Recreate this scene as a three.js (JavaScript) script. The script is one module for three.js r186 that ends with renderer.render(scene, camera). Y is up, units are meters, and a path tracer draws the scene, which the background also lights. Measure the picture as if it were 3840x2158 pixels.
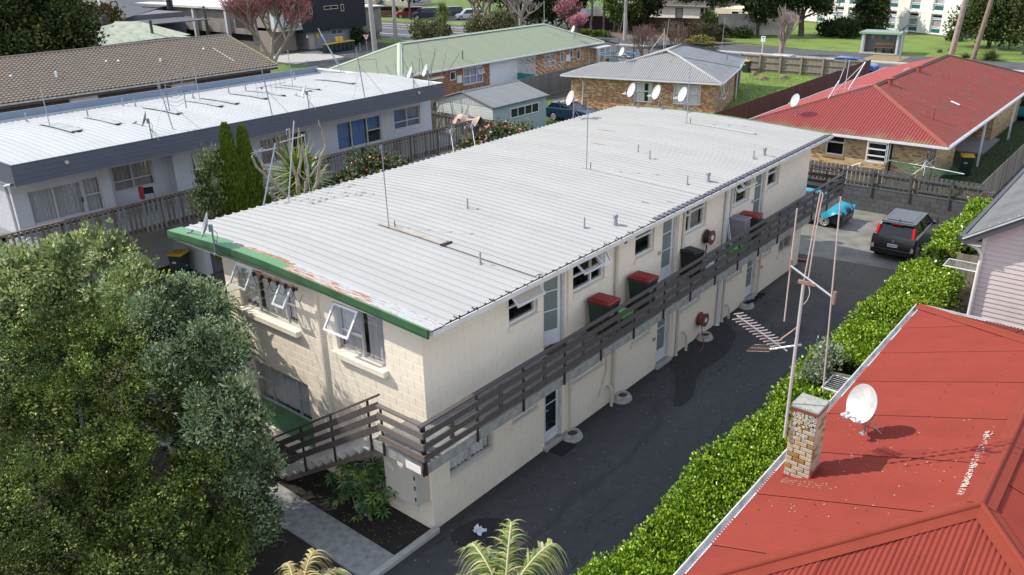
import * as THREE from 'three';
import { mergeGeometries } from 'three/addons/utils/BufferGeometryUtils.js';
import { RoundedBoxGeometry } from 'three/addons/geometries/RoundedBoxGeometry.js';

// ---------- camera, sky, sun, exposure ----------
const scene = new THREE.Scene();
const camera = new THREE.PerspectiveCamera(38.5, 1024 / 575, 0.1, 900);
camera.position.set(10.641, 11.701, 9.917);
camera.quaternion.setFromRotationMatrix(new THREE.Matrix4().makeBasis(
  new THREE.Vector3(0.771199, -0.018702, -0.636319), new THREE.Vector3(-0.232105, 0.9225, -0.308417), new THREE.Vector3(0.592773, 0.385543, 0.70709)));
const renderer = new THREE.WebGLRenderer({ antialias: true });
renderer.setSize(1024, 575);
renderer.toneMapping = THREE.LinearToneMapping;
renderer.toneMappingExposure = 1.85;
const SKY = 1.9;
renderer.shadowMap.enabled = true;
renderer.shadowMap.type = THREE.PCFSoftShadowMap;
const sunDir = new THREE.Vector3(-0.97, 1.0, 0.5).normalize();
{ // pale blue sky with thin broken cloud, as an equirectangular float texture
  const W = 256, H = 128, d = new Float32Array(W * H * 4), hs = (i, j, k) => { let n = Math.imul(i, 374761393) + Math.imul(j, 668265263) + Math.imul(k, 974711); n = Math.imul(n ^ n >>> 13, 1274126177); return ((n ^ n >>> 16) >>> 0) / 4294967296; };
  const vn = (x, y, p, k) => { const i = Math.floor(x), j = Math.floor(y); let f = x - i, g = y - j; f = f * f * (3 - 2 * f); g = g * g * (3 - 2 * g); const m = q => ((q % p) + p) % p, a = hs(m(i), j, k), b = hs(m(i + 1), j, k), c = hs(m(i), j + 1, k), e = hs(m(i + 1), j + 1, k); return a + (b - a) * f + (c - a) * g + (a - b - c + e) * f * g; };
  for (let j = 0; j < H; j++) for (let i = 0; i < W; i++) {
    const el = ((j + .5) / H - .5) * Math.PI, up = Math.max(0, Math.sin(el)), u = i / W, t = Math.pow(1 - up, 2.2);
    let c = [.19 + .2 * t, .245 + .18 * t, .345 + .12 * t];
    if (el > 0) { let n = 0, a = .5; for (let o = 0, p = 6; o < 4; o++, p *= 2, a *= .5) n += a * vn(u * p, (j / H) * p * 1.6, p, 5 + o); const k = Math.max(0, Math.min(1, (n - .46) * 4)) * (1 - .4 * up); c = c.map((x, q) => x + ([.5, .5, .51][q] - x) * k); } else c = [.12, .12, .11];
    d.set([c[0] * SKY, c[1] * SKY, c[2] * SKY, 1], (j * W + i) * 4);
  }
  const t = new THREE.DataTexture(d, W, H, THREE.RGBAFormat, THREE.FloatType); t.mapping = THREE.EquirectangularReflectionMapping; t.magFilter = t.minFilter = THREE.LinearFilter; t.wrapS = THREE.RepeatWrapping; t.needsUpdate = true; scene.background = t; scene.environment = t;
}
const sun = new THREE.DirectionalLight(new THREE.Color(1.0, 0.94, 0.82), 2.95);
sun.name = 'sun'; sun.position.copy(sunDir).multiplyScalar(120).add(new THREE.Vector3(-12, 0, -25)); sun.target.position.set(-12, 0, -25);
sun.castShadow = true; sun.shadow.mapSize.set(4096, 4096);
Object.assign(sun.shadow.camera, { left: -90, right: 90, top: 90, bottom: -90, near: 1, far: 320 });
scene.add(sun, sun.target);

// ---------- helpers ----------
let seed = 7;
const rnd = () => { seed |= 0; seed = seed + 0x6D2B79F5 | 0; let t = Math.imul(seed ^ seed >>> 15, 1 | seed); t = t + Math.imul(t ^ t >>> 7, 61 | t) ^ t; return ((t ^ t >>> 14) >>> 0) / 4294967296; };
const rr = (a, b) => a + (b - a) * rnd();
const pick = a => a[Math.floor(rnd() * a.length)];
const V = (x, y, z) => new THREE.Vector3(x, y, z);
const PI = Math.PI;
const h2 = (i, j, s) => { let n = Math.imul(i, 374761393) + Math.imul(j, 668265263) + Math.imul(s, 974711); n = Math.imul(n ^ n >>> 13, 1274126177); return ((n ^ n >>> 16) >>> 0) / 4294967296; };
function vnoise(x, y, per, s) {
  const i = Math.floor(x), j = Math.floor(y); let f = x - i, g = y - j; f = f * f * (3 - 2 * f); g = g * g * (3 - 2 * g);
  const m = k => ((k % per) + per) % per;
  const a = h2(m(i), m(j), s), b = h2(m(i + 1), m(j), s), c = h2(m(i), m(j + 1), s), d = h2(m(i + 1), m(j + 1), s);
  return a + (b - a) * f + (c - a) * g + (a - b - c + d) * f * g;
}
function fbm(u, v, base, oct, s) { let t = 0, a = .5, n = 0; for (let o = 0, p = base; o < oct; o++, p *= 2, a *= .55) { t += a * vnoise(u * p, v * p, p, s + o); n += a; } return t / n; }
function dataTex(n, m, fn, srgb) {
  const d = new Uint8Array(n * m * 4);
  for (let j = 0; j < m; j++) for (let i = 0; i < n; i++) {
    const c = fn((i + .5) / n, (j + .5) / m), k = (j * n + i) * 4;
    for (let q = 0; q < 3; q++) { let x = Math.max(0, Math.min(1, typeof c === 'number' ? c : c[q])); if (srgb) x = x <= .0031308 ? x * 12.92 : 1.055 * Math.pow(x, 1 / 2.4) - .055; d[k + q] = Math.round(x * 255); }
    d[k + 3] = 255;
  }
  const t = new THREE.DataTexture(d, n, m, THREE.RGBAFormat); t.wrapS = t.wrapT = THREE.RepeatWrapping; t.magFilter = THREE.LinearFilter; t.minFilter = THREE.LinearMipmapLinearFilter; t.generateMipmaps = true;
  if (srgb) t.colorSpace = THREE.SRGBColorSpace; t.needsUpdate = true; return t;
}
const NZ = {
  soft: dataTex(256, 256, (u, v) => .8 + .2 * fbm(u, v, 4, 6, 11)),
  faint: dataTex(256, 256, (u, v) => .9 + .1 * fbm(u, v, 4, 6, 19)),
  blot: dataTex(256, 256, (u, v) => { const a = fbm(u, v, 3, 5, 31), b = fbm(u, v, 24, 3, 41); return Math.min(1, .55 + .55 * a + .2 * (b - .5)); }),
  tar: dataTex(512, 512, (u, v) => { const a = fbm(u, v, 4, 6, 131), b = vnoise(u * 256, v * 256, 256, 141), c = fbm(u, v, 30, 3, 151); return Math.min(1, Math.max(.2, .12 + a * .75 + (c - .5) * .35 + (b - .5) * .25 + (b > .975 ? .35 : 0))); }),
  grain: dataTex(256, 256, (u, v) => .5 + .5 * (.5 * fbm(u, v, 64, 2, 51) + .5 * fbm(u, v, 8, 4, 61))),
  streak: dataTex(256, 256, (u, v) => { let t = 0, a = .5; for (let o = 0, p = 8; o < 5; o++, p *= 2, a *= .6) t += a * vnoise(u * p, v * Math.max(2, p / 8), p, 70 + o) * (o ? 1 : 1); return .6 + .4 * t; }),
  speck: dataTex(512, 512, (u, v) => { const a = fbm(u, v, 6, 5, 81), b = vnoise(u * 256, v * 256, 256, 91); return Math.min(1, .3 + .5 * a + (b > .93 ? .5 : b * .25)); }),
};
const texC = {};
function tx(kind, size) { const k = kind + size; if (!texC[k]) { const t = NZ[kind].clone(); t.repeat.set(1 / size, 1 / size); t.needsUpdate = true; texC[k] = t; } return texC[k]; }
// material: linear base colour, roughness, noise kind for tone, its size in metres
function M(c, r = .8, kind, size = 2, o = {}) {
  const m = new THREE.MeshPhysicalMaterial(Object.assign({ roughness: r, metalness: 0 }, o));
  m.color.setRGB(c[0], c[1], c[2]);
  if (kind) m.map = tx(kind, size);
  return m;
}
const bump = (m, kind, size, s) => { m.bumpMap = tx(kind, size); m.bumpScale = s; return m; };
// geometry
const col0 = new THREE.Color();
function uvBox(g) {
  const p = g.attributes.position, n = g.attributes.normal, uv = new Float32Array(p.count * 2);
  for (let i = 0; i < p.count; i++) {
    const x = p.getX(i), y = p.getY(i), z = p.getZ(i), a = Math.abs(n.getX(i)), b = Math.abs(n.getY(i)), c = Math.abs(n.getZ(i));
    if (b >= a && b >= c) { uv[2 * i] = x; uv[2 * i + 1] = z; } else if (a >= c) { uv[2 * i] = z; uv[2 * i + 1] = y; } else { uv[2 * i] = x; uv[2 * i + 1] = y; }
  }
  g.setAttribute('uv', new THREE.BufferAttribute(uv, 2)); return g;
}
const bx = (w, h, d, x = 0, y = 0, z = 0, ry = 0, rx = 0, rz = 0) => { const g = new THREE.BoxGeometry(w, h, d); if (rz) g.rotateZ(rz); if (rx) g.rotateX(rx); if (ry) g.rotateY(ry); return g.translate(x, y, z); };
const bb = (x0, x1, y0, y1, z0, z1) => bx(Math.abs(x1 - x0), Math.abs(y1 - y0), Math.abs(z1 - z0), (x0 + x1) / 2, (y0 + y1) / 2, (z0 + z1) / 2);
const rbx = (w, h, d, r, x = 0, y = 0, z = 0, ry = 0) => { let g = new RoundedBoxGeometry(w, h, d, 2, r); if (g.index) g = g.toNonIndexed(); if (ry) g.rotateY(ry); return g.translate(x, y, z); };
const cyl = (r0, r1, h, x = 0, y = 0, z = 0, s = 10) => new THREE.CylinderGeometry(r1, r0, h, s).translate(x, y + h / 2, z);
const UPV = V(0, 1, 0);
function rod(a, b, r, s = 6, r2 = r) {
  const A = Array.isArray(a) ? V(...a) : a, B = Array.isArray(b) ? V(...b) : b, d = B.clone().sub(A), L = d.length();
  return new THREE.CylinderGeometry(r2, r, L, s).applyQuaternion(new THREE.Quaternion().setFromUnitVectors(UPV, d.divideScalar(L))).translate((A.x + B.x) / 2, (A.y + B.y) / 2, (A.z + B.z) / 2);
}
const rods = (pts, r, s = 6) => { const o = []; for (let i = 0; i + 1 < pts.length; i++) o.push(rod(pts[i], pts[i + 1], r, s)); return o; };
const tube = (pts, r, seg = 24, s = 6) => new THREE.TubeGeometry(new THREE.CatmullRomCurve3(pts.map(p => V(...p))), seg, r, s, false);
const lathe = (pts, s = 16) => new THREE.LatheGeometry(pts.map(p => new THREE.Vector2(p[0], p[1])), s);
function rawGeo(pos, idx, uv, col) {
  const g = new THREE.BufferGeometry(); g.setAttribute('position', new THREE.BufferAttribute(new Float32Array(pos), 3));
  if (uv) g.setAttribute('uv', new THREE.BufferAttribute(new Float32Array(uv), 2));
  if (col) g.setAttribute('color', new THREE.BufferAttribute(new Float32Array(col), 3));
  if (idx) g.setIndex(idx); g.computeVertexNormals(); return g;
}
function mg(list) {
  if (!Array.isArray(list)) list = [list];
  list = list.flat(9).map(g => { return g.index ? g.toNonIndexed() : g; });
  const keep = list.every(g => g.attributes.color) ? ['position', 'normal', 'uv', 'color'] : ['position', 'normal', 'uv'];
  for (const g of list) { for (const k of Object.keys(g.attributes)) if (!keep.includes(k)) g.deleteAttribute(k); if (!g.attributes.uv) uvBox(g); g.morphAttributes = {}; }
  return list.length > 1 ? mergeGeometries(list) : list[0];
}
// names
const used = new Set();
function nm(n) { if (!used.has(n)) { used.add(n); return n; } let i = 1; while (used.has(n + '_' + String(i).padStart(3, '0'))) i++; n += '_' + String(i).padStart(3, '0'); used.add(n); return n; }
function ob(parent, name, geo, mat, o = {}) {
  let g = Array.isArray(geo) ? mg(geo) : geo;
  if (!o.uv && !(g.userData.keepUV)) uvBox(g);
  const m = new THREE.Mesh(g, mat); m.name = parent === scene ? nm(name) : name; m.castShadow = m.receiveShadow = true;
  if (o.label) m.userData.label = o.label; if (o.kind) m.userData.kind = o.kind;
  parent.add(m); return m;
}
function thing(name, label, category, pos = [0, 0, 0], ry = 0, group) {
  const o = new THREE.Group(); o.name = nm(name); o.position.set(...pos); o.rotation.y = ry; o.userData = { label, category }; if (group) o.userData.group = group; scene.add(o); return o;
}
function struct(name, geo, mat, o) { const m = ob(scene, name, geo, mat, o); m.userData.kind = 'structure'; return m; }
function copyOf(root, pos, ry, label, group) { const c = root.clone(); c.name = nm(root.name.replace(/_\d+$/, '')); c.position.set(...pos); c.rotation.y = ry; c.userData = { ...root.userData, label }; if (group) c.userData.group = group; scene.add(c); return c; }
// many alike pieces: [matrix or geometry] sorted by distance to the camera, nearest as parts, the rest joined
function pieces(parent, name, list, cap = 300) {
  const cp = camera.position, inv = parent.matrixWorld; parent.updateMatrixWorld(true);
  for (const q of list) q.d = q.c.clone().applyMatrix4(inv).distanceTo(cp) - (q.s || 0) * 3;
  list.sort((a, b) => a.d - b.d);
  const rest = new Map();
  list.forEach((q, i) => {
    if (i < cap) { const m = ob(parent, name, q.g(), q.m); }
    else { if (!rest.has(q.m)) rest.set(q.m, []); rest.get(q.m).push(uvBox(q.g())); }
  });
  for (const [m, gs] of rest) ob(parent, name, mg(gs), m, { kind: 'stuff' });
}
// facade frame: local X along the wall, Y up, Z outward
const FR = (x, y, z, ang = 0) => new THREE.Matrix4().makeRotationY(ang).setPosition(x, y, z);
const ap = (g, m) => (Array.isArray(g) ? g.flat(9).map(q => q.applyMatrix4(m)) : g.applyMatrix4(m));
// rectangle with holes -> rectangles
function cut(L0, L1, H0, H1, ops) {
  const us = [...new Set([L0, L1, ...ops.flatMap(o => [o[0], o[1]])])].filter(u => u >= L0 && u <= L1).sort((a, b) => a - b);
  const out = [];
  for (let i = 0; i + 1 < us.length; i++) {
    const um = (us[i] + us[i + 1]) / 2; let v = H0;
    const hs = ops.filter(o => um > o[0] && um < o[1]).sort((a, b) => a[2] - b[2]);
    for (const o of hs) { if (o[2] > v + 1e-4) out.push([us[i], us[i + 1], v, o[2]]); v = Math.max(v, o[3]); }
    if (v < H1 - 1e-4) out.push([us[i], us[i + 1], v, H1]);
  }
  return out;
}
const wallGeo = (L0, L1, H0, H1, t, ops, fr) => ap(cut(L0, L1, H0, H1, ops).map(r => bb(r[0], r[1], r[2], r[3], -t, 0)), fr);
// pillow face for a block, brick or tile: front with four small bevels, depth d proud of z=0
function pillow(u0, u1, v0, v1, d, b) {
  const P = [[u0, v0, 0], [u1, v0, 0], [u1, v1, 0], [u0, v1, 0], [u0 + b, v0 + b, d], [u1 - b, v0 + b, d], [u1 - b, v1 - b, d], [u0 + b, v1 - b, d]];
  const q = [[4, 5, 6, 7], [0, 1, 5, 4], [1, 2, 6, 5], [2, 3, 7, 6], [3, 0, 4, 7]], pos = [];
  for (const f of q) for (const k of [f[0], f[1], f[2], f[0], f[2], f[3]]) pos.push(...P[k]);
  return rawGeo(pos);
}
function courses(L0, L1, H0, H1, ops, bl, bh, j, off = 0) {
  const out = []; let row = 0;
  for (let v = H0; v < H1 - .02; v += bh, row++) {
    for (let u = L0 - ((row + off) % 2 ? bl / 2 : 0); u < L1; u += bl) {
      let segs = [[Math.max(L0, u), Math.min(L1, u + bl - j), v, Math.min(H1, v + bh - j)]];
      for (const o of ops) segs = segs.flatMap(s => {
        if (s[1] <= o[0] || s[0] >= o[1] || s[3] <= o[2] || s[2] >= o[3]) return [s];
        const r = []; if (s[0] < o[0] - .03) r.push([s[0], o[0], s[2], s[3]]); if (s[1] > o[1] + .03) r.push([o[1], s[1], s[2], s[3]]);
        if (!r.length || (s[0] >= o[0] && s[1] <= o[1])) { if (s[2] < o[2] - .03) r.push([s[0], s[1], s[2], o[2]]); if (s[3] > o[3] + .03) r.push([s[0], s[1], o[3], s[3]]); }
        return r;
      });
      for (const s of segs) if (s[1] - s[0] > .03) out.push(s);
    }
  }
  return out;
}
// wall laid of blocks or bricks on a backing; nearest `cap` pieces are parts
function laidWall(parent, nameP, fr, L0, L1, H0, H1, ops, bl, bh, j, d, mats, cap) {
  const list = courses(L0, L1, H0, H1, ops, bl, bh, j).map(s => ({ m: mats.length > 1 ? pick(mats) : mats[0], c: V((s[0] + s[1]) / 2, (s[2] + s[3]) / 2, 0).applyMatrix4(fr), g: () => pillow(s[0], s[1], s[2], s[3], d * rr(.85, 1.15), Math.min(.006, d)).applyMatrix4(fr) }));
  pieces(parent, nameP, list, cap);
}
// ribbed or corrugated sheets over a planar polygon
function profile(kind, pitch, amp) {
  if (kind === 'sine') return [0, .125, .25, .375, .5, .625, .75, .875].map(t => [t * pitch, amp * .5 * (1 - Math.cos(2 * PI * t))]);
  return [[0, 0], [.7, 0], [.78, 1], [.9, 1], [.98, 0]].map(a => [a[0] * pitch, a[1] * amp]);
}
function sheets(parent, name, poly, mat, o) {
  const { pitch, amp, kind = 'sine', width = 10, up } = o;
  const P = poly.map(p => V(...p)); const n = V(0, 0, 0); for (let i = 0; i < P.length; i++) { const a = P[i], b = P[(i + 1) % P.length]; n.add(a.clone().sub(P[0]).cross(b.clone().sub(P[0]))); } n.normalize(); if (n.y < 0) n.negate();
  const v = V(0, 1, 0).addScaledVector(n, -n.y).normalize(), u = v.clone().cross(n).normalize(), O = P[0];
  const q = P.map(p => { const d = p.clone().sub(O); return [d.dot(u), d.dot(v)]; });
  const umin = Math.min(...q.map(a => a[0])), umax = Math.max(...q.map(a => a[0]));
  const span = uu => { let lo = Infinity, hi = -Infinity; for (let i = 0; i < q.length; i++) { const a = q[i], b = q[(i + 1) % q.length]; if ((a[0] - uu) * (b[0] - uu) <= 0 && Math.abs(a[0] - b[0]) > 1e-9) { const y = a[1] + (b[1] - a[1]) * (uu - a[0]) / (b[0] - a[0]); lo = Math.min(lo, y); hi = Math.max(hi, y); } } return [lo, hi]; };
  const prof = profile(kind, pitch, amp), nP = Math.ceil((umax - umin) / pitch) * 1;
  let s0 = 0, k = 0;
  for (s0 = 0; s0 < nP; s0 += width, k++) {
    const us = []; for (let i = s0; i < Math.min(nP, s0 + width); i++) for (const [a, h] of prof) us.push([umin + i * pitch + a, h]); us.push([umin + Math.min(nP, s0 + width) * pitch, prof[0][1]]);
    const pos = [], uv = [], idx = []; let c = 0; const lift = o.lap ? (k % 2) * o.lap : 0;
    for (const [uu, h] of us) {
      if (uu > umax + 1e-6) { break; }
      const e = Math.min(Math.max(uu, umin + 1e-5), umax - 1e-5); let [lo, hi] = span(e); if (!(hi > lo)) hi = lo + .001;
      const steps = o.rows ? [lo, ...o.rows.map(r => lo + (hi - lo) * r), hi] : [lo, hi];
      for (const y of steps) { const p = O.clone().addScaledVector(u, e).addScaledVector(v, y).addScaledVector(n, h + lift); pos.push(p.x, p.y, p.z); uv.push(e, y); }
      const m = steps.length; if (c > 0) for (let t = 0; t + 1 < m; t++) { const a = (c - 1) * m + t, b = c * m + t; idx.push(a, b, b + 1, a, b + 1, a + 1); } c++;
    }
    if (c < 2) continue;
    const g = rawGeo(pos, idx, uv); g.userData.keepUV = true; ob(parent, name, g, Array.isArray(mat) ? mat[k % mat.length] : mat, { uv: 1 });
  }
}
// ridge or hip capping: flattened roll along a line
function capping(parent, name, a, b, r, mat) { const A = V(...a), B = V(...b); const g = new THREE.CylinderGeometry(r * .35, r * .35, A.distanceTo(B), 8); g.applyQuaternion(new THREE.Quaternion().setFromUnitVectors(UPV, B.clone().sub(A).normalize())); const mid = A.clone().add(B).multiplyScalar(.5); g.translate(mid.x, mid.y + r * .2, mid.z);
  // two wings
  const d = B.clone().sub(A).normalize(), side = V(0, 1, 0).cross(d).normalize(), out = [g];
  for (const s of [-1, 1]) { const w = side.clone().multiplyScalar(s * r * 1.3); const y = -(r * 1.3) * (r > 0 ? .3 : 0); const p = [A.clone(), B.clone(), B.clone().add(w).add(V(0, y, 0)), A.clone().add(w).add(V(0, y, 0))].map(t => t.add(V(0, r * .35, 0)));
    out.push(rawGeo([p[0], p[1], p[2], p[0], p[2], p[3]].flatMap(t => [t.x, t.y, t.z]))); }
  return ob(parent, name, out, mat); }
// leaves: rhombic folded leaves merged, per-vertex tint
function leafGeo(n, place, o = {}) {
  const pos = new Float32Array(n * 18), nor = new Float32Array(n * 18), col = new Float32Array(n * 18), uv = new Float32Array(n * 12); let k = 0;
  const a = V(), s = V(), up = V(), q = [V(), V(), V(), V()], e1 = V(), e2 = V(), nn = V();
  for (let i = 0; i < n; i++) {
    const L = place(i); if (!L) continue;
    a.copy(L.d).normalize(); s.set(rr(-1, 1), rr(-1, 1), rr(-1, 1)).cross(a); if (L.n) s.copy(L.n).cross(a).addScaledVector(V(rr(-1, 1), rr(-1, 1), rr(-1, 1)), o.jit ?? .5).addScaledVector(a, 0); s.addScaledVector(a, -s.dot(a)).normalize(); up.copy(a).cross(s);
    const l = L.l, w = L.w;
    q[0].copy(L.p); q[2].copy(L.p).addScaledVector(a, l).addScaledVector(up, (o.droop ?? -.1) * l); q[1].copy(L.p).addScaledVector(a, l * (o.wide ?? .55)).addScaledVector(s, w).addScaledVector(up, w * (o.fold ?? .35)); q[3].copy(L.p).addScaledVector(a, l * (o.wide ?? .55)).addScaledVector(s, -w).addScaledVector(up, w * (o.fold ?? .35));
    for (const t of [[0, 1, 2], [0, 2, 3]]) { e1.copy(q[t[1]]).sub(q[t[0]]); e2.copy(q[t[2]]).sub(q[t[0]]); nn.copy(e1).cross(e2).normalize();
      for (const j of t) { pos.set([q[j].x, q[j].y, q[j].z], k * 3); nor.set([nn.x, nn.y, nn.z], k * 3); col.set(L.c, k * 3); k++; } }
  }
  const g = new THREE.BufferGeometry(); g.setAttribute('position', new THREE.BufferAttribute(pos.slice(0, k * 3), 3)); g.setAttribute('normal', new THREE.BufferAttribute(nor.slice(0, k * 3), 3)); g.setAttribute('uv', new THREE.BufferAttribute(uv.slice(0, k * 2), 2)); g.setAttribute('color', new THREE.BufferAttribute(col.slice(0, k * 3), 3)); g.userData.keepUV = true; return g;
}
const tint = (c, a) => { const k = 1 + rr(-a, a), w = rr(-a, a) * .4; return [c[0] * k * (1 + w), c[1] * k, c[2] * k * (1 - w)]; };
const LM = (r = .5, t = 0) => { const m = new THREE.MeshPhysicalMaterial({ color: 0xffffff, vertexColors: true, roughness: r, side: THREE.DoubleSide }); if (t) { m.transmission = t; m.thickness = 0; } return m; };
const leafM = LM(.45), leafSoft = LM(.75), leafGloss = LM(.32); leafM.specularIntensity = .55; leafSoft.specularIntensity = .4; leafGloss.specularIntensity = .8;
// crown made of lobes [x,y,z,rx,ry,rz]; leaves near the lobe surfaces in small sprays
function crownGeo(lobes, n, size, cols, o = {}) {
  if (o.tuft !== 0) { const big = lobes; lobes = []; for (const l of big) { const nt = o.tuft || 13; for (let i = 0; i < nt; i++) { const d = V(rr(-1, 1), rr(-.55, 1), rr(-1, 1)).normalize(), q = rr(.3, .5), rad = rr(.6, .86); lobes.push([l[0] + d.x * l[3] * rad, l[1] + d.y * l[4] * rad, l[2] + d.z * l[5] * rad, l[3] * q, l[4] * q, l[5] * q, o.vary ? rr(1 - o.vary, 1 + o.vary) : rr(.72, 1.3)]); } } }
  const vol = lobes.map(l => Math.pow(l[3] * l[4] * l[5], .67)), tot = vol.reduce((a, b) => a + b, 0);
  const sprays = []; const per = o.per || 9, ns = Math.ceil(n / per);
  for (let i = 0; i < ns; i++) {
    let r = rnd() * tot, k = 0; while (r > vol[k] && k < lobes.length - 1) { r -= vol[k]; k++; } const l = lobes[k];
    const d = V(rr(-1, 1), rr(-1, 1), rr(-1, 1)); if (d.lengthSq() > 1 || d.lengthSq() < .01) { i--; continue; } d.normalize();
    if (d.y < (o.minY ?? -.75) && rnd() < .8) { i--; continue; }
    const bumpy = 1 + (o.rough ?? .16) * (fbm(((d.x + l[0]) * .31 + 9) % 1, ((d.y + d.z * .7 + l[1]) * .31 + 9) % 1, 5, 3, 5) - .5) * 2;
    const rad = bumpy * (rnd() < .72 ? rr(.88, 1.04) : rr(.45, .9)); const p = V(l[0] + d.x * l[3] * rad, l[1] + d.y * l[4] * rad, l[2] + d.z * l[5] * rad);
    sprays.push([p, d, tint(pick(cols), o.var ?? .25).map(x => x * (l[6] || 1)), rad]);
  }
  return leafGeo(n, i => { const s = sprays[Math.floor(i / per)]; if (!s) return null; const sp = size * (o.spread ?? 2.2); const p = s[0].clone().add(V(rr(-sp, sp), rr(-sp, sp), rr(-sp, sp)));
    const d = s[1].clone().multiplyScalar(o.outw ?? .8).add(V(rr(-1, 1), rr(-.6, 1) + (o.lift ?? .25), rr(-1, 1))); const z = size * rr(.7, 1.3); return { p, d, l: z, w: z * (o.w ?? .3), c: tint(s[2], .12) }; }, o);
}
function limb(a, b, r0, r1, wob = .1, n = 4) { const A = V(...a), B = V(...b), L = A.distanceTo(B), o = []; let p = A.clone(); for (let i = 1; i <= n; i++) { const q = A.clone().lerp(B, i / n); if (i < n) q.add(V(rr(-wob, wob) * L, rr(-wob, wob) * L * .4, rr(-wob, wob) * L)); o.push(rod(p, q, r0 + (r1 - r0) * (i - 1) / n, 7, r0 + (r1 - r0) * i / n)); p = q; } return o; }
// bare branching skeleton; returns geometries and twig ends
function branches(base, dir, len, r, depth, o, out, ends) {
  const n = 3; let p = base.clone(), d = dir.clone().normalize();
  for (let i = 0; i < n; i++) { d.add(V(rr(-1, 1), rr(-.5, 1) * (o.up ?? .6), rr(-1, 1)).multiplyScalar(o.wob ?? .16)).normalize(); const q = p.clone().addScaledVector(d, len / n); out.push(rod(p, q, r * (1 - .25 * i / n), depth > 2 ? 6 : 3, r * (1 - .25 * (i + 1) / n))); if (depth <= 1) ends.push([q.clone(), d.clone()]); p = q;
    if (depth > 0 && i > 0 && rnd() < .7) branches(p, d.clone().add(V(rr(-1, 1), rr(-.2, .8), rr(-1, 1)).multiplyScalar(o.fork ?? .8)), len * rr(.55, .75), r * (o.fall ? o.fall * .85 : .55), depth - 1, o, out, ends); }
  if (depth > 0) for (let k = 0; k < (o.kids ?? 2); k++) branches(p, d.clone().add(V(rr(-1, 1), rr(-.1, .9), rr(-1, 1)).multiplyScalar(o.fork ?? .8)), len * rr(.65, .85), r * (o.fall || .66), depth - 1, o, out, ends);
}
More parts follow.
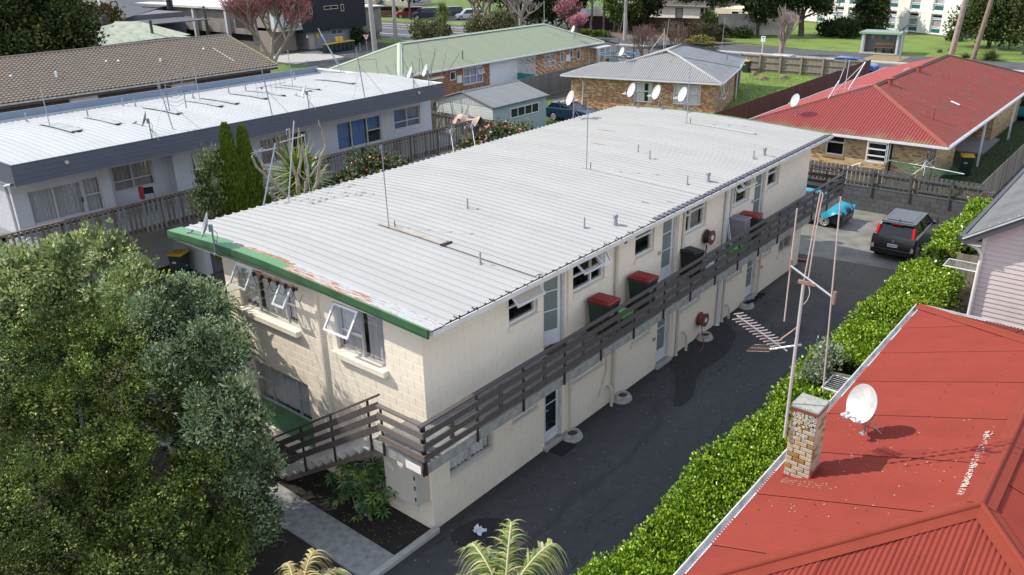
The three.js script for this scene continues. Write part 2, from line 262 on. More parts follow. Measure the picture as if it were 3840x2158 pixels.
// ---------- materials ----------
const G = {
  cream: bump(M([.83, .735, .605], .85, 'faint', 3), 'grain', .6, .004),
  cream2: bump(M([.75, .655, .53], .85, 'soft', 2.6), 'grain', .6, .004),
  creamBack: M([.72, .63, .52], .9, 'soft', 2),
  creamTrim: M([.83, .74, .62], .6, 'soft', 1),
  white: M([.72, .73, .75], .5, 'soft', 1.5), whiteOld: M([.62, .62, .62], .6, 'blot', .8),
  roofWhite: [M([.385, .38, .372], .65, 'faint', 3.1), M([.375, .37, .363], .65, 'faint', 2.6), M([.392, .387, .38], .65, 'faint', 4)],
  green: M([.045, .125, .055], .6, 'blot', 1.2), greenPale: M([.13, .28, .13], .6, 'blot', .7),
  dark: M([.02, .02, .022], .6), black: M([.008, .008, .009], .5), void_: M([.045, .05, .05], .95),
  gutter: M([.68, .66, .64], .45, 'soft', 1), gutterIn: M([.05, .05, .055], .9, 'blot', .4),
  conc: bump(M([.36, .355, .34], .92, 'speck', .7), 'grain', .3, .008), concDk: bump(M([.21, .21, .215], .9, 'blot', .7), 'grain', .5, .005), concLt: bump(M([.42, .4, .37], .9, 'blot', .8), 'grain', .5, .005),
  rail: bump(M([.085, .07, .066], .62, 'streak', .5), 'streak', .3, .004), railOld: bump(M([.16, .135, .115], .8, 'streak', .5), 'streak', .3, .004), post: M([.035, .02, .022], .5, 'soft', .3),
  asphalt: bump(M([.075, .072, .07], .92, 'tar', 9), 'grain', .4, .008), asphaltDry: bump(M([.25, .235, .205], .9, 'speck', 3), 'grain', .4, .008), road: bump(M([.1, .1, .102], .88, 'speck', 6), 'grain', .5, .006),
  soil: bump(M([.035, .027, .02], .95, 'speck', 1.2), 'grain', .25, .03), dirt: bump(M([.1, .085, .06], .95, 'speck', 3), 'grain', .5, .03), mulch: bump(M([.2, .14, .095], .95, 'speck', 2), 'grain', .3, .04),
  grass: bump(M([.1, .16, .022], .95, 'blot', 5), 'grain', .35, .03), grassDk: bump(M([.03, .055, .012], .95, 'blot', 3), 'grain', .35, .03), grassLt: bump(M([.15, .22, .03], .95, 'blot', 5), 'grain', .35, .03),
  galv: M([.4, .42, .45], .35, 'soft', .4, { metalness: .6 }), steel: M([.3, .33, .38], .4, 'soft', .3, { metalness: .5 }), alu: M([.6, .6, .62], .35, null, 1, { metalness: .6 }), rustRod: M([.5, .36, .32], .55, 'blot', .3),
  pvc: M([.62, .56, .47], .5, 'soft', .5), pvcGrey: M([.3, .31, .34], .5, 'soft', .5), pvcWhite: M([.66, .67, .7], .45, 'soft', .5),
  dish: M([.6, .6, .59], .45, 'blot', .5), dishGrey: M([.3, .32, .34], .5, 'blot', .5),
  rust: bump(M([.25, .085, .03], .9, 'blot', .25), 'grain', .1, .004),
  curtain: M([.42, .42, .44], .95, 'streak', .3), curtainW: M([.75, .75, .73], .95, 'streak', .4), curtainB: M([.1, .2, .42], .95, 'streak', .3), curtainBr: M([.3, .26, .24], .95, 'streak', .3),
  blind: M([.5, .47, .42], .7),
  glass: new THREE.MeshPhysicalMaterial({ color: 0xffffff, roughness: .03, transmission: 1, thickness: 0, ior: 1.5 }),
  glassDk: M([.012, .015, .018], .06), frost: M([.2, .24, .23], .25, 'soft', 1),
  timber: bump(M([.27, .235, .19], .85, 'streak', .5), 'streak', .3, .006), timberGrey: bump(M([.2, .19, .17], .88, 'streak', .6), 'streak', .3, .006), timberBr: bump(M([.13, .1, .075], .85, 'streak', .5), 'streak', .3, .006),
  red: M([.24, .012, .012], .45, 'soft', .5), binG: M([.016, .04, .03], .5, 'soft', .6), yellow: M([.6, .36, .02], .5, 'soft', .5), lime: M([.08, .55, .08], .5), rubber: M([.012, .012, .013], .75),
};
// ---------- ground and paving ----------
const flat = (pts, y, mat, name, o = {}) => { const s = new THREE.Shape(pts.map(p => new THREE.Vector2(p[0], -p[1]))); const g = new THREE.ShapeGeometry(s).rotateX(-PI / 2).translate(0, y, 0); return struct(name, g, mat, o); };
const rect = (x0, x1, z0, z1) => [[x0, z0], [x1, z0], [x1, z1], [x0, z1]];
flat(rect(-420, 260, -460, 70), -.03, G.dirt, 'ground');
{ // driveway surface: worn asphalt with brown dust towards the front, damp edge along the wall, cracks and pale crumbs
  const t = dataTex(512, 2048, (u, v) => { const x = -.1 + 5 * u, z = 12 - 40.6 * (1 - v); const a = fbm(u, v, 4, 6, 301), s = fbm(u * 4 % 1, v * 32 % 1, 8, 4, 311), g = vnoise(u * 512, v * 2048, 2048, 321), w = fbm(u, v * 8 % 1, 6, 4, 331); let k = .022 + .042 * a + .02 * (s - .5) + .014 * (g - .5); let c = [k, k, k * 1.02];
    const dust = Math.max(0, Math.min(1, (z + 3.5) / 6 + (w - .5) * 1.3)) * .8 + .35 * Math.max(0, a - .5); c = c.map((q, i) => q + ([.12, .098, .078][i] - q) * dust * .75);
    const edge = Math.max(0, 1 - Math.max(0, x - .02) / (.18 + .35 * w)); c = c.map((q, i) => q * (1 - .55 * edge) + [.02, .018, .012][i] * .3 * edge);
    const run = Math.abs(x - 1.3 - .5 * Math.sin(z * .35) - (w - .5)) ; if (z < -3 && run < .2) c = c.map(q => q * (.72 + 1.4 * run)); const cr = Math.abs(fbm(u, v, 9, 4, 341) - .5); if (cr < .004 && a > .45) c = c.map(q => q * .5); if (g > .985) c = [.26, .25, .24]; return c; }, true); t.wrapS = t.wrapT = THREE.ClampToEdgeWrapping;
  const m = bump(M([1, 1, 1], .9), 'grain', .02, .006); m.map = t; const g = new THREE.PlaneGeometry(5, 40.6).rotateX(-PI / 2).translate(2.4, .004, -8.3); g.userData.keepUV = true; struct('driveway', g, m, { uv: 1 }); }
flat(rect(-9.5, -.1, -28.6, -20), .002, G.asphalt, 'driveway');
flat([[-9.4, -28.55], [4.8, -28.55], [4.8, -22.2], [3, -21.6], [0, -21.2], [-9.4, -21]], .009, G.asphaltDry, 'parking_area');
flat(rect(-17.1, -9.4, -30, 1.2), -.015, G.dirt, 'side_yard');
flat(rect(-14, -.02, 1.95, 14), .0, G.soil, 'front_garden_soil');
flat(rect(-6.9, -.02, 0, 1.14), .003, G.soil, 'garden_bed');
struct('garden_path', [bb(-8, -.02, -.05, .06, 1.12, 1.97)], G.conc);
struct('kerb', [rbx(.15, .2, 2.2, .03, .06, .02, 1.05)], G.concLt);
flat(rect(-13.2, -12.3, -40, -30), -.01, G.grassDk, 'yard_strip');
flat([[-21.5, -54], [-12.4, -36], [-12.4, -66.8], [-24.5, -66.8]], .0, G.grassLt, 'back_lawn');
flat(rect(-31.5, -19, -44, -30), -.01, G.grass, 'yard_grass');
flat(rect(.2, 3.7, -58, -28.7), .0, G.grassDk, 'side_lawn');
flat([[-75, -50], [-61.5, -50], [-61.5, -69.6], [-75, -69.6]], -.01, G.asphalt, 'side_street');
flat([[-74.5, -46], [-66.5, -46.2], [-66.5, -53], [-74.5, -55.2]], .01, G.concLt, 'concrete_pad');
flat([[-75, -40], [-50, -40], [-50, -46], [-75, -46]], -.005, G.grass, 'verge');
flat([[-66.4, -46], [-60, -46], [-60, -51], [-66.4, -52]], .0, G.road, 'crossing_path');
flat([[-300, -69.6], [160, -69.6], [160, -78.2], [-46, -78.2], [-56, -85], [-300, -85]], .0, G.road, 'street');
flat([[-76, -65.2], [-46, -66.5], [-46, -69.5], [-80, -69.5]], .03, G.grassLt, 'street_verge');
struct('street_kerb', [bb(-46, 160, -.02, .12, -79.2, -78.2), bb(-300, -56, -.02, .12, -85.4, -85)], G.concLt);
flat([[-46, -79.2], [160, -79.2], [160, -83.9], [-60, -85.2], [-56, -85]], .1, G.road, 'footpath');
flat(rect(-300, -60, -88.4, -85.4), .06, G.road, 'footpath');
flat(rect(-300, -62, -93.2, -88.4), .08, G.grassLt, 'roadside_grass');
flat(rect(-300, -62, -103, -93.2), .05, G.road, 'car_park');
flat([[-60, -85.2], [160, -83.9], [160, -135], [-60, -135]], .02, G.mulch, 'garden_ground');
flat([[-39, -88.8], [-21, -84.2], [-2, -83.95], [4, -104], [-40, -120], [-38, -92]], .06, G.grassLt, 'park_lawn');
flat(rect(-300, -60, -170, -103), .04, G.grass, 'far_grass');
flat([[-17.2, -79.3], [-13.6, -79.3], [-13.6, -84], [-17.2, -84]], .105, M([.34, .25, .12], .9, 'speck', 1), 'tactile_paving');
struct('road_marking', [bb(-140, -58, .004, .008, -74.4, -74.2), bb(-140, -66, .004, .008, -80.4, -80.2), bb(-140, -60, .004, .008, -83.2, -83.05), bb(-30, -2, .004, .008, -71.6, -71.3), bb(-30, -2, .004, .008, -73, -72.85), ...[0, 1, 2, 3, 4, 5].map(i => bb(-86 + i * 4, -84.4 + i * 4, .004, .008, -70.9, -70.75))], G.white);
// ---------- windows, doors ----------
function win(parent, fr, u0, u1, v0, v1, o = {}) {
  const fm = o.fm || G.white, f = o.f || .05, dep = o.dep ?? -.07, W = u1 - u0, H = v1 - v0, cols = [0, ...(o.cols || []), 1];
  const bars = [bb(u0, u1, v0, v0 + f, dep - .04, dep + .02), bb(u0, u1, v1 - f, v1, dep - .04, dep + .02), bb(u0, u0 + f, v0 + f, v1 - f, dep - .04, dep + .02), bb(u1 - f, u1, v0 + f, v1 - f, dep - .04, dep + .02)];
  const cells = [];
  for (let i = 0; i + 1 < cols.length; i++) {
    const a = u0 + W * cols[i] + (i ? f / 2 : f), b = u0 + W * cols[i + 1] - (i + 2 < cols.length ? f / 2 : f); if (i) bars.push(bb(u0 + W * cols[i] - f / 2, u0 + W * cols[i] + f / 2, v0 + f, v1 - f, dep - .04, dep + .02));
    const tr = (o.tr && o.tr[i]) || []; let lo = v0 + f; for (const t of [...tr, null]) { const hi = t === null ? v1 - f : v0 + H * t - f / 2; cells.push([a, b, lo, hi]); if (t !== null) { bars.push(bb(a, b, hi, hi + f, dep - .04, dep + .02)); lo = hi + f; } }
  }
  const w = ob(parent, 'window', ap(bars, fr), fm);
  cells.forEach((c, i) => {
    const op = o.open && o.open[i];
    if (op) { // top-hung sash pushed outward
      const [a, b, lo, hi] = c, m = new THREE.Matrix4().makeTranslation((a + b) / 2, hi, dep + .05).multiply(new THREE.Matrix4().makeRotationX(-op)), hw = (b - a) / 2 + .02, h = hi - lo + .02, t = .05;
      ob(w, 'sash', ap(ap([bb(-hw, hw, -t, 0, -.02, .02), bb(-hw, hw, -h, -h + t, -.02, .02), bb(-hw, -hw + t, -h + t, -t, -.02, .02), bb(hw - t, hw, -h + t, -t, -.02, .02)], m), fr), fm);
      ob(w, 'pane', ap(ap([bb(-hw + t, hw - t, -h + t, -t, -.003, .003)], m), fr), o.sashGlass || G.glass);
    } else ob(w, 'pane', ap(bb(c[0], c[1], c[2], c[3], dep - .013, dep - .007), fr), o.glass || G.glass);
  });
  if (o.curtain !== 0) {
    const cm = o.curtain || G.curtain, parts_ = o.cspan || [[0, 1]];
    for (const [s, e, lo = 0] of parts_) { const n = Math.max(8, Math.round((e - s) * W / .035)), pos = [], idx = []; for (let i = 0; i <= n; i++) { const u = u0 + W * (s + (e - s) * i / n), z = dep - .13 + .025 * Math.sin(i * 1.35 + 2 * Math.sin(i * .37)); pos.push(u, v0 + H * lo, z, u, v1, z); if (i) idx.push(2 * i - 2, 2 * i, 2 * i + 1, 2 * i - 2, 2 * i + 1, 2 * i - 1); } ob(w, 'curtain', rawGeo(pos, idx).applyMatrix4(fr), cm); }
  }
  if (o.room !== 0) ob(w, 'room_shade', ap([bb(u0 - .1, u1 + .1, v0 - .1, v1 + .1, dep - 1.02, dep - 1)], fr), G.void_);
  if (o.sill) ob(w, 'sill', ap(o.sillBlocks ? [...Array(Math.round(W / .2) + 1)].map((_, i, A) => rbx(W / A.length + .02, .14, .2, .012, u0 - .06 + (W + .12) * (i + .5) / A.length, v0 - .075, -.02 + .06)) : [bb(u0 - .04, u1 + .04, v0 - .12, v0 - .004, dep - .05, .05)], fr), o.sillM || G.creamTrim);
  return w;
}
function door(parent, fr, u0, u1, v0, v1, o = {}) {
  const fm = o.fm || G.white, d = ob(parent, 'door', ap([bb(u0, u0 + .06, v0, v1, -.12, -.02), bb(u1 - .06, u1, v0, v1, -.12, -.02), bb(u0 + .06, u1 - .06, v1 - .06, v1, -.12, -.02), bb(u0, u1, v0 - .06, v0, -.16, .04)], fr), o.frM || G.whiteOld);
  const m = new THREE.Matrix4().makeTranslation(u1 - .07, 0, -.09).multiply(new THREE.Matrix4().makeRotationY(o.ajar || 0)), w = u1 - u0 - .14, rails = o.rails || [.0, .2, .47, .73, 1], L = [], t = .05, H = v1 - v0 - .08;
  L.push(bb(-w, -w + t * 1.6, v0 + .01, v1 - .07, -.02, .02), bb(-t * 1.6, 0, v0 + .01, v1 - .07, -.02, .02));
  L.push(bb(-w + t * 1.6, -t * 1.6, v0 + .01, v0 + .01 + H * rails[1], -.02, .02), bb(-w + t * 1.6, -t * 1.6, v1 - .07 - t, v1 - .07, -.02, .02));
  const leaf = ob(d, 'door_leaf', ap(ap(L, m), fr), fm);
  for (let i = 1; i + 1 < rails.length; i++) { const a = v0 + .01 + H * rails[i], b = v0 + .01 + H * rails[i + 1] - (i + 2 < rails.length ? .025 : t); ob(d, 'pane', ap(ap([bb(-w + t * 1.6, -t * 1.6, a, b, -.006, .006)], m), fr), o.glass || G.frost); if (i + 2 < rails.length) L.push(0); }
  ob(d, 'glazing_bar', ap(ap(rails.slice(2, -1).map(r => bb(-w + t * 1.6, -t * 1.6, v0 + .01 + H * r - .025, v0 + .01 + H * r, -.015, .015)), m), fr), fm);
  ob(d, 'handle', ap(ap([cyl(.02, .02, .05, 0, 0, 0, 8).rotateX(PI / 2).translate(-w + .05, v0 + .95, .02), rbx(.1, .02, .02, .008, -w + .09, v0 + .95, .07)], m), fr), G.alu);
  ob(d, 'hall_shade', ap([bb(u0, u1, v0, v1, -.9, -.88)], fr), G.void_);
  return d;
}
// ---------- the cream block of flats ----------
const flats = thing('block_of_flats', 'cream concrete block flats with long low white metal roof and green barge board', 'building', [0, 0, 0]);
{
  const B = flats, fe = FR(-6.89, 0, 0, 0), fs = FR(0, 0, 0, PI / 2);
  const oe = [[.58, 2.84, 3.64, 4.8], [4.2, 5.77, 3.58, 4.72], [.7, 2.9, .35, 2.22]];
  const os = [[2.65, 3.68, 3.88, 4.76], [3.88, 4.72, 2.7, 4.72], [5.06, 6.44, 3.84, 4.76], [7.88, 8.86, 3.88, 4.76], [9.31, 10.1, 2.7, 4.72], [10.48, 11.9, 3.8, 4.76], [13.55, 14.9, 3.85, 4.76], [15.3, 16.12, 2.7, 4.72], [16.3, 17.26, 3.87, 4.76],
    [.57, 2.03, 1.03, 1.95], [2.68, 3.64, 1.37, 1.97], [3.9, 4.64, .1, 2.02], [5.05, 6.45, 1.35, 2.0], [7.87, 8.87, 1.36, 2], [9.3, 10.04, .1, 2.02], [10.5, 11.88, 1.34, 2], [13.55, 14.9, 1.34, 2], [15.3, 16.06, .12, 2.02], [16.3, 17.27, 1.34, 2], [17.94, 19.24, .97, 1.95]];
  ob(B, 'wall', [...wallGeo(0, 6.89, 0, 4.98, .19, oe, fe), ...wallGeo(.19, 19.86, 0, 4.98, .19, os, fs), bb(-6.89, -.19, 0, 4.98, -20.05, -19.86), bb(-6.89, -6.7, 0, 4.98, -19.86, -.19), bb(-.19, 0, 0, 4.98, -20.05, -19.86)], G.creamBack);
  ob(B, 'floor', [bb(-6.7, -.19, 2.45, 2.66, -19.86, -.19)], G.dark);
  laidWall(B, 'block', fe, 0, 6.89, 0, 4.98, oe, .4, .2, .008, .004, [G.cream], 230);
  laidWall(B, 'block', fs, 0, 20.05, 0, 4.98, os, .4, .2, .006, .003, [G.cream], 70);
  // windows: end wall
  const se = { f: .035, fm: G.alu, sill: 1, sillBlocks: 1 };
  win(B, fe, .58, 2.84, 3.64, 4.8, { ...se, cols: [.31, .8], tr: [[.5], [], [.45]], open: { 1: .55, 4: .6 }, curtain: G.curtainW, cspan: [[0, .25, .1], [.33, .75, .06], [.78, 1, .1]] });
  win(B, fe, 4.2, 5.77, 3.58, 4.72, { ...se, cols: [.52], tr: [[.42], []], open: { 1: .6 }, curtain: G.curtain, cspan: [[.02, .46], [.55, 1]] });
  win(B, fe, .7, 2.9, 1.12, 2.22, { f: .035, fm: G.alu, cols: [.27, .77], tr: [[.55], [], [.5]], curtain: G.curtainW });
  for (let i = 0; i < 12; i++) ob(B, 'cladding_board', ap([bb(.71 + i * .182, .885 + i * .182, .35, 1.115, -.1, -.055 - (i % 2) * .004)], fe), G.greenPale);
  // windows: balcony side
  const sw = { f: .045, dep: -.09, sill: 1 };
  win(B, fs, 2.65, 3.68, 3.88, 4.76, { ...sw, tr: [[.45]], open: { 1: .75 }, curtain: 0, sashGlass: G.blind });
  win(B, fs, 5.06, 6.44, 3.84, 4.76, { ...sw, cols: [.62], tr: [[.42], [.42]], open: { 1: .9, 3: .6 }, curtain: 0 });
  win(B, fs, 7.88, 8.86, 3.88, 4.76, { ...sw, tr: [[.58]], curtain: 0 });
  win(B, fs, 10.48, 11.9, 3.8, 4.76, { ...sw, cols: [.38], tr: [[.55], [.6]], curtain: G.curtainBr, cspan: [[.5, .95, 0]] });
  win(B, fs, 13.55, 14.9, 3.85, 4.76, { ...sw, cols: [.36], tr: [[.5], [.5]], open: { 1: .7, 3: .8 }, curtain: 0 });
  win(B, fs, 16.3, 17.26, 3.87, 4.76, { ...sw, tr: [[.5]], curtain: G.curtain, cspan: [[0, .5]] });
  win(B, fs, .57, 2.03, 1.03, 1.95, { ...sw, fm: G.alu, cols: [.5], curtain: G.curtainW });
  win(B, fs, 2.68, 3.64, 1.37, 1.97, { ...sw, curtain: 0 }); win(B, fs, 5.05, 6.45, 1.35, 2, { ...sw, cols: [.65], curtain: M([.5, .06, .08], .9, 'streak', .4), cspan: [[0, .6]] }); win(B, fs, 7.87, 8.87, 1.36, 2, { ...sw, curtain: G.curtainW });
  win(B, fs, 10.5, 11.88, 1.34, 2, { ...sw, cols: [.5], curtain: G.curtain }); win(B, fs, 13.55, 14.9, 1.34, 2, { ...sw, cols: [.5], curtain: 0 }); win(B, fs, 16.3, 17.27, 1.34, 2, { ...sw, cols: [.5], curtain: G.curtainW }); win(B, fs, 17.94, 19.24, .97, 1.95, { ...sw, fm: G.alu, cols: [.5], curtain: G.curtain, cspan: [[.3, .55]] });
  door(B, fs, 3.88, 4.72, 2.7, 4.72, { ajar: -.3 }); door(B, fs, 9.31, 10.1, 2.7, 4.72); door(B, fs, 15.3, 16.12, 2.7, 4.72);
  door(B, fs, 3.9, 4.64, .1, 2.02, { glass: G.glassDk, rails: [0, .16, .58, 1] }); door(B, fs, 9.3, 10.04, .1, 2.02, { rails: [0, .2, .6, 1] }); door(B, fs, 15.3, 16.06, .12, 2.02, { rails: [0, .2, .6, 1] });
  // corner pilasters beside doors and windows
  for (const [a, b] of [[4.8, 4.98], [10.12, 10.3], [13.2, 13.38]]) for (const [y0, y1] of [[0, 2.45], [2.69, 4.9]]) ob(B, 'pilaster', ap([bb(a, b, y0, y1, 0, .06)], fs), G.creamTrim);
  // balcony slab and landing
  ob(B, 'balcony_slab', [bb(0, .98, 2.48, 2.68, -20.95, 1.04), bb(-1.2, 0, 2.48, 2.68, -20.95, -20.05), bb(-.45, 0, 2.48, 2.68, .002, 1.04)], G.concDk);
  ob(B, 'slab_edge', [bb(.98, 1.0, 2.46, 2.69, -20.95, 1.06), bb(-.45, .98, 2.46, 2.69, 1.04, 1.06)], G.conc);
  ob(B, 'door_step', ap([bb(3.85, 4.68, 0, .1, -.1, .12), bb(9.25, 10.08, 0, .1, -.1, .12), bb(15.25, 16.1, 0, .12, -.1, .12)], fs), G.concLt);
  // roof: bowed ribbed sheets
  const sec = [[-8.62, 5.17], [-7.6, 5.225], [-6.6, 5.27], [-5.6, 5.29], [-4.6, 5.285], [-3.4, 5.25], [-2, 5.19], [-.6, 5.125], [.57, 5.07]];
  const roofY = x => { for (let i = 0; i + 1 < sec.length; i++) if (x <= sec[i + 1][0]) { const t = (x - sec[i][0]) / (sec[i + 1][0] - sec[i][0]); return sec[i][1] + t * (sec[i + 1][1] - sec[i][1]); } return 5.07; };
  B.userData.roofY = undefined; globalThis.roofY = roofY;
  ribRoof(B, sec, .2, -20.34, .25, .035, 3, G.roofWhite);
  ob(B, 'roof_underlay', [...sec.slice(0, -1).map((p, i) => { const q = sec[i + 1]; return rawGeo([p[0], p[1] - .02, .2, q[0], q[1] - .02, .2, q[0], q[1] - .02, -20.3, p[0], p[1] - .02, .2, q[0], q[1] - .02, -20.3, p[0], p[1] - .02, -20.3]); })], G.dark);
  ob(B, 'soffit', [bb(-8.55, .52, 4.985, 5.005, -20.28, .3)], G.cream2);
  // barge: green fascia with folded top flashing, rust stained
  const bar = (z0, z1, dy0, dy1) => sec.slice(0, -1).map((p, i) => { const q = sec[i + 1]; const P = [[p[0], p[1] + dy0, z0], [q[0], q[1] + dy0, z0], [q[0], q[1] + dy1, z0], [p[0], p[1] + dy1, z0], [p[0], p[1] + dy0, z1], [q[0], q[1] + dy0, z1], [q[0], q[1] + dy1, z1], [p[0], p[1] + dy1, z1]]; const f = [[0, 1, 2, 3], [5, 4, 7, 6], [3, 2, 6, 7], [1, 0, 4, 5], [4, 0, 3, 7], [1, 5, 6, 2]]; return rawGeo(f.flatMap(k => [0, 1, 2, 0, 2, 3].flatMap(t => P[k[t]]))); });
  ob(B, 'barge_board', [...bar(.36, .33, -.15, .03)], G.green); ob(B, 'barge_trim', [...bar(.385, .36, -.1, .045), ...bar(.375, .36, -.15, -.125)], G.green);
  ob(B, 'far_barge_board', bar(-20.36, -20.39, -.2, .05), G.greenPale);
  // top flashing with its own flaking paint and rust
  const ft = dataTex(1024, 64, (u, v) => { const x = -8.62 + 9.28 * u, a = fbm(u * 1 % 1, v, 24, 4, 5), b = fbm(u, v, 40, 4, 17), edge = fbm(u, .3, 30, 3, 27); const gr = [.09, .22, .1], wh = [.39, .395, .4], ru = [.26, .085, .025], cr = [.42, .33, .24];
    let lim = x < -6.2 ? 1.2 : x < -3.8 ? .75 + .35 * (edge - .5) : .12; let c = v > 1 - lim ? gr : wh; // v=1 is the outer edge
    const band = Math.abs(v - (1 - lim)); if (x > -6.1 && x < -3.2 && band < .16 && b > .42) c = b > .5 ? ru : cr; if (x > -3.9 && x < -1.2 && v > .25 && b > .5) c = b > .56 ? ru : cr; if (x > -1.4 && b > .6 && a > .48) c = ru; return c; }, true);
  { const pos = [], uv = [], idx = []; const N = 64; for (let i = 0; i <= N; i++) { const x = -8.62 + 9.28 * i / N, y = roofY(x); pos.push(x, y + .043, .1 - .12, x, y + .05, .37); uv.push(i / N, 0.02, i / N, .98); if (i) idx.push(2 * i - 2, 2 * i - 1, 2 * i + 1, 2 * i - 2, 2 * i + 1, 2 * i); }
    const g = rawGeo(pos, idx, uv); g.userData.keepUV = true; const m = M([1, 1, 1], .65); m.map = ft; ob(B, 'roof_flashing', g, m, { uv: 1 }); }
  // gutter along the balcony side
  ob(B, 'gutter', [bb(.51, .53, 4.98, 5.05, -20.34, .3), bb(.53, .65, 4.965, 4.98, -20.34, .3), bb(.635, .655, 4.98, 5.08, -20.34, .3), bb(.53, .635, 4.98, 5.06, .28, .3)], G.gutter);
  ob(B, 'gutter_dirt', [bb(.53, .635, 4.98, 5.01, -20.3, .27)], G.gutterIn);
  { const br = []; for (let z = .1; z > -20.2; z -= .52) br.push(bb(.5, .66, 5.08, 5.09, z - .012, z + .012), bb(.5, .51, 5.07, 5.11, z - .008, z + .008)); ob(B, 'gutter_bracket', br, G.dark, { kind: 'stuff' }); }
  { const sh = []; for (let z = -8; z > -20.2; z -= .25) sh.push(bx(.16, .03, .12, .52, 5.1, z)); ob(B, 'foam_closer', sh, M([.09, .095, .13], .9), { kind: 'stuff' }); }
  // vents and pipes through the roof
  const vent = (x, z, h, r) => { const y = roofY(x); ob(B, 'vent_pipe', [cyl(r, r, h, x, y, z, 10), cyl(r * 1.5, r * 1.3, .06, x, y + .0, z, 10)], G.pvcGrey); };
  for (const [x, z] of [[-3.63, -5.35], [-.86, -2.73], [-.47, -6.19], [-.34, -11.22], [-3.27, -13.28], [-.1, -15.2], [-2.6, -8.9 - 4]]) vent(x, z, .29, .022);
  for (const [x, z] of [[-.01, -6.89], [-.02, -11.9], [.0, -15.8]]) { const y = roofY(x); ob(B, 'cowl', [cyl(.07, .06, .08, x, y, z, 12), cyl(.05, .05, .2, x, y, z, 12), lathe([[.0, .3], [.045, .285], [.06, .24], [.058, .2], [.05, .2]], 12).translate(x, y, z)], G.pvcGrey); ob(B, 'cowl_slots', [0, 1, 2, 3, 4, 5].map(i => bx(.014, .06, .012, x + .056 * Math.cos(i * 1.05), y + .245, z + .056 * Math.sin(i * 1.05), -i * 1.05 + PI / 2)), G.black); }
  // long overflashings from the masts down to the gutter
  for (const [x0, x1, z, rusty] of [[-4.5, -2.25, -3.06, 1], [-2.25, .5, -3.06, 0], [-3.6, .5, -10.62, 0], [-4.3, -1.5, -18.35, 0]]) { const ps = [], n = 10; for (let i = 0; i < n; i++) { const a = x0 + (x1 - x0) * i / n, b = x0 + (x1 - x0) * (i + 1) / n; ps.push(rawGeo([a, roofY(a) + .046, z - .12, a, roofY(a) + .046, z + .12, b, roofY(b) + .046, z + .12, a, roofY(a) + .046, z - .12, b, roofY(b) + .046, z + .12, b, roofY(b) + .046, z - .12])); }
    ob(B, 'overflashing', ps, rusty ? M([.4, .36, .31], .7, 'blot', .8) : M([.385, .372, .345], .7, 'soft', .8)); }
  ob(B, 'flashing_end', [bx(.16, .05, .26, -2.22, roofY(-2.22) + .045, -3.06, 0, 0, .25)], G.dark);
  // rust patches with ragged edges lying on the sheets
  const rp = (x, z, a, b) => { const s = new THREE.Shape(), n = 22; for (let i = 0; i < n; i++) { const t = i / n * 2 * PI, k = rr(.6, 1.1); s[i ? 'lineTo' : 'moveTo'](Math.cos(t) * a * k, Math.sin(t) * b * k); } const g = new THREE.ShapeGeometry(s).rotateX(-PI / 2); g.rotateZ(-Math.atan2(roofY(x - .2) - roofY(x + .2), .4)); g.translate(x, roofY(x) + .004, z); ob(B, 'rust_patch', g, G.rust); };
  for (const q of [[-1.05, .0 - .02, .12, .05], [.35, -.05, .18, .07], [.05, -.06, .06, .05], [-8.2, -2.95, .12, .05], [-1.4, -10.6, .12, .04], [-.5, -9.6, .14, .035], [-.4, -9.0, .16, .04], [.1, -9.5, .12, .03], [-4.2, -15.3, .5, .05], [-3.4, -15.6, .4, .03], [-4.6, -14.6, .3, .03], [-5.2, -14.1, .45, .04], [-6, -15.5, .5, .03], [-5, -13.5, .3, .03], [-4.1, -13.4, .2, .02], [0, -16, .14, .03], [-.2, -15.5, .12, .02]]) rp(q[0], q[1] + .03, q[2], q[3]);
  // drain pipes
  const pipe = (pts, r, m, nme = 'drain_pipe') => ob(B, nme, [tube(pts, r, pts.length * 6, 10), ...pts.slice(1, -1).map(p => new THREE.SphereGeometry(r * 1.25, 8, 6).translate(...p))], m);
  const down = (u, v0, v1, r, m) => ob(B, 'drain_pipe', [cyl(r, r, v1 - v0, .075, v0, -u, 10), ...[.3, .5, .7, .97].map(t => cyl(r * 1.25, r * 1.25, .05, .075, v0 + (v1 - v0) * t, -u, 10)), cyl(r * 1.4, r * 1.2, .06, .075, v0, -u, 10)], m);
  down(6.9, 0, 4.95, .045, G.pvc); down(10.4, 0, 4.95, .045, G.pvc); down(13.12, 0, 4.95, .065, G.pvcWhite); down(13.45, 0, 4.95, .045, G.pvc); down(4.86, .05, 2.45, .035, G.pvc); down(16.5 - .3, .1, 2.4, .03, G.pvc);
  pipe([[.0, .62, -6.68], [.12, .6, -6.68], [.17, .5, -6.68], [.17, .02, -6.68]], .045, G.pvc); pipe([[.0, .62, -10.85], [.12, .6, -10.85], [.17, .5, -10.85], [.17, .02, -10.85]], .045, G.pvc); pipe([[.0, .5, -13.78], [.12, .48, -13.78], [.16, .38, -13.78], [.16, .02, -13.78]], .04, G.pvc); pipe([[.03, 1.9, -6.56], [.06, 1.2, -6.56], [.06, .95, -6.5], [.05, .45, -6.25]], .022, G.pvc);
  pipe([[.0, 3.2, -6.75], [.1, 3.17, -6.75], [.12, 3.05, -6.75], [.12, 2.7, -6.75]], .04, G.pvc); pipe([[.0, 2.95, -10.65], [.16, 2.95, -10.65], [.2, 2.85, -10.6], [.18, 2.7, -10.5]], .045, G.pvc);
  ob(B, 'drain_pipe', [bb(-3.25, -3.17, .1, 4.9, .008, .075)], G.creamTrim);
  ob(B, 'wall_vent', [bb(.0, .02, 4.47, 4.55, -7.45, -7.33)], G.concDk);
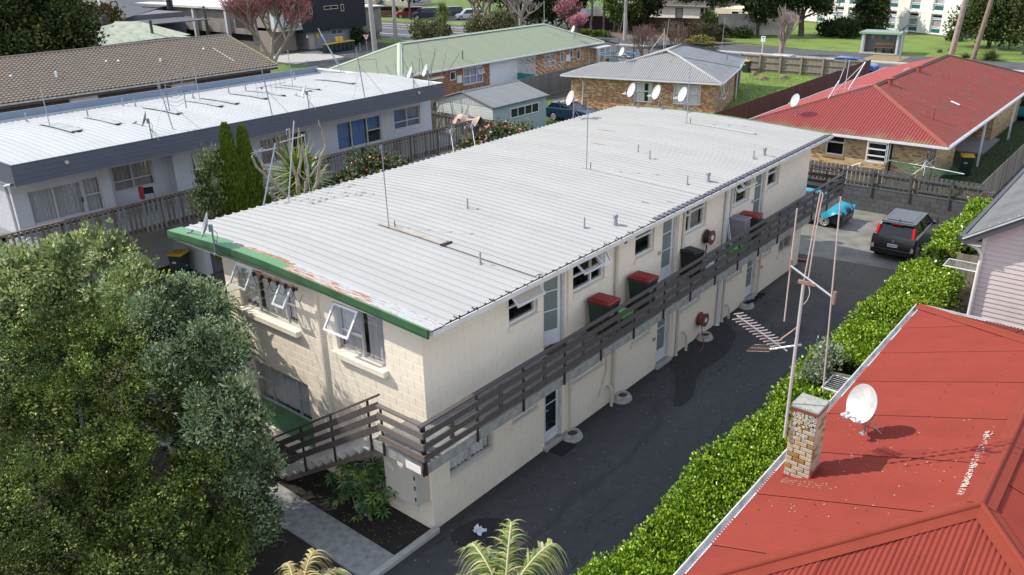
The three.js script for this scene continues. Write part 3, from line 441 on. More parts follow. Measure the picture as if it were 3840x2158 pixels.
  for (const [y, z] of [[3.7, -9.14], [3.72, -15.17], [1.05, -9.1], [.99, -16.5]]) ob(B, 'tap_box', [rbx(.05, .1, .1, .01, .03, y, z)], G.concLt);
}
// ribbed sheet roof swept along z over a bent section
function ribRoof(parent, sec, z0, z1, pitch, amp, per, mats, name = 'roof_sheet') {
  const prof = [[0, 0], [.72, 0], [.745, 1], [.9, 1], [.925, 0]], n = Math.round((z0 - z1) / pitch); let k = 0;
  for (let s = 0; s < n; s += per, k++) {
    const zs = []; for (let i = s; i < Math.min(n, s + per); i++) for (const [a, h] of prof) zs.push([z0 - (i + a) * pitch, h * amp]); zs.push([z0 - Math.min(n, s + per) * pitch, 0]);
    const pos = [], idx = [], uv = [], lift = rr(0, .004); zs.forEach(([z, h], c) => { sec.forEach(([x, y], i) => { pos.push(x, y + h + lift, z); uv.push(x, z); if (c && i) { const m = sec.length, a = (c - 1) * m + i - 1, b = c * m + i - 1; idx.push(a, a + 1, b + 1, a, b + 1, b); } }); });
    const g = rawGeo(pos, idx, uv).toNonIndexed(); g.computeVertexNormals(); g.userData.keepUV = true; ob(parent, name, g, mats[k % mats.length], { uv: 1 });
  }
}
// ---------- balcony railing and stairs ----------
{
  const R = thing('balcony_railing', 'dark brown board railing along the balcony of the cream flats', 'railing', [0, 0, 0]);
  const zs = [1.05]; for (let z = -.4; z > -20.8; z -= 1.47) zs.push(z); zs.push(-20.9);
  for (const z of zs) ob(R, 'post', [bb(1.003, 1.04, 2.47, 3.57, z - .02, z + .02)], G.post);
  for (let i = 0; i + 1 < zs.length; i++) if (zs[i] - zs[i + 1] > .9) { const m = (zs[i] + zs[i + 1]) / 2; ob(R, 'spacer', [bb(1.0, 1.04, 2.83, 3.44, m - .05, m + .05)], G.rail); }
  for (const [a, b] of [[2.82, 2.95], [3.07, 3.2], [3.32, 3.45]]) for (let i = 0; i < 5; i++) { const z0 = 1.12 - i * 4.42, z1 = z0 - 4.41; ob(R, 'rail_board', [bx(.032, b - a, z0 - z1, 1.058, (a + b) / 2 + rr(-.004, .004), (z0 + z1) / 2)], G.rail); }
  for (let i = 0; i < 5; i++) ob(R, 'handrail', [bx(.1, .035, 4.41, 1.03, 3.59, -1.03 - i * 4.42)], G.rail);
  // far end return
  for (const y of [2.885, 3.135, 3.385]) ob(R, 'rail_board', [bx(2.3, .13, .03, -.05, y, -20.93)], G.rail); ob(R, 'handrail', [bx(2.3, .035, .1, -.05, 3.59, -20.9)], G.rail); for (const x of [-1.1, -.35, .4]) ob(R, 'post', [bb(x - .02, x + .02, 2.47, 3.57, -20.91, -20.87)], G.post);
  for (const y of [2.885, 3.135, 3.385]) ob(R, 'rail_board', [bx(.03, .13, .9, -1.2, y, -20.5)], G.rail);
  // landing end
  for (const y of [2.885, 3.135, 3.385]) ob(R, 'rail_board', [bx(1.24, .13, .032, .45, y, 1.13)], G.railOld); ob(R, 'handrail', [bx(1.25, .035, .09, .45, 3.59, 1.1)], G.railOld);
  for (const x of [-.12, .98]) ob(R, 'post', [bb(x - .02, x + .02, 2.45, 3.57, 1.066, 1.1)], G.post);
  const St = thing('staircase', 'open concrete tread staircase with dark board railing at the end of the cream flats', 'staircase', [0, 0, 0]);
  const x0 = -4.15, y0 = .16, x1 = -.5, y1 = 2.52, n = 13;
  for (let i = 0; i < n; i++) { const t = i / (n - 1); ob(St, 'tread', [rbx(.27, .07, 1.0, .02, x0 + (x1 - x0) * t, y0 + (y1 - y0) * t, .52)], G.concLt); }
  const sl = Math.atan2(y1 - y0, x1 - x0), sLen = Math.hypot(x1 - x0, y1 - y0) + .4;
  for (const z of [.1, .86]) ob(St, 'stringer', [bx(sLen, .2, .07, (x0 + x1) / 2, (y0 + y1) / 2 - .13, z, 0, 0, sl)], z > .5 ? G.railOld : G.rail);
  const ry = x => y0 + (y1 - y0) * (x - x0) / (x1 - x0);
  for (const d of [.33, .58, .83]) ob(St, 'rail_board', [bx(sLen + .1, .13, .032, (x0 + x1) / 2 + .12, ry((x0 + x1) / 2 + .12) + d + .02, 1.075, 0, 0, sl)], G.rail);
  ob(St, 'handrail', [bx(sLen + .1, .04, .08, (x0 + x1) / 2 + .12, ry((x0 + x1) / 2 + .12) + 1.06, 1.06, 0, 0, sl)], G.rail);
  for (const x of [-4.12, -2.95, -1.8, -.55]) ob(St, 'post', [bb(x - .02, x + .02, ry(x) - .1, ry(x) + 1.05, 1.02, 1.055)], G.post);
}
function rebase(g, x, y, z) { const s = new Set(); g.traverse(m => { if (m.isMesh && !s.has(m.geometry)) { s.add(m.geometry); m.geometry.translate(-x, -y, -z); } }); g.position.set(x, y, z); g.updateMatrixWorld(true); }
rebase(flats, -3.4, 0, -10);
const greyBlock = [bump(M([.5, .51, .54], .85, 'soft', 2), 'grain', .6, .004), bump(M([.49, .5, .53], .85, 'soft', 2), 'grain', .6, .004)];
// ---------- grey-fascia flats on the left ----------
const flats2 = thing('block_of_flats', 'pale grey concrete block flats with deep blue grey fascia behind timber balustrade', 'building');
{
  const B = flats2, X = -19.9, fs = FR(X, 0, 0, PI / 2), fe = FR(-28.3, 0, -.05, 0);
  const fasc = M([.085, .095, .125], .55, 'soft', 3), fb = M([.17, .22, .29], .5, 'soft', 2), wf = M([.5, .49, .47], .5, 'soft', 1);
  const os = [[.54, 2.38, 2.88, 4.1], [2.42, 3.05, 2.86, 4.14], [3.45, 5.97, 2.7, 4.4], [6.78, 8.75, 3.16, 4.19], [9.95, 12.43, 3.05, 4.18], [14.12, 16.85, 2.9, 4.18], [17.7, 19.5, 3.24, 4.25], [1, 3, .6, 1.9], [6.6, 8.4, .6, 1.9]];
  ob(B, 'wall', [...wallGeo(.05, 20.2, 0, 4.7, .2, os, fs), ...wallGeo(0, 8.2, 0, 5.3, .2, [], fe), bb(-28.3, -28.1, 0, 5.2, -20.2, -.25), bb(-28.3, X, 0, 5.3, -20.3, -20.1)], M([.44, .45, .48], .9));
  laidWall(B, 'block', fs, .05, 20.2, 2.5, 4.7, os, .4, .2, .009, .004, greyBlock, 260); laidWall(B, 'block', fe, 0, 8.4, 1.6, 5.0, [], .4, .2, .009, .004, greyBlock, 40);
  // recess with its own back wall
  ob(B, 'recess_wall', [...wallGeo(3.45, 5.97, 2.6, 4.5, .1, [[3.75, 5.38, 3.22, 4.22]], FR(X - .5, 0, 0, PI / 2)), bb(X - .5, X - .2, 2.6, 4.5, -3.45, -3.35), bb(X - .5, X - .2, 2.6, 4.5, -6.07, -5.97)], greyBlock[0]);
  const w = { f: .05, fm: wf, dep: -.06 };
  win(B, fs, .54, 2.38, 2.88, 4.1, { ...w, cols: [.46], curtain: G.curtain }); win(B, fs, 2.42, 3.05, 2.86, 4.14, { ...w, tr: [[.5]], curtain: G.curtain });
  win(B, FR(X - .5, 0, 0, PI / 2), 3.75, 5.38, 3.22, 4.22, { ...w, cols: [.48], tr: [[.38], [.38]], curtain: M([.3, .3, .27], .9, 'streak', .4) });
  win(B, fs, 6.78, 8.75, 3.16, 4.19, { ...w, cols: [.5], tr: [[.35], [.35]], open: { 1: .25 }, curtain: 0, sill: 1, sillM: greyBlock[0] });
  win(B, fs, 9.95, 12.43, 3.05, 4.18, { ...w, cols: [.27, .62], tr: [[], [], [.4]], curtain: G.curtainBr, cspan: [[0, .3], [.3, .6]] });
  win(B, fs, 14.12, 16.85, 2.9, 4.18, { ...w, cols: [.32, .68], tr: [[], [], [.48]], curtain: G.curtainB, cspan: [[0, .3], [.35, .66, .0], [.7, .98, .5]] });
  win(B, fs, 17.7, 19.5, 3.24, 4.25, { ...w, cols: [.5], tr: [[.35], [.35]], curtain: M([.13, .18, .32], .9, 'streak', .3), sill: 1, sillM: greyBlock[0] });
  win(B, fs, 1, 3, .6, 1.9, { ...w, cols: [.5], curtain: G.curtainBr }); win(B, fs, 6.6, 8.4, .6, 1.9, { ...w, cols: [.5], tr: [[.4], [.4]], curtain: G.curtainBr });
  ob(B, 'door_handle', [rbx(.04, .2, .04, .015, X + .02, 3.4, -2.3)], G.black);
  // fascia of wide boards
  for (let i = 0; i < 4; i++) ob(B, 'fascia_board', [bb(-18.46, -18.43, 4.7 + i * .17, 4.865 + i * .17, -19.8, .25), bb(-28.3, -18.46, 4.7 + i * .17, 4.865 + i * .17, .22, .25)], fasc);
  ob(B, 'fascia_cap', [bb(-18.47, -18.41, 5.38, 5.41, -19.83, .27), bb(-28.3, -18.47, 5.38, 5.41, .2, .27)], fasc); ob(B, 'fascia_board', [bb(-28.3, -18.46, 4.8, 5.36, -19.82, -19.78)], G.white);
  ob(B, 'roof_capping', [bb(-28.3, -18.5, 5.36, 5.42, -19.84, -19.7)], G.white);
  ob(B, 'soffit', [bb(-19.9, -18.46, 4.68, 4.71, -19.8, .25)], wf);
  ribRoof(B, [[-28.0, 5.12], [-26.8, 5.24], [-25.4, 5.37], [-24, 5.46], [-22.6, 5.49], [-21.2, 5.46], [-19.8, 5.40], [-18.5, 5.33]], .2, -19.75, .25, .035, 3, [M([.43, .435, .445], .55, 'faint', 2), M([.42, .425, .435], .55, 'faint', 3), M([.44, .445, .452], .55, 'faint', 2.6)]);
  ob(B, 'box_gutter', [bb(-28.34, -28.28, 5.0, 5.5, -19.85, .25), bb(-28.28, -28.0, 5.0, 5.06, -19.85, .25), bb(-28.6, -28.34, 5.2, 5.24, -19.85, .25)], fb);
  const ry = x => 5.5 - .012 * Math.pow(x + 22.6, 2);
  for (const [x, z] of [[-26.41, -3.44], [-24.28, -5], [-25.41, -7.59], [-26.57, -7.61], [-25.1, -10.2], [-24.64, -11.78], [-24.67, -12.71], [-26.32, -16.76]]) ob(B, 'vent_pipe', [cyl(.03, .03, .34, x, ry(x), z, 8), cyl(.06, .04, .07, x, ry(x), z, 8)], G.pvcGrey);
  for (const [z, w2] of [[-3.35, .5], [-4.95, .3], [-7.5, .3], [-9.43, .28], [-10.22, .28], [-11.69, .25], [-12.62, .25], [-14.09, .25], [-14.6, .25], [-16.78, .25]]) { const ps = []; for (let i = 0; i < 6; i++) { const a = -24.6 + i * .5, b = a + .5; ps.push(rawGeo([a, ry(a) + .045, z - w2 / 2, a, ry(a) + .045, z + w2 / 2, b, ry(b) + .045, z + w2 / 2, a, ry(a) + .045, z - w2 / 2, b, ry(b) + .045, z + w2 / 2, b, ry(b) + .045, z - w2 / 2])); } ob(B, 'overflashing', ps, M([.38, .39, .4], .6, 'blot', 1)); ob(B, 'flashing_end', [bx(.07, .04, w2 * .8, -21.6, ry(-21.6) + .03, z)], G.dark); }
  for (const z of [-1.46, -18.05]) ob(B, 'spotlight', [cyl(.05, .07, .08, 0, 0, 0, 10).rotateZ(-PI / 2).translate(-18.43, 5.18, z)], G.alu);
  ob(B, 'downpipe', [tube([[-18.6, 4.75, .3], [-19.2, 4.6, .3], [-19.75, 4.3, .12], [-19.78, 3.9, .1], [-19.78, 2.7, .1]], .05, 20, 8)], wf);
  ob(B, 'balcony_slab', [bb(X, -17.15, 2.4, 2.6, -20.3, 1.6), bb(-22, X, 2.4, 2.6, 0, 1.6)], G.concDk);
  ob(B, 'partition_wall', [bb(X, -17.6, 0, 2.38, -5.6, -5.35)], greyBlock[1]); ob(B, 'plinth', [bb(-19.88, -17.6, 0, .7, -8, -5.62)], M([.1, .1, .115], .8, 'soft', 2));
  rebase(B, -23.2, 0, -10);
  const R = thing('balustrade', 'weathered timber baluster railing along the grey flats balcony', 'railing');
  for (let z = 1.5; z > -20.3; z -= .178) ob(R, 'baluster', [bx(.035, 1.12, .075, -17.07 + rr(-.004, .004), 3.05, z, 0, 0, rr(-.01, .01))], pick([G.timberGrey, G.timberBr, G.timberGrey]));
  for (let z = 1.4; z > -20.3; z -= 1.75) ob(R, 'post', [bb(-17.19, -17.1, 2.35, 3.56, z - .045, z + .045)], G.timberBr);
  for (let i = 0; i < 5; i++) { ob(R, 'handrail', [bx(.13, .04, 4.37, -17.1, 3.62, 1.6 - 2.19 - i * 4.38)], G.timberBr); ob(R, 'bottom_rail', [bx(.04, .09, 4.37, -17.12, 2.64, 1.6 - 2.19 - i * 4.38)], G.timberBr); ob(R, 'top_rail', [bx(.04, .09, 4.37, -17.12, 3.5, 1.6 - 2.19 - i * 4.38)], G.timberBr); }
  rebase(R, -17.1, 2.4, -9.4);
}
// ---------- hip roofs and brick houses ----------
const redCorr = [bump(M([.235, .038, .026], .8, 'soft', 1.7, { specularIntensity: .4 }), 'grain', .6, .003), bump(M([.238, .039, .026], .8, 'soft', 1.3, { specularIntensity: .4 }), 'grain', .6, .003), bump(M([.23, .037, .025], .8, 'soft', 2.1, { specularIntensity: .4 }), 'grain', .6, .003)];
const redMoss = (() => { const t = dataTex(512, 512, (u, v) => { const a = fbm(u, v, 8, 5, 201), b = fbm(u, v, 5, 3, 211), c = vnoise(u * 128, v * 128, 128, 221); let k = [.19, .03, .022]; if (a > .5) k = k.map((x, i) => x * (1 - (a - .5) * 1.6) + [.06, .05, .03][i] * (a - .5) * 1.6); if (c > .86 && b > .45) k = [.22, .14, .08]; return k; }, true); t.repeat.set(.2, .2); const m = M([1, 1, 1], .8); m.map = t; return m; })();
const redMossLow = (() => { const t = dataTex(256, 512, (u, v) => { const a = fbm(u, v, 12, 5, 231); const k = Math.max(0, Math.min(1, (.13 - v) * 5 + (a - .5) * 1.3)); const r = [.23, .032, .026], m = [.2, .135, .065]; return r.map((x, i) => x + (m[i] - x) * k); }, true); t.repeat.set(.2, .19); const m = M([1, 1, 1], .7); m.map = t; return m; })();
const corr = { pitch: .07, amp: .016, width: 11, lap: .004 };
function eaves(parent, poly, h, mat, soff) { // gutters along a closed eave polygon, soffit board below
  for (let i = 0; i < poly.length; i++) { const a = poly[i], b = poly[(i + 1) % poly.length]; const L = Math.hypot(b[0] - a[0], b[1] - a[1]), g = [bx(L, .11, .02, 0, 0, .05), bx(L, .02, .1, 0, -.05, 0), bx(L, .16, .02, 0, -.03, -.06)]; ap(g, new THREE.Matrix4().makeRotationY(-Math.atan2(b[1] - a[1], b[0] - a[0])).setPosition((a[0] + b[0]) / 2, h - .03, (a[1] + b[1]) / 2)); ob(parent, 'gutter', g, mat); }
  const s = new THREE.Shape(poly.map(p => new THREE.Vector2(p[0], -p[1]))); ob(parent, 'soffit', [new THREE.ShapeGeometry(s).rotateX(-PI / 2).translate(0, h - .1, 0)], soff || G.whiteOld);
}
// red roofed house at the lower right, with the chimney
const houseA = thing('house', 'near house under a red corrugated iron hip roof with brick chimney', 'house');
{
  const B = houseA, h = 3.5, x0 = 6.6, x1 = 12.62, z0 = 1.83, z1 = -10.1, r = 4.5, rx = 9.61, ra = -1.18, rb = -7.09;
  const c = { pitch: .07, amp: .017, width: 11, lap: .011 };
  sheets(B, 'roof_sheet', [[x0, h, z0], [x0, h, z1], [rx, r, rb], [rx, r, ra]], redCorr, c);
  sheets(B, 'roof_sheet', [[x1, h, z0], [x1, h, z1], [rx, r, rb], [rx, r, ra]], redCorr, c);
  sheets(B, 'roof_sheet', [[x0, h, z0], [x1, h, z0], [rx, r, ra]], redCorr, c); sheets(B, 'roof_sheet', [[x0, h, z1], [x1, h, z1], [rx, r, rb]], redCorr, c);
  const cp = M([.23, .039, .022], .75, 'soft', 1, { specularIntensity: .4 });
  for (const q of [[[rx, r, ra], [rx, r, rb]], [[x0, h, z0], [rx, r, ra]], [[x1, h, z0], [rx, r, ra]], [[x0, h, z1], [rx, r, rb]], [[x1, h, z1], [rx, r, rb]]]) capping(B, 'ridge_cap', q[0], q[1], .14, cp);
  eaves(B, [[x0 - .05, z0], [x1 + .05, z0], [x1 + .05, z1 - .05], [x0 - .05, z1 - .05]], h, G.whiteOld);
  ob(B, 'wall', [bb(x0 + .4, x1 - .4, 0, h - .1, z1 + .4, z0 - .4)], M([.6, .58, .52], .8, 'soft', 2));
  // nail heads, pale scratches and lichen
  const nl = []; const ry = x => h + .332 * (Math.min(x, 2 * rx - x) - x0); for (let i = 0; i < 90; i++) { const x = x0 + .25 + (i % 4) * .72, z = ra + 1.2 - Math.floor(i / 4) * .36 + rr(-.05, .05); nl.push(cyl(.009, .006, .012, x, ry(x) + .017, z, 5)); } ob(B, 'roofing_nails', nl, M([.1, .03, .02], .8), { kind: 'stuff' });
  const lich = []; for (let i = 0; i < 260; i++) { const t = Math.pow(rnd(), 1.3) * 2.1, x = rx - .3 + rr(-.035, .035) * (1 + t * .3) - .02 * t, z = ra - .2 - t; lich.push(new THREE.CircleGeometry(rr(.006, .022), 5).rotateX(-PI / 2).rotateZ(.32).translate(x, ry(x) + .022, z)); } for (let i = 0; i < 90; i++) { const x = rr(x0 + .2, rx - .2), z = rr(-4, ra + .8); lich.push(new THREE.CircleGeometry(rr(.005, .014), 5).rotateX(-PI / 2).rotateZ(.32).translate(x, ry(x) + .02, z)); } ob(B, 'lichen', lich, M([.42, .36, .3], .9), { kind: 'stuff' });
  const mz = []; for (let i = 0; i < 120; i++) { const x = 6.85 + Math.pow(rnd(), 2) * .9, z = -1.35 + rr(-.08, .1) + (x - 6.85) * .1; mz.push(new THREE.SphereGeometry(rr(.008, .022), 5, 4).scale(1, .5, 1).translate(x, ry(x) + .015, z)); } ob(B, 'moss', mz, M([.2, .19, .13], .95), { kind: 'stuff' });
  // chimney of bricks
  const ch = ob(B, 'chimney', [bb(6.82, 7.2, 3.45, 4.88, -1.86, -1.46)], M([.035, .02, .022], .95));
  const bm = [M([.5, .37, .23], .85, 'blot', .3), M([.48, .38, .27], .85, 'blot', .3), M([.33, .17, .05], .85, 'blot', .3), M([.42, .36, .28], .85, 'blot', .3), M([.5, .38, .25], .85, 'blot', .25)];
  const lay = (fr, L) => { for (const s of courses(0, L, 3.56, 4.72, [], .205, .078, .01)) ob(ch, 'brick', pillow(s[0], s[1], s[2], s[3], .012, .006).applyMatrix4(fr), pick(bm)); for (let u = 0; u < L - .02; u += .0685) ob(ch, 'brick', pillow(u, u + .06, 4.73, 4.86, .012, .006).applyMatrix4(fr), pick(bm)); };
  lay(FR(6.81, 0, -1.458, 0), .4); lay(FR(7.21, 0, -1.46, PI / 2), .4); lay(FR(6.81, 0, -1.86, -PI / 2), .4);
  ob(ch, 'chimney_band', [bb(6.79, 7.23, 4.87, 4.91, -1.88, -1.435)], M([.25, .05, .035], .8, 'blot', .2)); ob(ch, 'chimney_cap', [rbx(.45, .05, .46, .015, 7.01, 4.935, -1.66)], bump(M([.36, .35, .31], .95, 'blot', .15), 'blot', .2, .01));
  ob(ch, 'chimney_flashing', [bb(6.795, 7.225, 3.5, 3.66, -1.46, -1.435), bb(7.21, 7.235, 3.6, 3.8, -1.88, -1.435)], M([.3, .04, .03], .6));
  const li = []; for (let i = 0; i < 70; i++) { const y = 4.9 - Math.pow(rnd(), 1.6) * .5; li.push(new THREE.CircleGeometry(rr(.008, .03), 7).translate(rr(6.83, 7.2), y, -1.441)); } ob(ch, 'lichen', li, M([.42, .43, .36], .95), { kind: 'stuff' });
  rebase(B, 9.6, 0, -4);
}
// pink weatherboard house
{
  const B = thing('house', 'pale pink weatherboard house with dark grey gable roof beside the hedge', 'house');
  const X = 7.3, Z = -12.3, bm = M([.56, .47, .47], .6, 'soft', 1.5), tr = M([.68, .64, .6], .5, 'soft', 1), rf = M([.12, .122, .128], .55, 'blot', 1.5);
  ob(B, 'wall', [bb(X + .02, X + 7, 0, 4.9, Z - 10, Z - .03)], bm);
  { const s = new THREE.Shape([[X + .02, 4.88], [X + 7, 4.88], [X + 3.5, 7.2]].map(p => new THREE.Vector2(...p))); ob(B, 'gable', [new THREE.ExtrudeGeometry(s, { depth: .1, bevelEnabled: false }).translate(0, 0, Z - .14)], bm); }
  for (let i = 0; i < 54; i++) { const y = .3 + i * .123; const half = y > 4.95 ? (y - 4.95) / (2.3 / 3.5) : 0; if (half > 3.3) break; const x0 = X + half, x1 = X + 7 - half; const g = rawGeo([x0, y, .032, x1, y, .032, x1, y + .125, .012, x0, y, .032, x1, y + .125, .012, x0, y + .125, .012, x0, y, .032, x0, y, 0, x1, y, 0, x0, y, .032, x1, y, 0, x1, y, .032]); ob(B, 'weatherboard', g.translate(0, 0, Z - .03), bm); }
  ob(B, 'corner_board', [bb(X - .03, X + .06, 0, 4.9, Z - .05, Z + .03)], tr);
  const e = 4.75, ex = X - .42, k = 2.3 / 3.5, rx = X + 3.5, top = e + (rx - ex) * k, zf = Z + .3;
  sheets(B, 'roof_sheet', [[ex, e, zf], [ex, e, Z - 10], [rx, top, Z - 10], [rx, top, zf]], rf, corr); sheets(B, 'roof_sheet', [[2 * rx - ex, e, zf], [2 * rx - ex, e, Z - 10], [rx, top, Z - 10], [rx, top, zf]], rf, corr);
  const L = Math.hypot(rx - ex, top - e), a = Math.atan2(top - e, rx - ex);
  ob(B, 'barge_board', [bx(L, .2, .03, (ex + rx) / 2, (e + top) / 2 - .08, zf + .01, 0, 0, a), bx(L, .2, .03, 2 * rx - (ex + rx) / 2, (e + top) / 2 - .08, zf + .01, 0, 0, -a)], M([.06, .062, .075], .5)); ob(B, 'barge_flashing', [bx(L, .03, .16, (ex + rx) / 2, (e + top) / 2 + .035, zf - .05, 0, 0, a)], rf); ob(B, 'barge_trim', [bx(L, .03, .04, (ex + rx) / 2, (e + top) / 2 + .0, zf + .03, 0, 0, a)], G.whiteOld);
  ob(B, 'soffit', [bx(L, .02, .5, (ex + rx) / 2, (e + top) / 2 - .16, zf - .25, 0, 0, a), bb(ex, X, e - .14, e - .12, Z - 10, zf)], tr);
  ob(B, 'gutter', [bb(ex - .1, ex, e - .05, e + .05, Z - 10, zf)], M([.05, .05, .06], .5));
  ob(B, 'downpipe', [tube([[ex + .05, e - .15, Z + .12], [X - .1, e - .25, Z + .1], [X + .02, e - .4, Z + .09], [X + .02, e - .8, Z + .09], [X + .02, .1, Z + .09]], .045, 30, 8)], tr);
  ob(B, 'lean_to_roof', [bx(2, .04, 1.0, X + 2.4, 2.75, Z + .5, 0, .25)], M([.12, .11, .1], .8));
  rebase(B, X + 3.5, 0, Z - 5);
}
// brick helper for the houses: bricks joined (too small to pick apart), nearest few hundred single
const brickM = { tan: [M([.5, .36, .18], .9), M([.54, .4, .21], .9), M([.45, .31, .15], .9), M([.3, .16, .06], .9), M([.52, .38, .2], .9)], red: [M([.36, .15, .06], .9), M([.42, .22, .1], .9), M([.5, .34, .2], .9), M([.28, .11, .05], .9), M([.55, .4, .25], .9), M([.4, .2, .08], .9)], brn: [M([.24, .09, .045], .9), M([.3, .13, .06], .9), M([.2, .075, .04], .9), M([.36, .18, .09], .9)] };
const mortar = M([.3, .25, .2], .95);
function brickWall(B, fr, L0, L1, H1, ops, pal, cap = 0) { ob(B, 'wall', wallGeo(L0, L1, 0, H1, .15, ops, fr), mortar); laidWall(B, 'brick', fr, L0, L1, .1, H1, ops, .215, .079, .012, .006, pal, cap); }
// red roof brick house behind the grey wall
{
  const B = thing('house', 'long tan brick house with mossy red corrugated hip roof behind the grey block wall', 'house');
  const h = 2.55, x0 = -8.2, x1 = 2.05, z0 = -32.1, z1 = -57.1, rx = -3.08, r = 4.3, ra = -37.15, rb = -52.05;
  sheets(B, 'roof_sheet', [[x0, h, z0], [x1, h, z0], [rx, r, ra]], redMossLow, { pitch: .15, amp: .042, width: 5, lap: .004 });
  sheets(B, 'roof_sheet', [[x1, h, z0], [x1, h, z1], [rx, r, rb], [rx, r, ra]], redMoss, { ...corr, amp: .01 });
  sheets(B, 'roof_sheet', [[x0, h, z0], [x0, h, z1], [rx, r, rb], [rx, r, ra]], [M([.29, .04, .034], .7, 'soft', 3)], { ...corr, amp: .01 }); sheets(B, 'roof_sheet', [[x0, h, z1], [x1, h, z1], [rx, r, rb]], redMoss, corr);
  const cp = M([.26, .055, .038], .7, 'soft', 1), cpd = M([.06, .035, .025], .8, 'blot', .7);
  capping(B, 'ridge_cap', [rx, r, ra], [rx, r, rb], .12, cpd); capping(B, 'hip_cap', [x1, h, z0], [rx, r, ra], .13, cp); capping(B, 'hip_cap', [x0, h, z0], [rx, r, ra], .1, cpd); capping(B, 'hip_cap', [x1, h, z1], [rx, r, rb], .12, cpd);
  eaves(B, [[x0, z0 + .05], [x1 + .05, z0 + .05], [x1 + .05, z1], [x0, z1]], h, G.white);
  const ff = FR(-7.7, 0, -32.55, 0), os = [[3.98, 4.92, 1.38, 2.44], [6.15, 7.25, .9, 2.4]];
  brickWall(B, ff, 0, 8.75, 2.45, os, brickM.tan, 150);
  win(B, ff, 3.98, 4.92, 1.38, 2.44, { f: .07, tr: [[.62]], curtain: 0, sill: 1, sillM: brickM.tan[3] });
  const bay = FR(-7.7, 0, -31.9, 0); win(B, bay, 6.2, 7.2, 1.43, 2.42, { f: .06, tr: [[.33, .66]], curtain: 0, dep: -.05 }); win(B, FR(-.5, 0, -31.9, PI / 2), .03, .6, 1.43, 2.42, { f: .05, tr: [[.33, .66]], curtain: 0, dep: -.05, room: 0 });
  laidWall(B, 'brick', bay, 6.2, 7.2, .5, 1.42, [], .215, .079, .012, .006, brickM.tan, 40); ob(B, 'bay_base', [bb(-1.5, -.51, 0, 1.42, -32.5, -31.905), bb(-1.52, -.49, 2.42, 2.46, -32.55, -31.9)], mortar);
  const fr_ = FR(1.05, 0, -32.55, PI / 2); brickWall(B, fr_, 0, 6.3, 2.45, [[.35, 1.15, 1.5, 2.4]], brickM.tan, 60); win(B, fr_, .35, 1.15, 1.5, 2.4, { f: .06, tr: [[.5]], curtain: 0, sill: 1, sillM: brickM.tan[3] });
  ob(B, 'porch_floor', [bb(-1, 1.7, 0, .12, -47.5, -42.9)], G.conc); brickWall(B, FR(-.6, 0, -38.85, PI / 2), 0, 14, 2.45, [], brickM.brn); brickWall(B, FR(1.9 - .6, 0, -46.8, PI / 2), 0, 8, 2.45, [], brickM.tan); ob(B, 'wall', [bb(-7.7, -7.5, 0, 2.45, -56.6, -32.6), bb(-7.7, 1.3, 0, 2.45, -56.6, -56.4)], brickM.tan[0]);
  brickWall(B, FR(-.6, 0, -46.79, 0), 0, 1.9, 2.45, [], brickM.tan); brickWall(B, FR(-.6, 0, -38.84, PI), -1.65, 0, 2.45, [], brickM.tan);
  for (const z of [-40, -48]) ob(B, 'porch_post', [bb(2.0, 2.1, 0, 2.5, z - .05, z + .05)], G.white);
  ob(B, 'downpipe', [cyl(.045, .045, 2.4, 1.12, .05, -34.3, 8)], M([.5, .4, .36], .7));
  const ry = x => h + .343 * Math.min(x - x0, x1 - x);
  for (const [x, z, s] of [[-2.7, -38.6, 1], [-2.75, -44.2, 1]]) ob(B, 'flue', [cyl(.13, .12, .42, x, ry(x) - .05, z, 10), cyl(.2, .14, .07, x, ry(x) + .32, z, 10)], M([.32, .06, .035], .7, 'blot', .3));
  for (const [x, z, l, q] of [[.4, -35.6, .62, .05], [.1, -35.5, .4, .025], [-.2, -42.5, .4, .025], [.1, -46.3, .35, .025], [-1.4, -45.5, .3, .02]]) ob(B, 'vent_pipe', [cyl(q, q, l, x, ry(x), z, 8)], M([.34, .1, .05], .7, 'blot', .2));
  ob(B, 'skylight', [bx(.5, .03, .2, .3, ry(.3) + .04, -40.5, 0, 0, -.33)], G.white); ob(B, 'skylight', [bx(.14, .03, .8, -3.8, ry(-3.8) + .05, -45.5, 0, 0, .33)], G.whiteOld);
  ob(B, 'ramp_rail', [rod([-2.54, .95, -31.4], [-1.5, 1.45, -31.4], .03), ...[[-2.1, 1.15], [-1.55, 1.42]].map(p => rod([p[0], 0, -31.4], [p[0], p[1], -31.4], .035)), rod([-2.54, .6, -31.4], [-1.5, 1.1, -31.4], .02)], M([.68, .62, .58], .5));
  ob(B, 'lead_wire', rods([[-5.6, 3.5, -36.5], [-3.1, 4.4, -37.2]], .012), G.steel);
  rebase(B, -3, 0, -44);
}
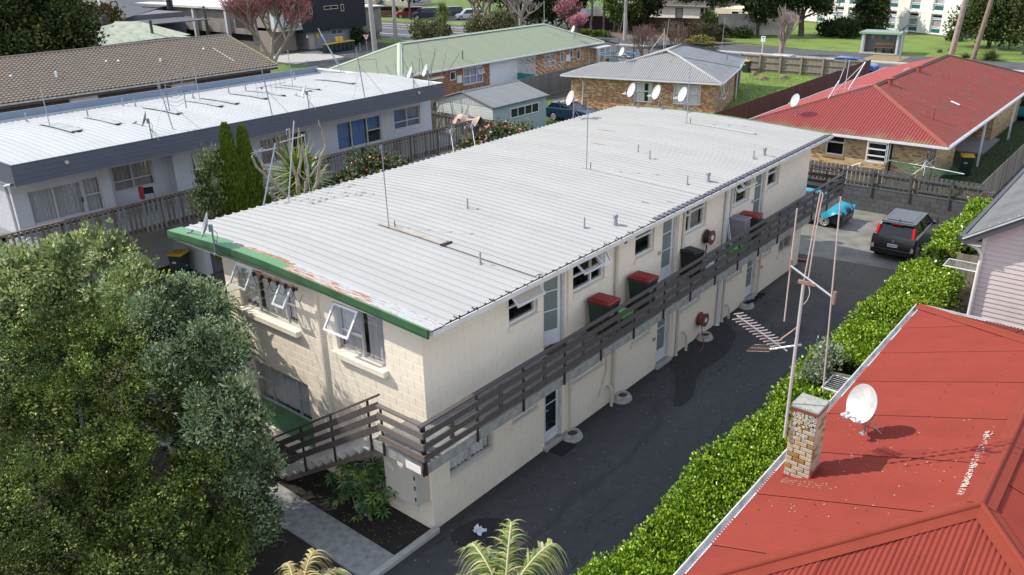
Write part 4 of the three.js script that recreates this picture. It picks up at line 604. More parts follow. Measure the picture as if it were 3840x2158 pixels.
// grey roof brick house
{
  const B = thing('house', 'brick house with pale grey corrugated hip roof and two white curtained windows', 'house');
  const L = [-26.95, 2.5, -41.13], R = [-15.06, 2.5, -43.71], a = [-25, 3.24, -43.67], b = [-23.46, 3.25, -44.02], c = [-20.9, 4.13, -46.3], d = [-20.31, 3.74, -46.05], e = [-19.62, 3.77, -45.95], R2 = [-17.46, 2.5, -51.68], R3 = [-19.75, 2.5, -57.61], f = [-22.1, 4.13, -50.6], g = [-25.4, 2.5, -45.0], hB = [-26.9, 2.5, -49.9], kB = [-28, 2.5, -46.4], bl = [-28, 2.5, -58.5];
  const gr = [M([.27, .265, .26], .8, 'faint', 1.6), M([.265, .26, .255], .8, 'faint', 1.2), M([.275, .27, .265], .8, 'soft', 2)], grD = [M([.22, .228, .24], .7, 'blot', 2), M([.21, .218, .23], .7, 'blot', 1.5)], grL = M([.33, .32, .31], .7, 'blot', 2);
  const cc = { pitch: .17, amp: .05, width: 5, lap: .004 };
  sheets(B, 'roof_sheet', [L, R, e, d, c, b, a].map((p, i) => p), gr, cc);
  sheets(B, 'roof_sheet', [R, R2, e], grD, { ...corr, amp: .008 }); sheets(B, 'roof_sheet', [e, R2, R3, f, c], grD, { ...corr, amp: .008 }); sheets(B, 'roof_sheet', [c, f, hB, g], grL, { ...corr, amp: .008 }); sheets(B, 'roof_sheet', [L, a, kB], gr, cc); sheets(B, 'roof_sheet', [a, b, g, kB], grL, corr); sheets(B, 'roof_sheet', [f, R3, bl, hB], grD, corr);
  const cp = M([.4, .39, .37], .6, 'blot', 1), cd = M([.14, .14, .14], .7);
  for (const q of [[L, a], [a, b], [e, R]]) capping(B, 'ridge_cap', q[0], q[1], .12, cp); for (const q of [[b, c], [c, f], [e, R2], [f, R3]]) capping(B, 'ridge_cap', q[0], q[1], .08, cd); capping(B, 'ridge_cap', c, e, .13, cp);
  ob(B, 'rust_patch', [0, 1, 2].map(i => bx(.1, .004, .5, -20.0 + i * .14, 3.55 - i * .05 + .05, -45.3, .2, .36)), M([.3, .17, .09], .9));
  eaves(B, [[L[0], L[2]], [R[0], R[2]], [R2[0], R2[2]], [R3[0], R3[2]], [bl[0], bl[2]], [hB[0], hB[2]], [kB[0], kB[2]]], 2.5, G.white);
  const n = [.212, .977], u = [.977, -.212], O = [L[0] - .45 * n[0], L[2] - .45 * n[1]], ff = FR(O[0], 0, O[1], .2135);
  const os = [[5.66, 7.04, .82, 2.24], [8.62, 10.6, .84, 2.22]]; brickWall(B, ff, .7, 11.7, 2.4, os, brickM.red, 240);
  win(B, ff, 5.66, 7.04, .82, 2.24, { f: .07, tr: [[.55]], curtain: G.curtainW, cspan: [[0, .55], [.75, 1]], dep: -.05 }); win(B, ff, 8.62, 10.6, .84, 2.22, { f: .07, cols: [.52], tr: [[.55], [.55]], curtain: G.curtainW, dep: -.05 });
  const C0 = [O[0] + u[0] * 11.7, O[1] + u[1] * 11.7], fr_ = FR(C0[0], 0, C0[1], .2135 + PI / 2 + .077); brickWall(B, fr_, 0, 8.2, 2.4, [[1.4, 2.7, 1, 2.1], [4.7, 5.9, .9, 1.95]], brickM.red, 40);
  win(B, fr_, 1.4, 2.7, 1, 2.1, { f: .06, curtain: G.curtainW, open: { 0: .3 } }); win(B, fr_, 4.7, 5.9, .9, 1.95, { f: .06, curtain: 0 });
  ob(B, 'wall', [bb(-26.6, -26.4, 0, 2.4, -57, -42), bb(-26.4, -19.8, 0, 2.4, -57, -56.8)], mortar);
  ob(B, 'downpipe', ap([tube([[1.55, 2.4, .45], [1.55, 2.25, .3], [1.62, 2.1, .08], [1.62, .05, .08]], .05, 16, 8)], ff), G.white); ob(B, 'corner_pipe', [cyl(.06, .06, 2.2, -17.9, 0, -52.2, 8)], G.white);
  ob(B, 'vent_pipe', [cyl(.05, .05, .55, -18.8, 2.9, -52.0, 8)], G.steel);
  rebase(B, -21.5, 0, -48);
}
// green roof house
{
  const B = thing('house', 'long brick house with pale sage green hip roof beyond the grey flats', 'house');
  const h = 2.55, x0 = -44.6, x1 = -36.3, z0 = -33.4, z1 = -61, rx = -40.46, r = 4.4, ra = -37.5, rb = -56.6;
  const gm = [M([.245, .275, .185], .65, 'soft', 3), M([.24, .27, .18], .6, 'soft', 2.4)], c = { ...corr, amp: .01 };
  sheets(B, 'roof_sheet', [[x1, h, z0], [x1, h, z1], [rx, r, rb], [rx, r, ra]], gm, c); sheets(B, 'roof_sheet', [[x0, h, z0], [x0, h, z1], [rx, r, rb], [rx, r, ra]], gm, c); sheets(B, 'roof_sheet', [[x0, h, z0], [x1, h, z0], [rx, r, ra]], gm, { pitch: .1, amp: .022, width: 8 }); sheets(B, 'roof_sheet', [[x0, h, z1], [x1, h, z1], [rx, r, rb]], gm, c);
  for (const q of [[[rx, r, ra], [rx, r, rb]], [[x1, h, z0], [rx, r, ra]], [[x0, h, z0], [rx, r, ra]], [[x1, h, z1], [rx, r, rb]]]) capping(B, 'ridge_cap', q[0], q[1], .16, M([.38, .43, .33], .6));
  eaves(B, [[x0, z0], [x1 + .05, z0], [x1 + .05, z1], [x0, z1]], h, G.white);
  const fs = FR(-36.8, 0, 0, PI / 2), os = [[39.4, 40.1, 1.5, 2.2], [40.98, 43.42, .9, 2.26], [51.9, 53.65, 1.1, 2.18], [54.45, 55.05, 1.22, 2.18], [56.0, 56.5, 1.5, 2.2], [57.14, 57.72, 1.2, 2.2]];
  ob(B, 'wall', [...wallGeo(33.9, 60.5, 0, 2.5, .2, os, fs), bb(-44.1, -43.9, 0, 2.5, -60.5, -33.9), bb(-44.1, -36.9, 0, 2.5, -60.5, -60.3), bb(-44.1, -36.9, 0, 2.5, -34.1, -33.9)], mortar);
  laidWall(B, 'brick', fs, 33.9, 44.2, .1, 2.5, os, .215, .079, .012, .006, brickM.brn, 0); laidWall(B, 'brick', fs, 50.6, 60.5, .1, 2.5, os, .215, .079, .012, .006, brickM.red, 0);
  ob(B, 'garage_wall', ap([bb(44.25, 47.9, 0, 2.5, 0, .05)], fs), G.white); ob(B, 'garage_door', ap([bb(45.6, 46.6, .05, 1.6, .05, .08)], fs), M([.66, .68, .72], .5)); ob(B, 'rendered_wall', ap([bb(47.9, 50.6, 0, 2.5, 0, .04)], fs), G.whiteOld);
  const w = { f: .07, dep: -.03 }; win(B, fs, 40.98, 43.42, .9, 2.26, { ...w, cols: [.34, .67], tr: [[.5], [.5], [.5]], open: { 5: .45 }, curtain: M([.35, .38, .5], .9, 'streak', .3) }); win(B, fs, 39.4, 40.1, 1.5, 2.2, { ...w, curtain: 0 }); win(B, fs, 51.9, 53.65, 1.1, 2.18, { ...w, cols: [.5], tr: [[.4], [.4]], curtain: G.curtain }); win(B, fs, 54.45, 55.05, 1.22, 2.18, { ...w, curtain: G.curtain }); win(B, fs, 56, 56.5, 1.5, 2.2, { ...w, curtain: 0 }); win(B, fs, 57.14, 57.72, 1.2, 2.2, { ...w, curtain: 0 });
  ob(B, 'meter_cupboard', ap([bb(40.15, 40.7, 1.2, 1.8, 0, .1), bb(55.25, 55.9, 1.25, 1.85, 0, .1)], fs), G.white); ob(B, 'awning', [bb(-36.9, -35.9, 2.0, 2.08, -37.9, -36.3)], M([.6, .55, .45], .7));
  ob(B, 'porch_frame', [...[[-36.7, -59], [-35.5, -59], [-35.5, -60.9], [-35.5, -60]].map(p => bb(p[0] - .05, p[0] + .05, 0, 2.2, p[1] - .05, p[1] + .05)), bb(-36.8, -35.4, 2.15, 2.25, -61, -58.9)], G.whiteOld); ob(B, 'porch_pane', [bb(-35.52, -35.5, .6, 2.1, -60.9, -59), bb(-36.7, -35.5, .6, 2.1, -59.01, -58.99)], G.glass);
  const ry = x => h + .445 * Math.min(x - x0, x1 - x); ob(B, 'flue', [cyl(.06, .06, .7, -37.2, ry(-37.2), -41.4, 8)], M([.12, .17, .13], .5));
  rebase(B, -40.5, 0, -47);
}
// sheds and others
{
  const B = thing('garden_shed', 'pale clad garden shed with grey corrugated gable roof beside parked blue car', 'shed');
  // ridge runs along z, low walls
  const e = 2.1, r = 2.85, x0 = -29.2, x1 = -23.9, rx = -26.6, z0 = -29.8, z1 = -35.6, gr = [M([.17, .175, .185], .6, 'soft', 2), M([.18, .185, .195], .6, 'soft', 1.6)], cl = M([.5, .52, .5], .7, 'soft', 2), cl2 = M([.3, .37, .4], .7, 'soft', 2);
  sheets(B, 'roof_sheet', [[x1, e, z0], [x1, e, z1], [rx, r, z1], [rx, r, z0]], gr, { pitch: .1, amp: .02, width: 8 }); sheets(B, 'roof_sheet', [[x0, e, z0], [x0, e, z1], [rx, r, z1], [rx, r, z0]], gr, { pitch: .1, amp: .02, width: 8 });
  capping(B, 'ridge_cap', [rx, r, z0], [rx, r, z1], .12, gr[0]);
  const zw = z0 - .12; ob(B, 'wall', [bb(x0 + .15, x1 - .15, 0, e - .05, z1 + .1, zw - .02)], cl2); { const s = new THREE.Shape([[x0 + .15, e - .05], [x1 - .15, e - .05], [rx, r - .08]].map(p => new THREE.Vector2(...p))); ob(B, 'gable', [new THREE.ExtrudeGeometry(s, { depth: .04, bevelEnabled: false }).translate(0, 0, zw - .04)], cl); }
  for (let i = 0; i < 13; i++) ob(B, 'cladding_board', [bx(x1 - x0 - .3, .15, .02, (x0 + x1) / 2, .1 + i * .155, zw, 0, -.06)], cl); for (let i = 0; i < 13; i++) ob(B, 'cladding_board', [bx(.02, .15, z0 - z1 - .3, x1 - .14, .1 + i * .155, (z0 + z1) / 2, 0, 0, .06)], cl2);
  for (let i = 0; i < 28; i++) { const x = x0 + .5 + i * .155, t = e + (Math.min(x - x0, x1 - x)) * .28 - .1; ob(B, 'batten', [bb(x, x + .05, e - .02, t, zw, zw + .02)], cl); }
  ob(B, 'barge_board', [rod([x0, e, z0 + .02], [rx, r, z0 + .02], .05, 4), rod([x1, e, z0 + .02], [rx, r, z0 + .02], .05, 4)], M([.12, .12, .125], .6)); ob(B, 'gutter', [bb(x1 - .02, x1 + .1, e - .08, e + .02, z1, z0)], M([.12, .13, .14], .5));
  const fs = FR(x1 - .12, 0, 0, PI / 2); win(B, fs, 31.6, 34.6, 1.1, 1.75, { f: .05, cols: [.25, .5, .75], curtain: 0, dep: .03, room: 0, glass: G.glassDk });
  rebase(B, -26.6, 0, -32.7);
}
// brown concrete tile house
{
  const B = thing('terrace_house', 'long low brown building with concrete tile roof behind the grey flats', 'building');
  const xe = -47.4, xr = -54.2, e = 3, r = 5, z0 = -5, z1 = -30.5, tm = [M([.17, .14, .115], .95, 'soft', .5), M([.18, .148, .12], .95, 'soft', .6), M([.16, .132, .108], .95, 'soft', .4), M([.175, .142, .116], .95, 'soft', .7), M([.23, .13, .09], .95, 'soft', .5)];
  const fr = FR(xe, e, 0, PI / 2), sl = Math.atan2(r - e, xe - xr), Ls = Math.hypot(r - e, xe - xr), rows = 21, dv = Ls / rows, du = .3;
  const roofM = new THREE.Matrix4().makeTranslation(xe, e, 0).multiply(new THREE.Matrix4().makeRotationY(PI / 2)).multiply(new THREE.Matrix4().makeRotationX(-(PI / 2 - sl)));
  // one tile: S profile across, thick lower lip
  const tile = () => { const n = 6, pos = [], idx = []; for (let i = 0; i <= n; i++) { const t = i / n, h = .045 * (t < .55 ? Math.sin(PI * t / .55) : -.18 * Math.sin(PI * (t - .55) / .45)); pos.push(t * du, -.03, .0 + h, t * du, -.03, .075 + h, t * du, dv + .02, .02 + h); if (i) { const a = (i - 1) * 3, b = i * 3; idx.push(a, b, b + 1, a, b + 1, a + 1, a + 1, b + 1, b + 2, a + 1, b + 2, a + 2); } } return rawGeo(pos, idx).toNonIndexed(); };
  const T0 = tile(); T0.computeVertexNormals(); const list = []; const cols = Math.floor((z0 - z1) / du);
  for (let j = 0; j < rows; j++) for (let i = 0; i < cols; i++) { const u = -z0 + i * du, v = j * dv, m = rnd() < .012 ? tm[4] : tm[Math.floor(rnd() * 4)]; list.push({ m, c: V(u, v, 0).applyMatrix4(roofM), g: () => T0.clone().translate(u, v, rr(-.003, .003)).applyMatrix4(roofM) }); }
  pieces(B, 'roof_tile', list, 300);
  ob(B, 'roof_underlay', [rawGeo([xe, e - .02, z0, xe, e - .02, z1, xr, r - .02, z1, xe, e - .02, z0, xr, r - .02, z1, xr, r - .02, z0])], G.dark); sheets(B, 'back_roof', [[xr, r, z0], [xr, r, z1], [xr - 6.8, e, z1], [xr - 6.8, e, z0]], tm[0], { pitch: .3, amp: .04 });
  for (let z = z0; z > z1; z -= .42) ob(B, 'ridge_tile', [new THREE.CylinderGeometry(.11, .12, .42, 8, 1, false).rotateX(PI / 2).translate(xr, r + .03, z - .2)], tm[Math.floor(rnd() * 4)]);
  for (let i = 0; i < 17; i++) { const t = (i + .5) / 17; ob(B, 'verge_tile', [bx(.43, .07, .17, xe + (xr - xe) * t, e + (r - e) * t + .05, z1 - .02, 0, 0, -sl)], M([.25, .24, .12], .95, 'blot', .4)); }
  ob(B, 'gutter', [bb(xe, xe + .12, e - .12, e - .02, z1, z0)], M([.55, .5, .42], .7, 'blot', .8)); ob(B, 'fascia', [bb(xe - .05, xe, e - .3, e - .05, z1, z0)], M([.08, .07, .06], .7));
  ob(B, 'wall', [bb(-61, -48.05, 0, e - .1, z1 + .3, z0)], M([.09, .055, .04], .8)); { const s = new THREE.Shape([[-61, e - .1], [-47.5, e - .1], [xr, r - .1]].map(p => new THREE.Vector2(...p))); ob(B, 'gable', [new THREE.ExtrudeGeometry(s, { depth: .1, bevelEnabled: false }).translate(0, 0, z1 + .2)], M([.1, .06, .045], .8)); }
  const wb = []; for (let z = z0; z > z1 + .4; z -= .14) wb.push(bb(-48.06, -48.02, 0, e - .2, z - .05, z)); ob(B, 'wall_batten', wb, M([.13, .08, .06], .8), { kind: 'stuff' });
  for (const [a, b] of [[14.2, 16], [21.6, 23.4], [7.3, 9.1]]) { ob(B, 'wall_panel', [bb(-48.03, -47.98, 1.2, 2.75, -b, -a)], M([.7, .67, .62], .7)); ob(B, 'panel_frame', [bb(-48.0, -47.95, 1.2, 2.75, -a, -a + .08), bb(-48.0, -47.95, 1.2, 2.75, -b - .08, -b)], M([.5, .45, .4], .6)); } for (const [a, b] of [[16.3, 18.2], [19.4, 21.2], [24, 26], [11.8, 13.6]]) win(B, FR(-48.02, 0, 0, PI / 2), a, b, 1.1, 2.05, { f: .07, fm: M([.4, .3, .2], .6), curtain: G.curtainBr, dep: .02, room: 0 });
  for (const [x, z] of [[-50.3, -14.6], [-50.6, -22.4]]) ob(B, 'flue', [cyl(.09, .09, .35, x, 3.85, z, 8), cyl(.2, .15, .08, x, 3.8, z, 8)], G.white);
  for (const [x, z] of [[-51, -12], [-51.6, -18.8], [-51.4, -19.6], [-51.8, -26.8]]) ob(B, 'roof_vent', [new THREE.SphereGeometry(.1, 8, 6).translate(x, e + (xe - x) * .294 + .08, z)], G.white);
  ob(B, 'pale_joint', [...Array(7)].map((_, i) => bx(.38, .02, .05, -51.6 + i * .42, e + (xe + 51.6 - i * .42) * .294 + .1, -27.6, 0, 0, -sl)), G.white);
  rebase(B, -54, 0, -18);
}
// ---------- far buildings ----------
{
  const B = thing('apartment_building', 'dark boarded two storey building on a pale block base beside the red blossom tree', 'building');
  const X = -76.6, dk = M([.022, .023, .028], .75, 'streak', 1.5), gb = bump(M([.3, .31, .33], .9, 'blot', 1.5), 'grain', .6, .01), fs = FR(X, 0, 0, PI / 2);
  ob(B, 'block_base', [bb(-88, X + .3, 0, 2.1, -63.9, -55.5)], gb); laidWall(B, 'block', FR(X + .31, 0, 0, PI / 2), 56.6, 63.9, 0, 2.1, [[59.1, 61.0, 1.45, 2.05]], .3, .14, .012, .01, [gb, M([.25, .26, .28], .9)], 0);
  ob(B, 'wall', [bb(-90, X + .9, 2.1, 7.5, -64.6, -54.4)], dk); const bo = []; for (let z = -54.45; z > -64.6; z -= .17) bo.push(bb(X + .9, X + .925, 2.1, 7.5, z - .03, z)); ob(B, 'wall_batten', bo, dk, { kind: 'stuff' });
  const ff = FR(X + .93, 0, 0, PI / 2), bz = M([.42, .33, .25], .5); for (const [a, b, c, d, n] of [[55.7, 56.1, 4.15, 4.95, 0], [57.9, 60.1, 4.55, 5.0, 1], [60.55, 61.05, 4.2, 5.05, 0]]) win(B, ff, a, b, c, d, { f: .07, fm: bz, cols: n ? [.5] : [], curtain: 0, dep: .02, glass: G.glassDk, room: 0 });
  win(B, FR(X + .32, 0, 0, PI / 2), 59.1, 61.0, 1.45, 2.05, { f: .06, fm: G.alu, cols: [.5], curtain: 0, dep: .02, glass: M([.03, .1, .17], .1), room: 0 });
  ob(B, 'balcony_recess', [bb(X - .6, X + .1, 2.85, 5, -54.4, -51)], M([.5, .52, .54], .7)); ob(B, 'balcony_soffit', [bb(-80, X + .9, 5, 7.5, -54.4, -50.8)], dk); ob(B, 'balcony_screen', [bb(X + .88, X + .92, 2.9, 3.8, -54.3, -53.2)], G.white); ob(B, 'upper_slab', [bb(-80, X + .9, 2.5, 2.85, -54.4, -51)], G.concLt); ob(B, 'back_wall', [bb(-80, X - .7, 0, 5, -54.4, -51)], M([.24, .2, .17], .9));
  ob(B, 'door', [bb(X + .31, X + .36, 0, 1.75, -56.4, -55.6)], M([.4, .32, .26], .6)); ob(B, 'letter_box', [bb(X + .36, X + .42, 1.4, 1.8, -55.5, -55.2)], G.white);
  ob(B, 'balcony_rail', [...[0, 1, 2, 3, 4, 5, 6, 7].map(i => bb(X + .9, X + .93, 5.4, 6.2, -50 - i * .5, -49.96 - i * .5)), bb(X + .9, X + .94, 6.2, 6.26, -54.3, -50.9)], G.white);
  rebase(B, -82, 0, -59);
  const s1 = thing('sign', 'yellow warning sign on the pale block wall of the dark building', 'sign'); const yt = dataTex(64, 96, (u, v) => { const d = Math.hypot((u - .5) * 1, (v - .66) * 1.4); return (d < .3 && Math.abs(u - .5 + (v - .66) * .5) < .14) || (v < .3 && v > .08 && Math.abs(u - .5) < .34 && Math.floor(v * 40) % 3) ? [.04, .04, .03] : [.75, .55, .03]; }, true); const ym = M([1, 1, 1], .5); ym.map = yt; const pl = new THREE.PlaneGeometry(.36, .62).rotateY(PI / 2); pl.userData.keepUV = true; ob(s1, 'face', pl, ym, { uv: 1 }); ob(s1, 'backing', [bx(.02, .62, .36, -.015, 0, 0)], G.galv); s1.position.set(-76.2, 1.5, -56.95);
  const s2 = thing('sign', 'small white and blue notice beside the yellow warning sign', 'sign', [-76.2, 1.55, -57.55]); ob(s2, 'face', [bx(.02, .3, .4, 0, 0, 0)], G.white); ob(s2, 'print', [bx(.02, .05, .3, .004, .06, 0), bx(.02, .05, .3, .004, -.06, 0)], M([.1, .2, .5], .5));
}
{
  const B = thing('workshop_building', 'grey rendered flat roofed building with pale columns behind the tile roof', 'building');
  const gr = bump(M([.26, .235, .21], .9, 'blot', 3), 'grain', 1, .01), y0 = .9, y1 = 4.2, za = -57.3;
  ob(B, 'wall', [bb(-119.5, -78, y0, y1, za - 12, za)], gr); ob(B, 'undercroft', [bb(-119, -78, 0, y0, za - 11, za - 1)], G.void_); ob(B, 'roof', [bb(-120.3, -77.6, y1, y1 + .12, za - 12.3, za + .6)], M([.62, .61, .6], .6, 'soft', 3)); ob(B, 'roof_edge', [bb(-120.3, -77.6, y1 - .15, y1 + .14, za + .6, za + .64), bb(-120.34, -120.3, y1 - .15, y1 + .14, za - 12, za + .64)], M([.55, .5, .46], .6));
  for (const x of [-113.5, -104.3, -96, -88.5]) ob(B, 'column', [bb(x - .22, x + .22, 0, y1 - .1, za, za + .5)], M([.5, .5, .52], .6)); ob(B, 'garage_door', [bb(-86, -79, 0, y0 + 1.2, za - .2, za + .02)], M([.3, .2, .13], .8));
  rebase(B, -99, 0, -63);
}
{
  const B = thing('cottage', 'small house with a pale lichen green hip roof behind the brown tiles', 'house'), h = 2.5, x1 = -80.8, z0 = -31.9, z1 = -42.5, r = 4.15, rx = -87, ra = -37;
  const m = [M([.34, .37, .28], .75, 'blot', 2), M([.36, .38, .3], .75, 'blot', 1.5)];
  sheets(B, 'roof_sheet', [[x1, h, z0], [x1, h, z1], [rx + 1, r, z1 + 3], [rx, r, ra]], m, { pitch: .12, amp: .03, width: 8 }); sheets(B, 'roof_sheet', [[x1, h, z0], [-93, h, z0], [rx, r, ra]], m, { pitch: .12, amp: .03, width: 8 }); capping(B, 'hip_cap', [x1, h, z0], [rx, r, ra], .22, M([.2, .26, .19], .7)); capping(B, 'ridge_cap', [rx, r, ra], [rx + 1, r, z1 + 3], .2, M([.4, .42, .35], .7));
  eaves(B, [[-93, z0], [x1, z0], [x1, z1], [-93, z1]], h, G.concLt); ob(B, 'wall', [bb(-92.5, x1 - .5, 0, h, z1, z0 - .5)], G.whiteOld); ob(B, 'flue', [cyl(.16, .16, 1.6, -82.4, 2.8, -38.8, 8), cyl(.22, .22, .1, -82.4, 4.4, -38.8, 8)], M([.05, .06, .06], .5)); ob(B, 'chimney', [bb(-89.2, -88.5, 2.6, 5, -37, -36.3)], M([.06, .05, .05], .9));
  rebase(B, -87, 0, -37);
}
{
  const B = thing('warehouse', 'dark grey flat metal roof with rooftop machines at the upper left', 'building');
  const m = M([.075, .075, .085], .7, 'soft', 4); sheets(B, 'roof_sheet', [[-121.5, 4.0, -44], [-96, 4.0, -42.5], [-108.5, 4.0, -54], [-124, 4.2, -54]], m, { pitch: .3, amp: .03, width: 8 });
  ob(B, 'wall', [bb(-122, -100, 0, 3.9, -53, -44.5)], M([.12, .12, .13], .8)); ob(B, 'lower_roof', [bb(-113, -92, 3.2, 3.3, -52, -37)], M([.06, .06, .068], .7, 'soft', 3)); sheets(B, 'roof_sheet', [[-124, 4.2, -54], [-108.5, 4.0, -54], [-113, 4.3, -61], [-135, 4.3, -61]], m, { pitch: .3, amp: .03, width: 8 });
  ob(B, 'air_unit', [rbx(1.2, 1.5, .9, .05, -115, 4.8, -49)], M([.62, .62, .6], .5)); ob(B, 'roof_pipe', [tube([[-113.8, 4.1, -49.6], [-113.6, 5, -49.8], [-112.8, 5.1, -50.1], [-112.6, 4.1, -50.2]], .1, 14, 6), tube([[-116, 4.9, -48.6], [-116.6, 5, -48], [-117.2, 4.1, -47.6]], .1, 10, 6)], G.black); ob(B, 'flue', [cyl(.45, .4, 2.6, -106, 4, -54.5, 10)], G.black);
  ob(B, 'roof_mast', rods([[-118.6, 4.1, -53.6], [-118, 6, -54.4], [-117, 4.1, -55.5]], .05), G.galv); rebase(B, -112, 0, -50);
}
{ // apartments upper right
  const B = thing('apartment_building', 'white multi storey apartment block with stacked teal panelled windows', 'building');
  const ang = Math.atan2(-.4751, -.8799), A = [-15.6, -105.6]; // local X along the wall going left
  const fr = FR(A[0], 0, A[1], PI - Math.atan2(.47515, .87991) + PI); const wm = bump(M([.76, .73, .7], .85, 'soft', 4), 'grain', 1, .004);
  // frame with X to the right: origin at the far left end
  const u = V(.87991, 0, .47515), n = V(-.47515, 0, .87991); const O = V(A[0], 0, A[1]).addScaledVector(u, -26); const F = new THREE.Matrix4().makeBasis(u, V(0, 1, 0), n).setPosition(O.x, 0, O.z);
  const cols = [1.75, 5.35, 8.95, 12.5, 16.05, 18.5, 22.1].map(c => 26 - c), ops = cols.flatMap(c => [[c - .82, c + .82, .25, 2.6], [c - .82, c + .82, 2.95, 5.3]]);
  ob(B, 'wall', wallGeo(0, 28, 0, 8, .4, ops, F), wm); ob(B, 'back_wall', [ap(bb(0, 28, 0, 8, -6, -.42), F)], M([.1, .1, .1], .9)); ob(B, 'plinth', [ap(bb(0, 28, 0, .22, 0, .06), F)], M([.12, .12, .11], .9)); ob(B, 'floor_band', ap([bb(0, 28, 2.68, 2.72, 0, .02), bb(0, 28, 5.4, 5.44, 0, .02)], F), M([.6, .57, .54], .8));
  const teal = M([.03, .14, .14], .25, 'streak', .6);
  for (const c of cols) for (const y of [.25, 2.95]) { const w = { f: .09, curtain: 0, dep: -.22, room: 0 }; win(B, F, c - .8, c + .8, y + .02, y + .68, { ...w, glass: teal }); win(B, F, c - .78, c + .78, y + .76, y + 1.76, { ...w, curtain: G.curtain, open: rnd() < .6 ? { 0: .3 } : 0 }); win(B, F, c - .8, c + .8, y + 1.84, y + 2.3, { ...w, glass: G.glassDk }); }
  rebase(B, -27, 0, -112);
}
{ // white houses and walls across the street
  const B = thing('house', 'white house with dark tile roof and french doors behind the brown fence', 'house');
  const wm = M([.72, .69, .62], .8, 'soft', 3), wy = M([.66, .58, .4], .8, 'soft', 3), F = FR(-63, 0, -108, 0);
  const ops = [[8.5, 9.8, .7, 2.2], [12.6, 14, .6, 2.35]]; ob(B, 'wall', wallGeo(0, 15.5, 0, 2.6, .3, ops, F), wm); ob(B, 'side_wall', [bb(-63, -47.5, 0, 2.6, -116, -108.3)], wy); ob(B, 'wing', [bb(-47.5, -41, 0, 2.4, -113, -107.2)], wy);
  win(B, F, 8.5, 9.8, .7, 2.2, { f: .09, fm: G.dark, curtain: G.curtain }); win(B, F, 12.6, 14, .6, 2.35, { f: .1, cols: [.5], tr: [[.35], [.35]], curtain: 0, glass: G.glassDk }); win(B, FR(-47.5, 0, -107.18, 0), 2.6, 3.8, 1, 2.1, { f: .08, curtain: 0, dep: .02, room: 0, glass: G.glassDk });
  const tm = M([.1, .085, .075], .9, 'blot', 1); sheets(B, 'roof_slope', [[-64, 2.6, -107.4], [-47, 2.6, -107.4], [-49, 5, -113], [-62, 5, -113]], tm, { pitch: .3, amp: .05, width: 6 }); sheets(B, 'roof_slope', [[-47, 2.6, -107.4], [-47, 2.6, -117], [-49, 5, -113]], tm, { pitch: .3, amp: .05, width: 6 }); ob(B, 'gutter', [bb(-64, -47, 2.5, 2.62, -107.4, -107.3)], M([.3, .3, .3], .5));
  rebase(B, -55, 0, -112);
  const W1 = thing('boundary_wall', 'tall white rendered wall behind two dark trees beside the lawn', 'wall'); ob(W1, 'wall', [bx(8.2, 2.6, .3, 0, 1.3, 0), bx(8.3, .08, .36, 0, 2.62, 0)], bump(M([.6, .58, .55], .85, 'blot', 3), 'grain', 1, .01)); W1.position.set(-37.2, 0, -96.6); W1.rotation.y = .42; 
  const W2 = thing('boundary_wall', 'white rendered wall in leaf shade behind three slim trunks', 'wall'); ob(W2, 'wall', [bx(9, 2.3, .3, 0, 1.15, 0)], bump(M([.62, .61, .58], .85, 'blot', 3), 'grain', 1, .01)); ob(W2, 'pier', [bx(1.6, 2.6, .5, 5.2, 1.3, -.6)], M([.55, .5, .45], .8)); W2.position.set(-68.2, 0, -98.6); W2.rotation.y = .3;
  const Hs = thing('house', 'pale house with timber steps beyond the parked cars', 'house'); ob(Hs, 'wall', [bx(16, 3.6, 6, 0, 1.8, 0)], M([.55, .53, .5], .8, 'soft', 3)); ob(Hs, 'base', [bx(16.2, .9, 6.2, 0, .45, 0)], M([.35, .33, .3], .8)); ob(Hs, 'roof', [new THREE.ConeGeometry(11, 3, 4, 1).rotateY(PI / 4).scale(1, 1, .5).translate(0, 5, 0)], M([.3, .28, .27], .8)); ob(Hs, 'steps', [0, 1, 2, 3, 4].map(i => bx(2.6, .12, .4, -2 + i * .1, .2 + i * .22, 4.6 - i * .35)), G.timberGrey); ob(Hs, 'handrail', [...rods([[-3.3, 1.2, 4.8], [-3, 2.2, 3.1]], .05, 4), ...rods([[-.8, 1.2, 4.8], [-.5, 2.2, 3.1]], .05, 4)], G.timberGrey); ob(Hs, 'window', [bx(1.6, 1.4, .1, 2, 2.4, 3.02)], G.glassDk); Hs.position.set(-129, 0, -119);
}
// ---------- fences ----------
function palings(T, name, a, b, h, w, gap, mats, o = {}) { const A = V(...a), d = V(...b).sub(A), L = d.length(), n = Math.floor(L / (w + gap)), dir = d.clone().divideScalar(L), ang = -Math.atan2(dir.z, dir.x), out = []; for (let i = 0; i < n; i++) { const p = A.clone().addScaledVector(dir, (i + .5) * (w + gap)); const hh = h + rr(-.012, .012) + (o.slope || 0) * (i / n); const g = () => bx(w, hh, .022, p.x, (o.y0 || 0) + hh / 2, p.z + (o.off || 0), ang); out.push({ g, m: pick(mats), c: p.clone().setY(h), s: 0 }); } pieces(T, name, out, o.cap ?? 300); return { A, dir, L, ang }; }
const rails = (T, f, ys, mat, t = .05, off = .05) => { for (const y of ys) ob(T, 'fence_rail', [bx(f.L, .08, t, f.A.x + f.dir.x * f.L / 2 + f.dir.z * -off, y, f.A.z + f.dir.z * f.L / 2 + f.dir.x * off, f.ang)], mat); };
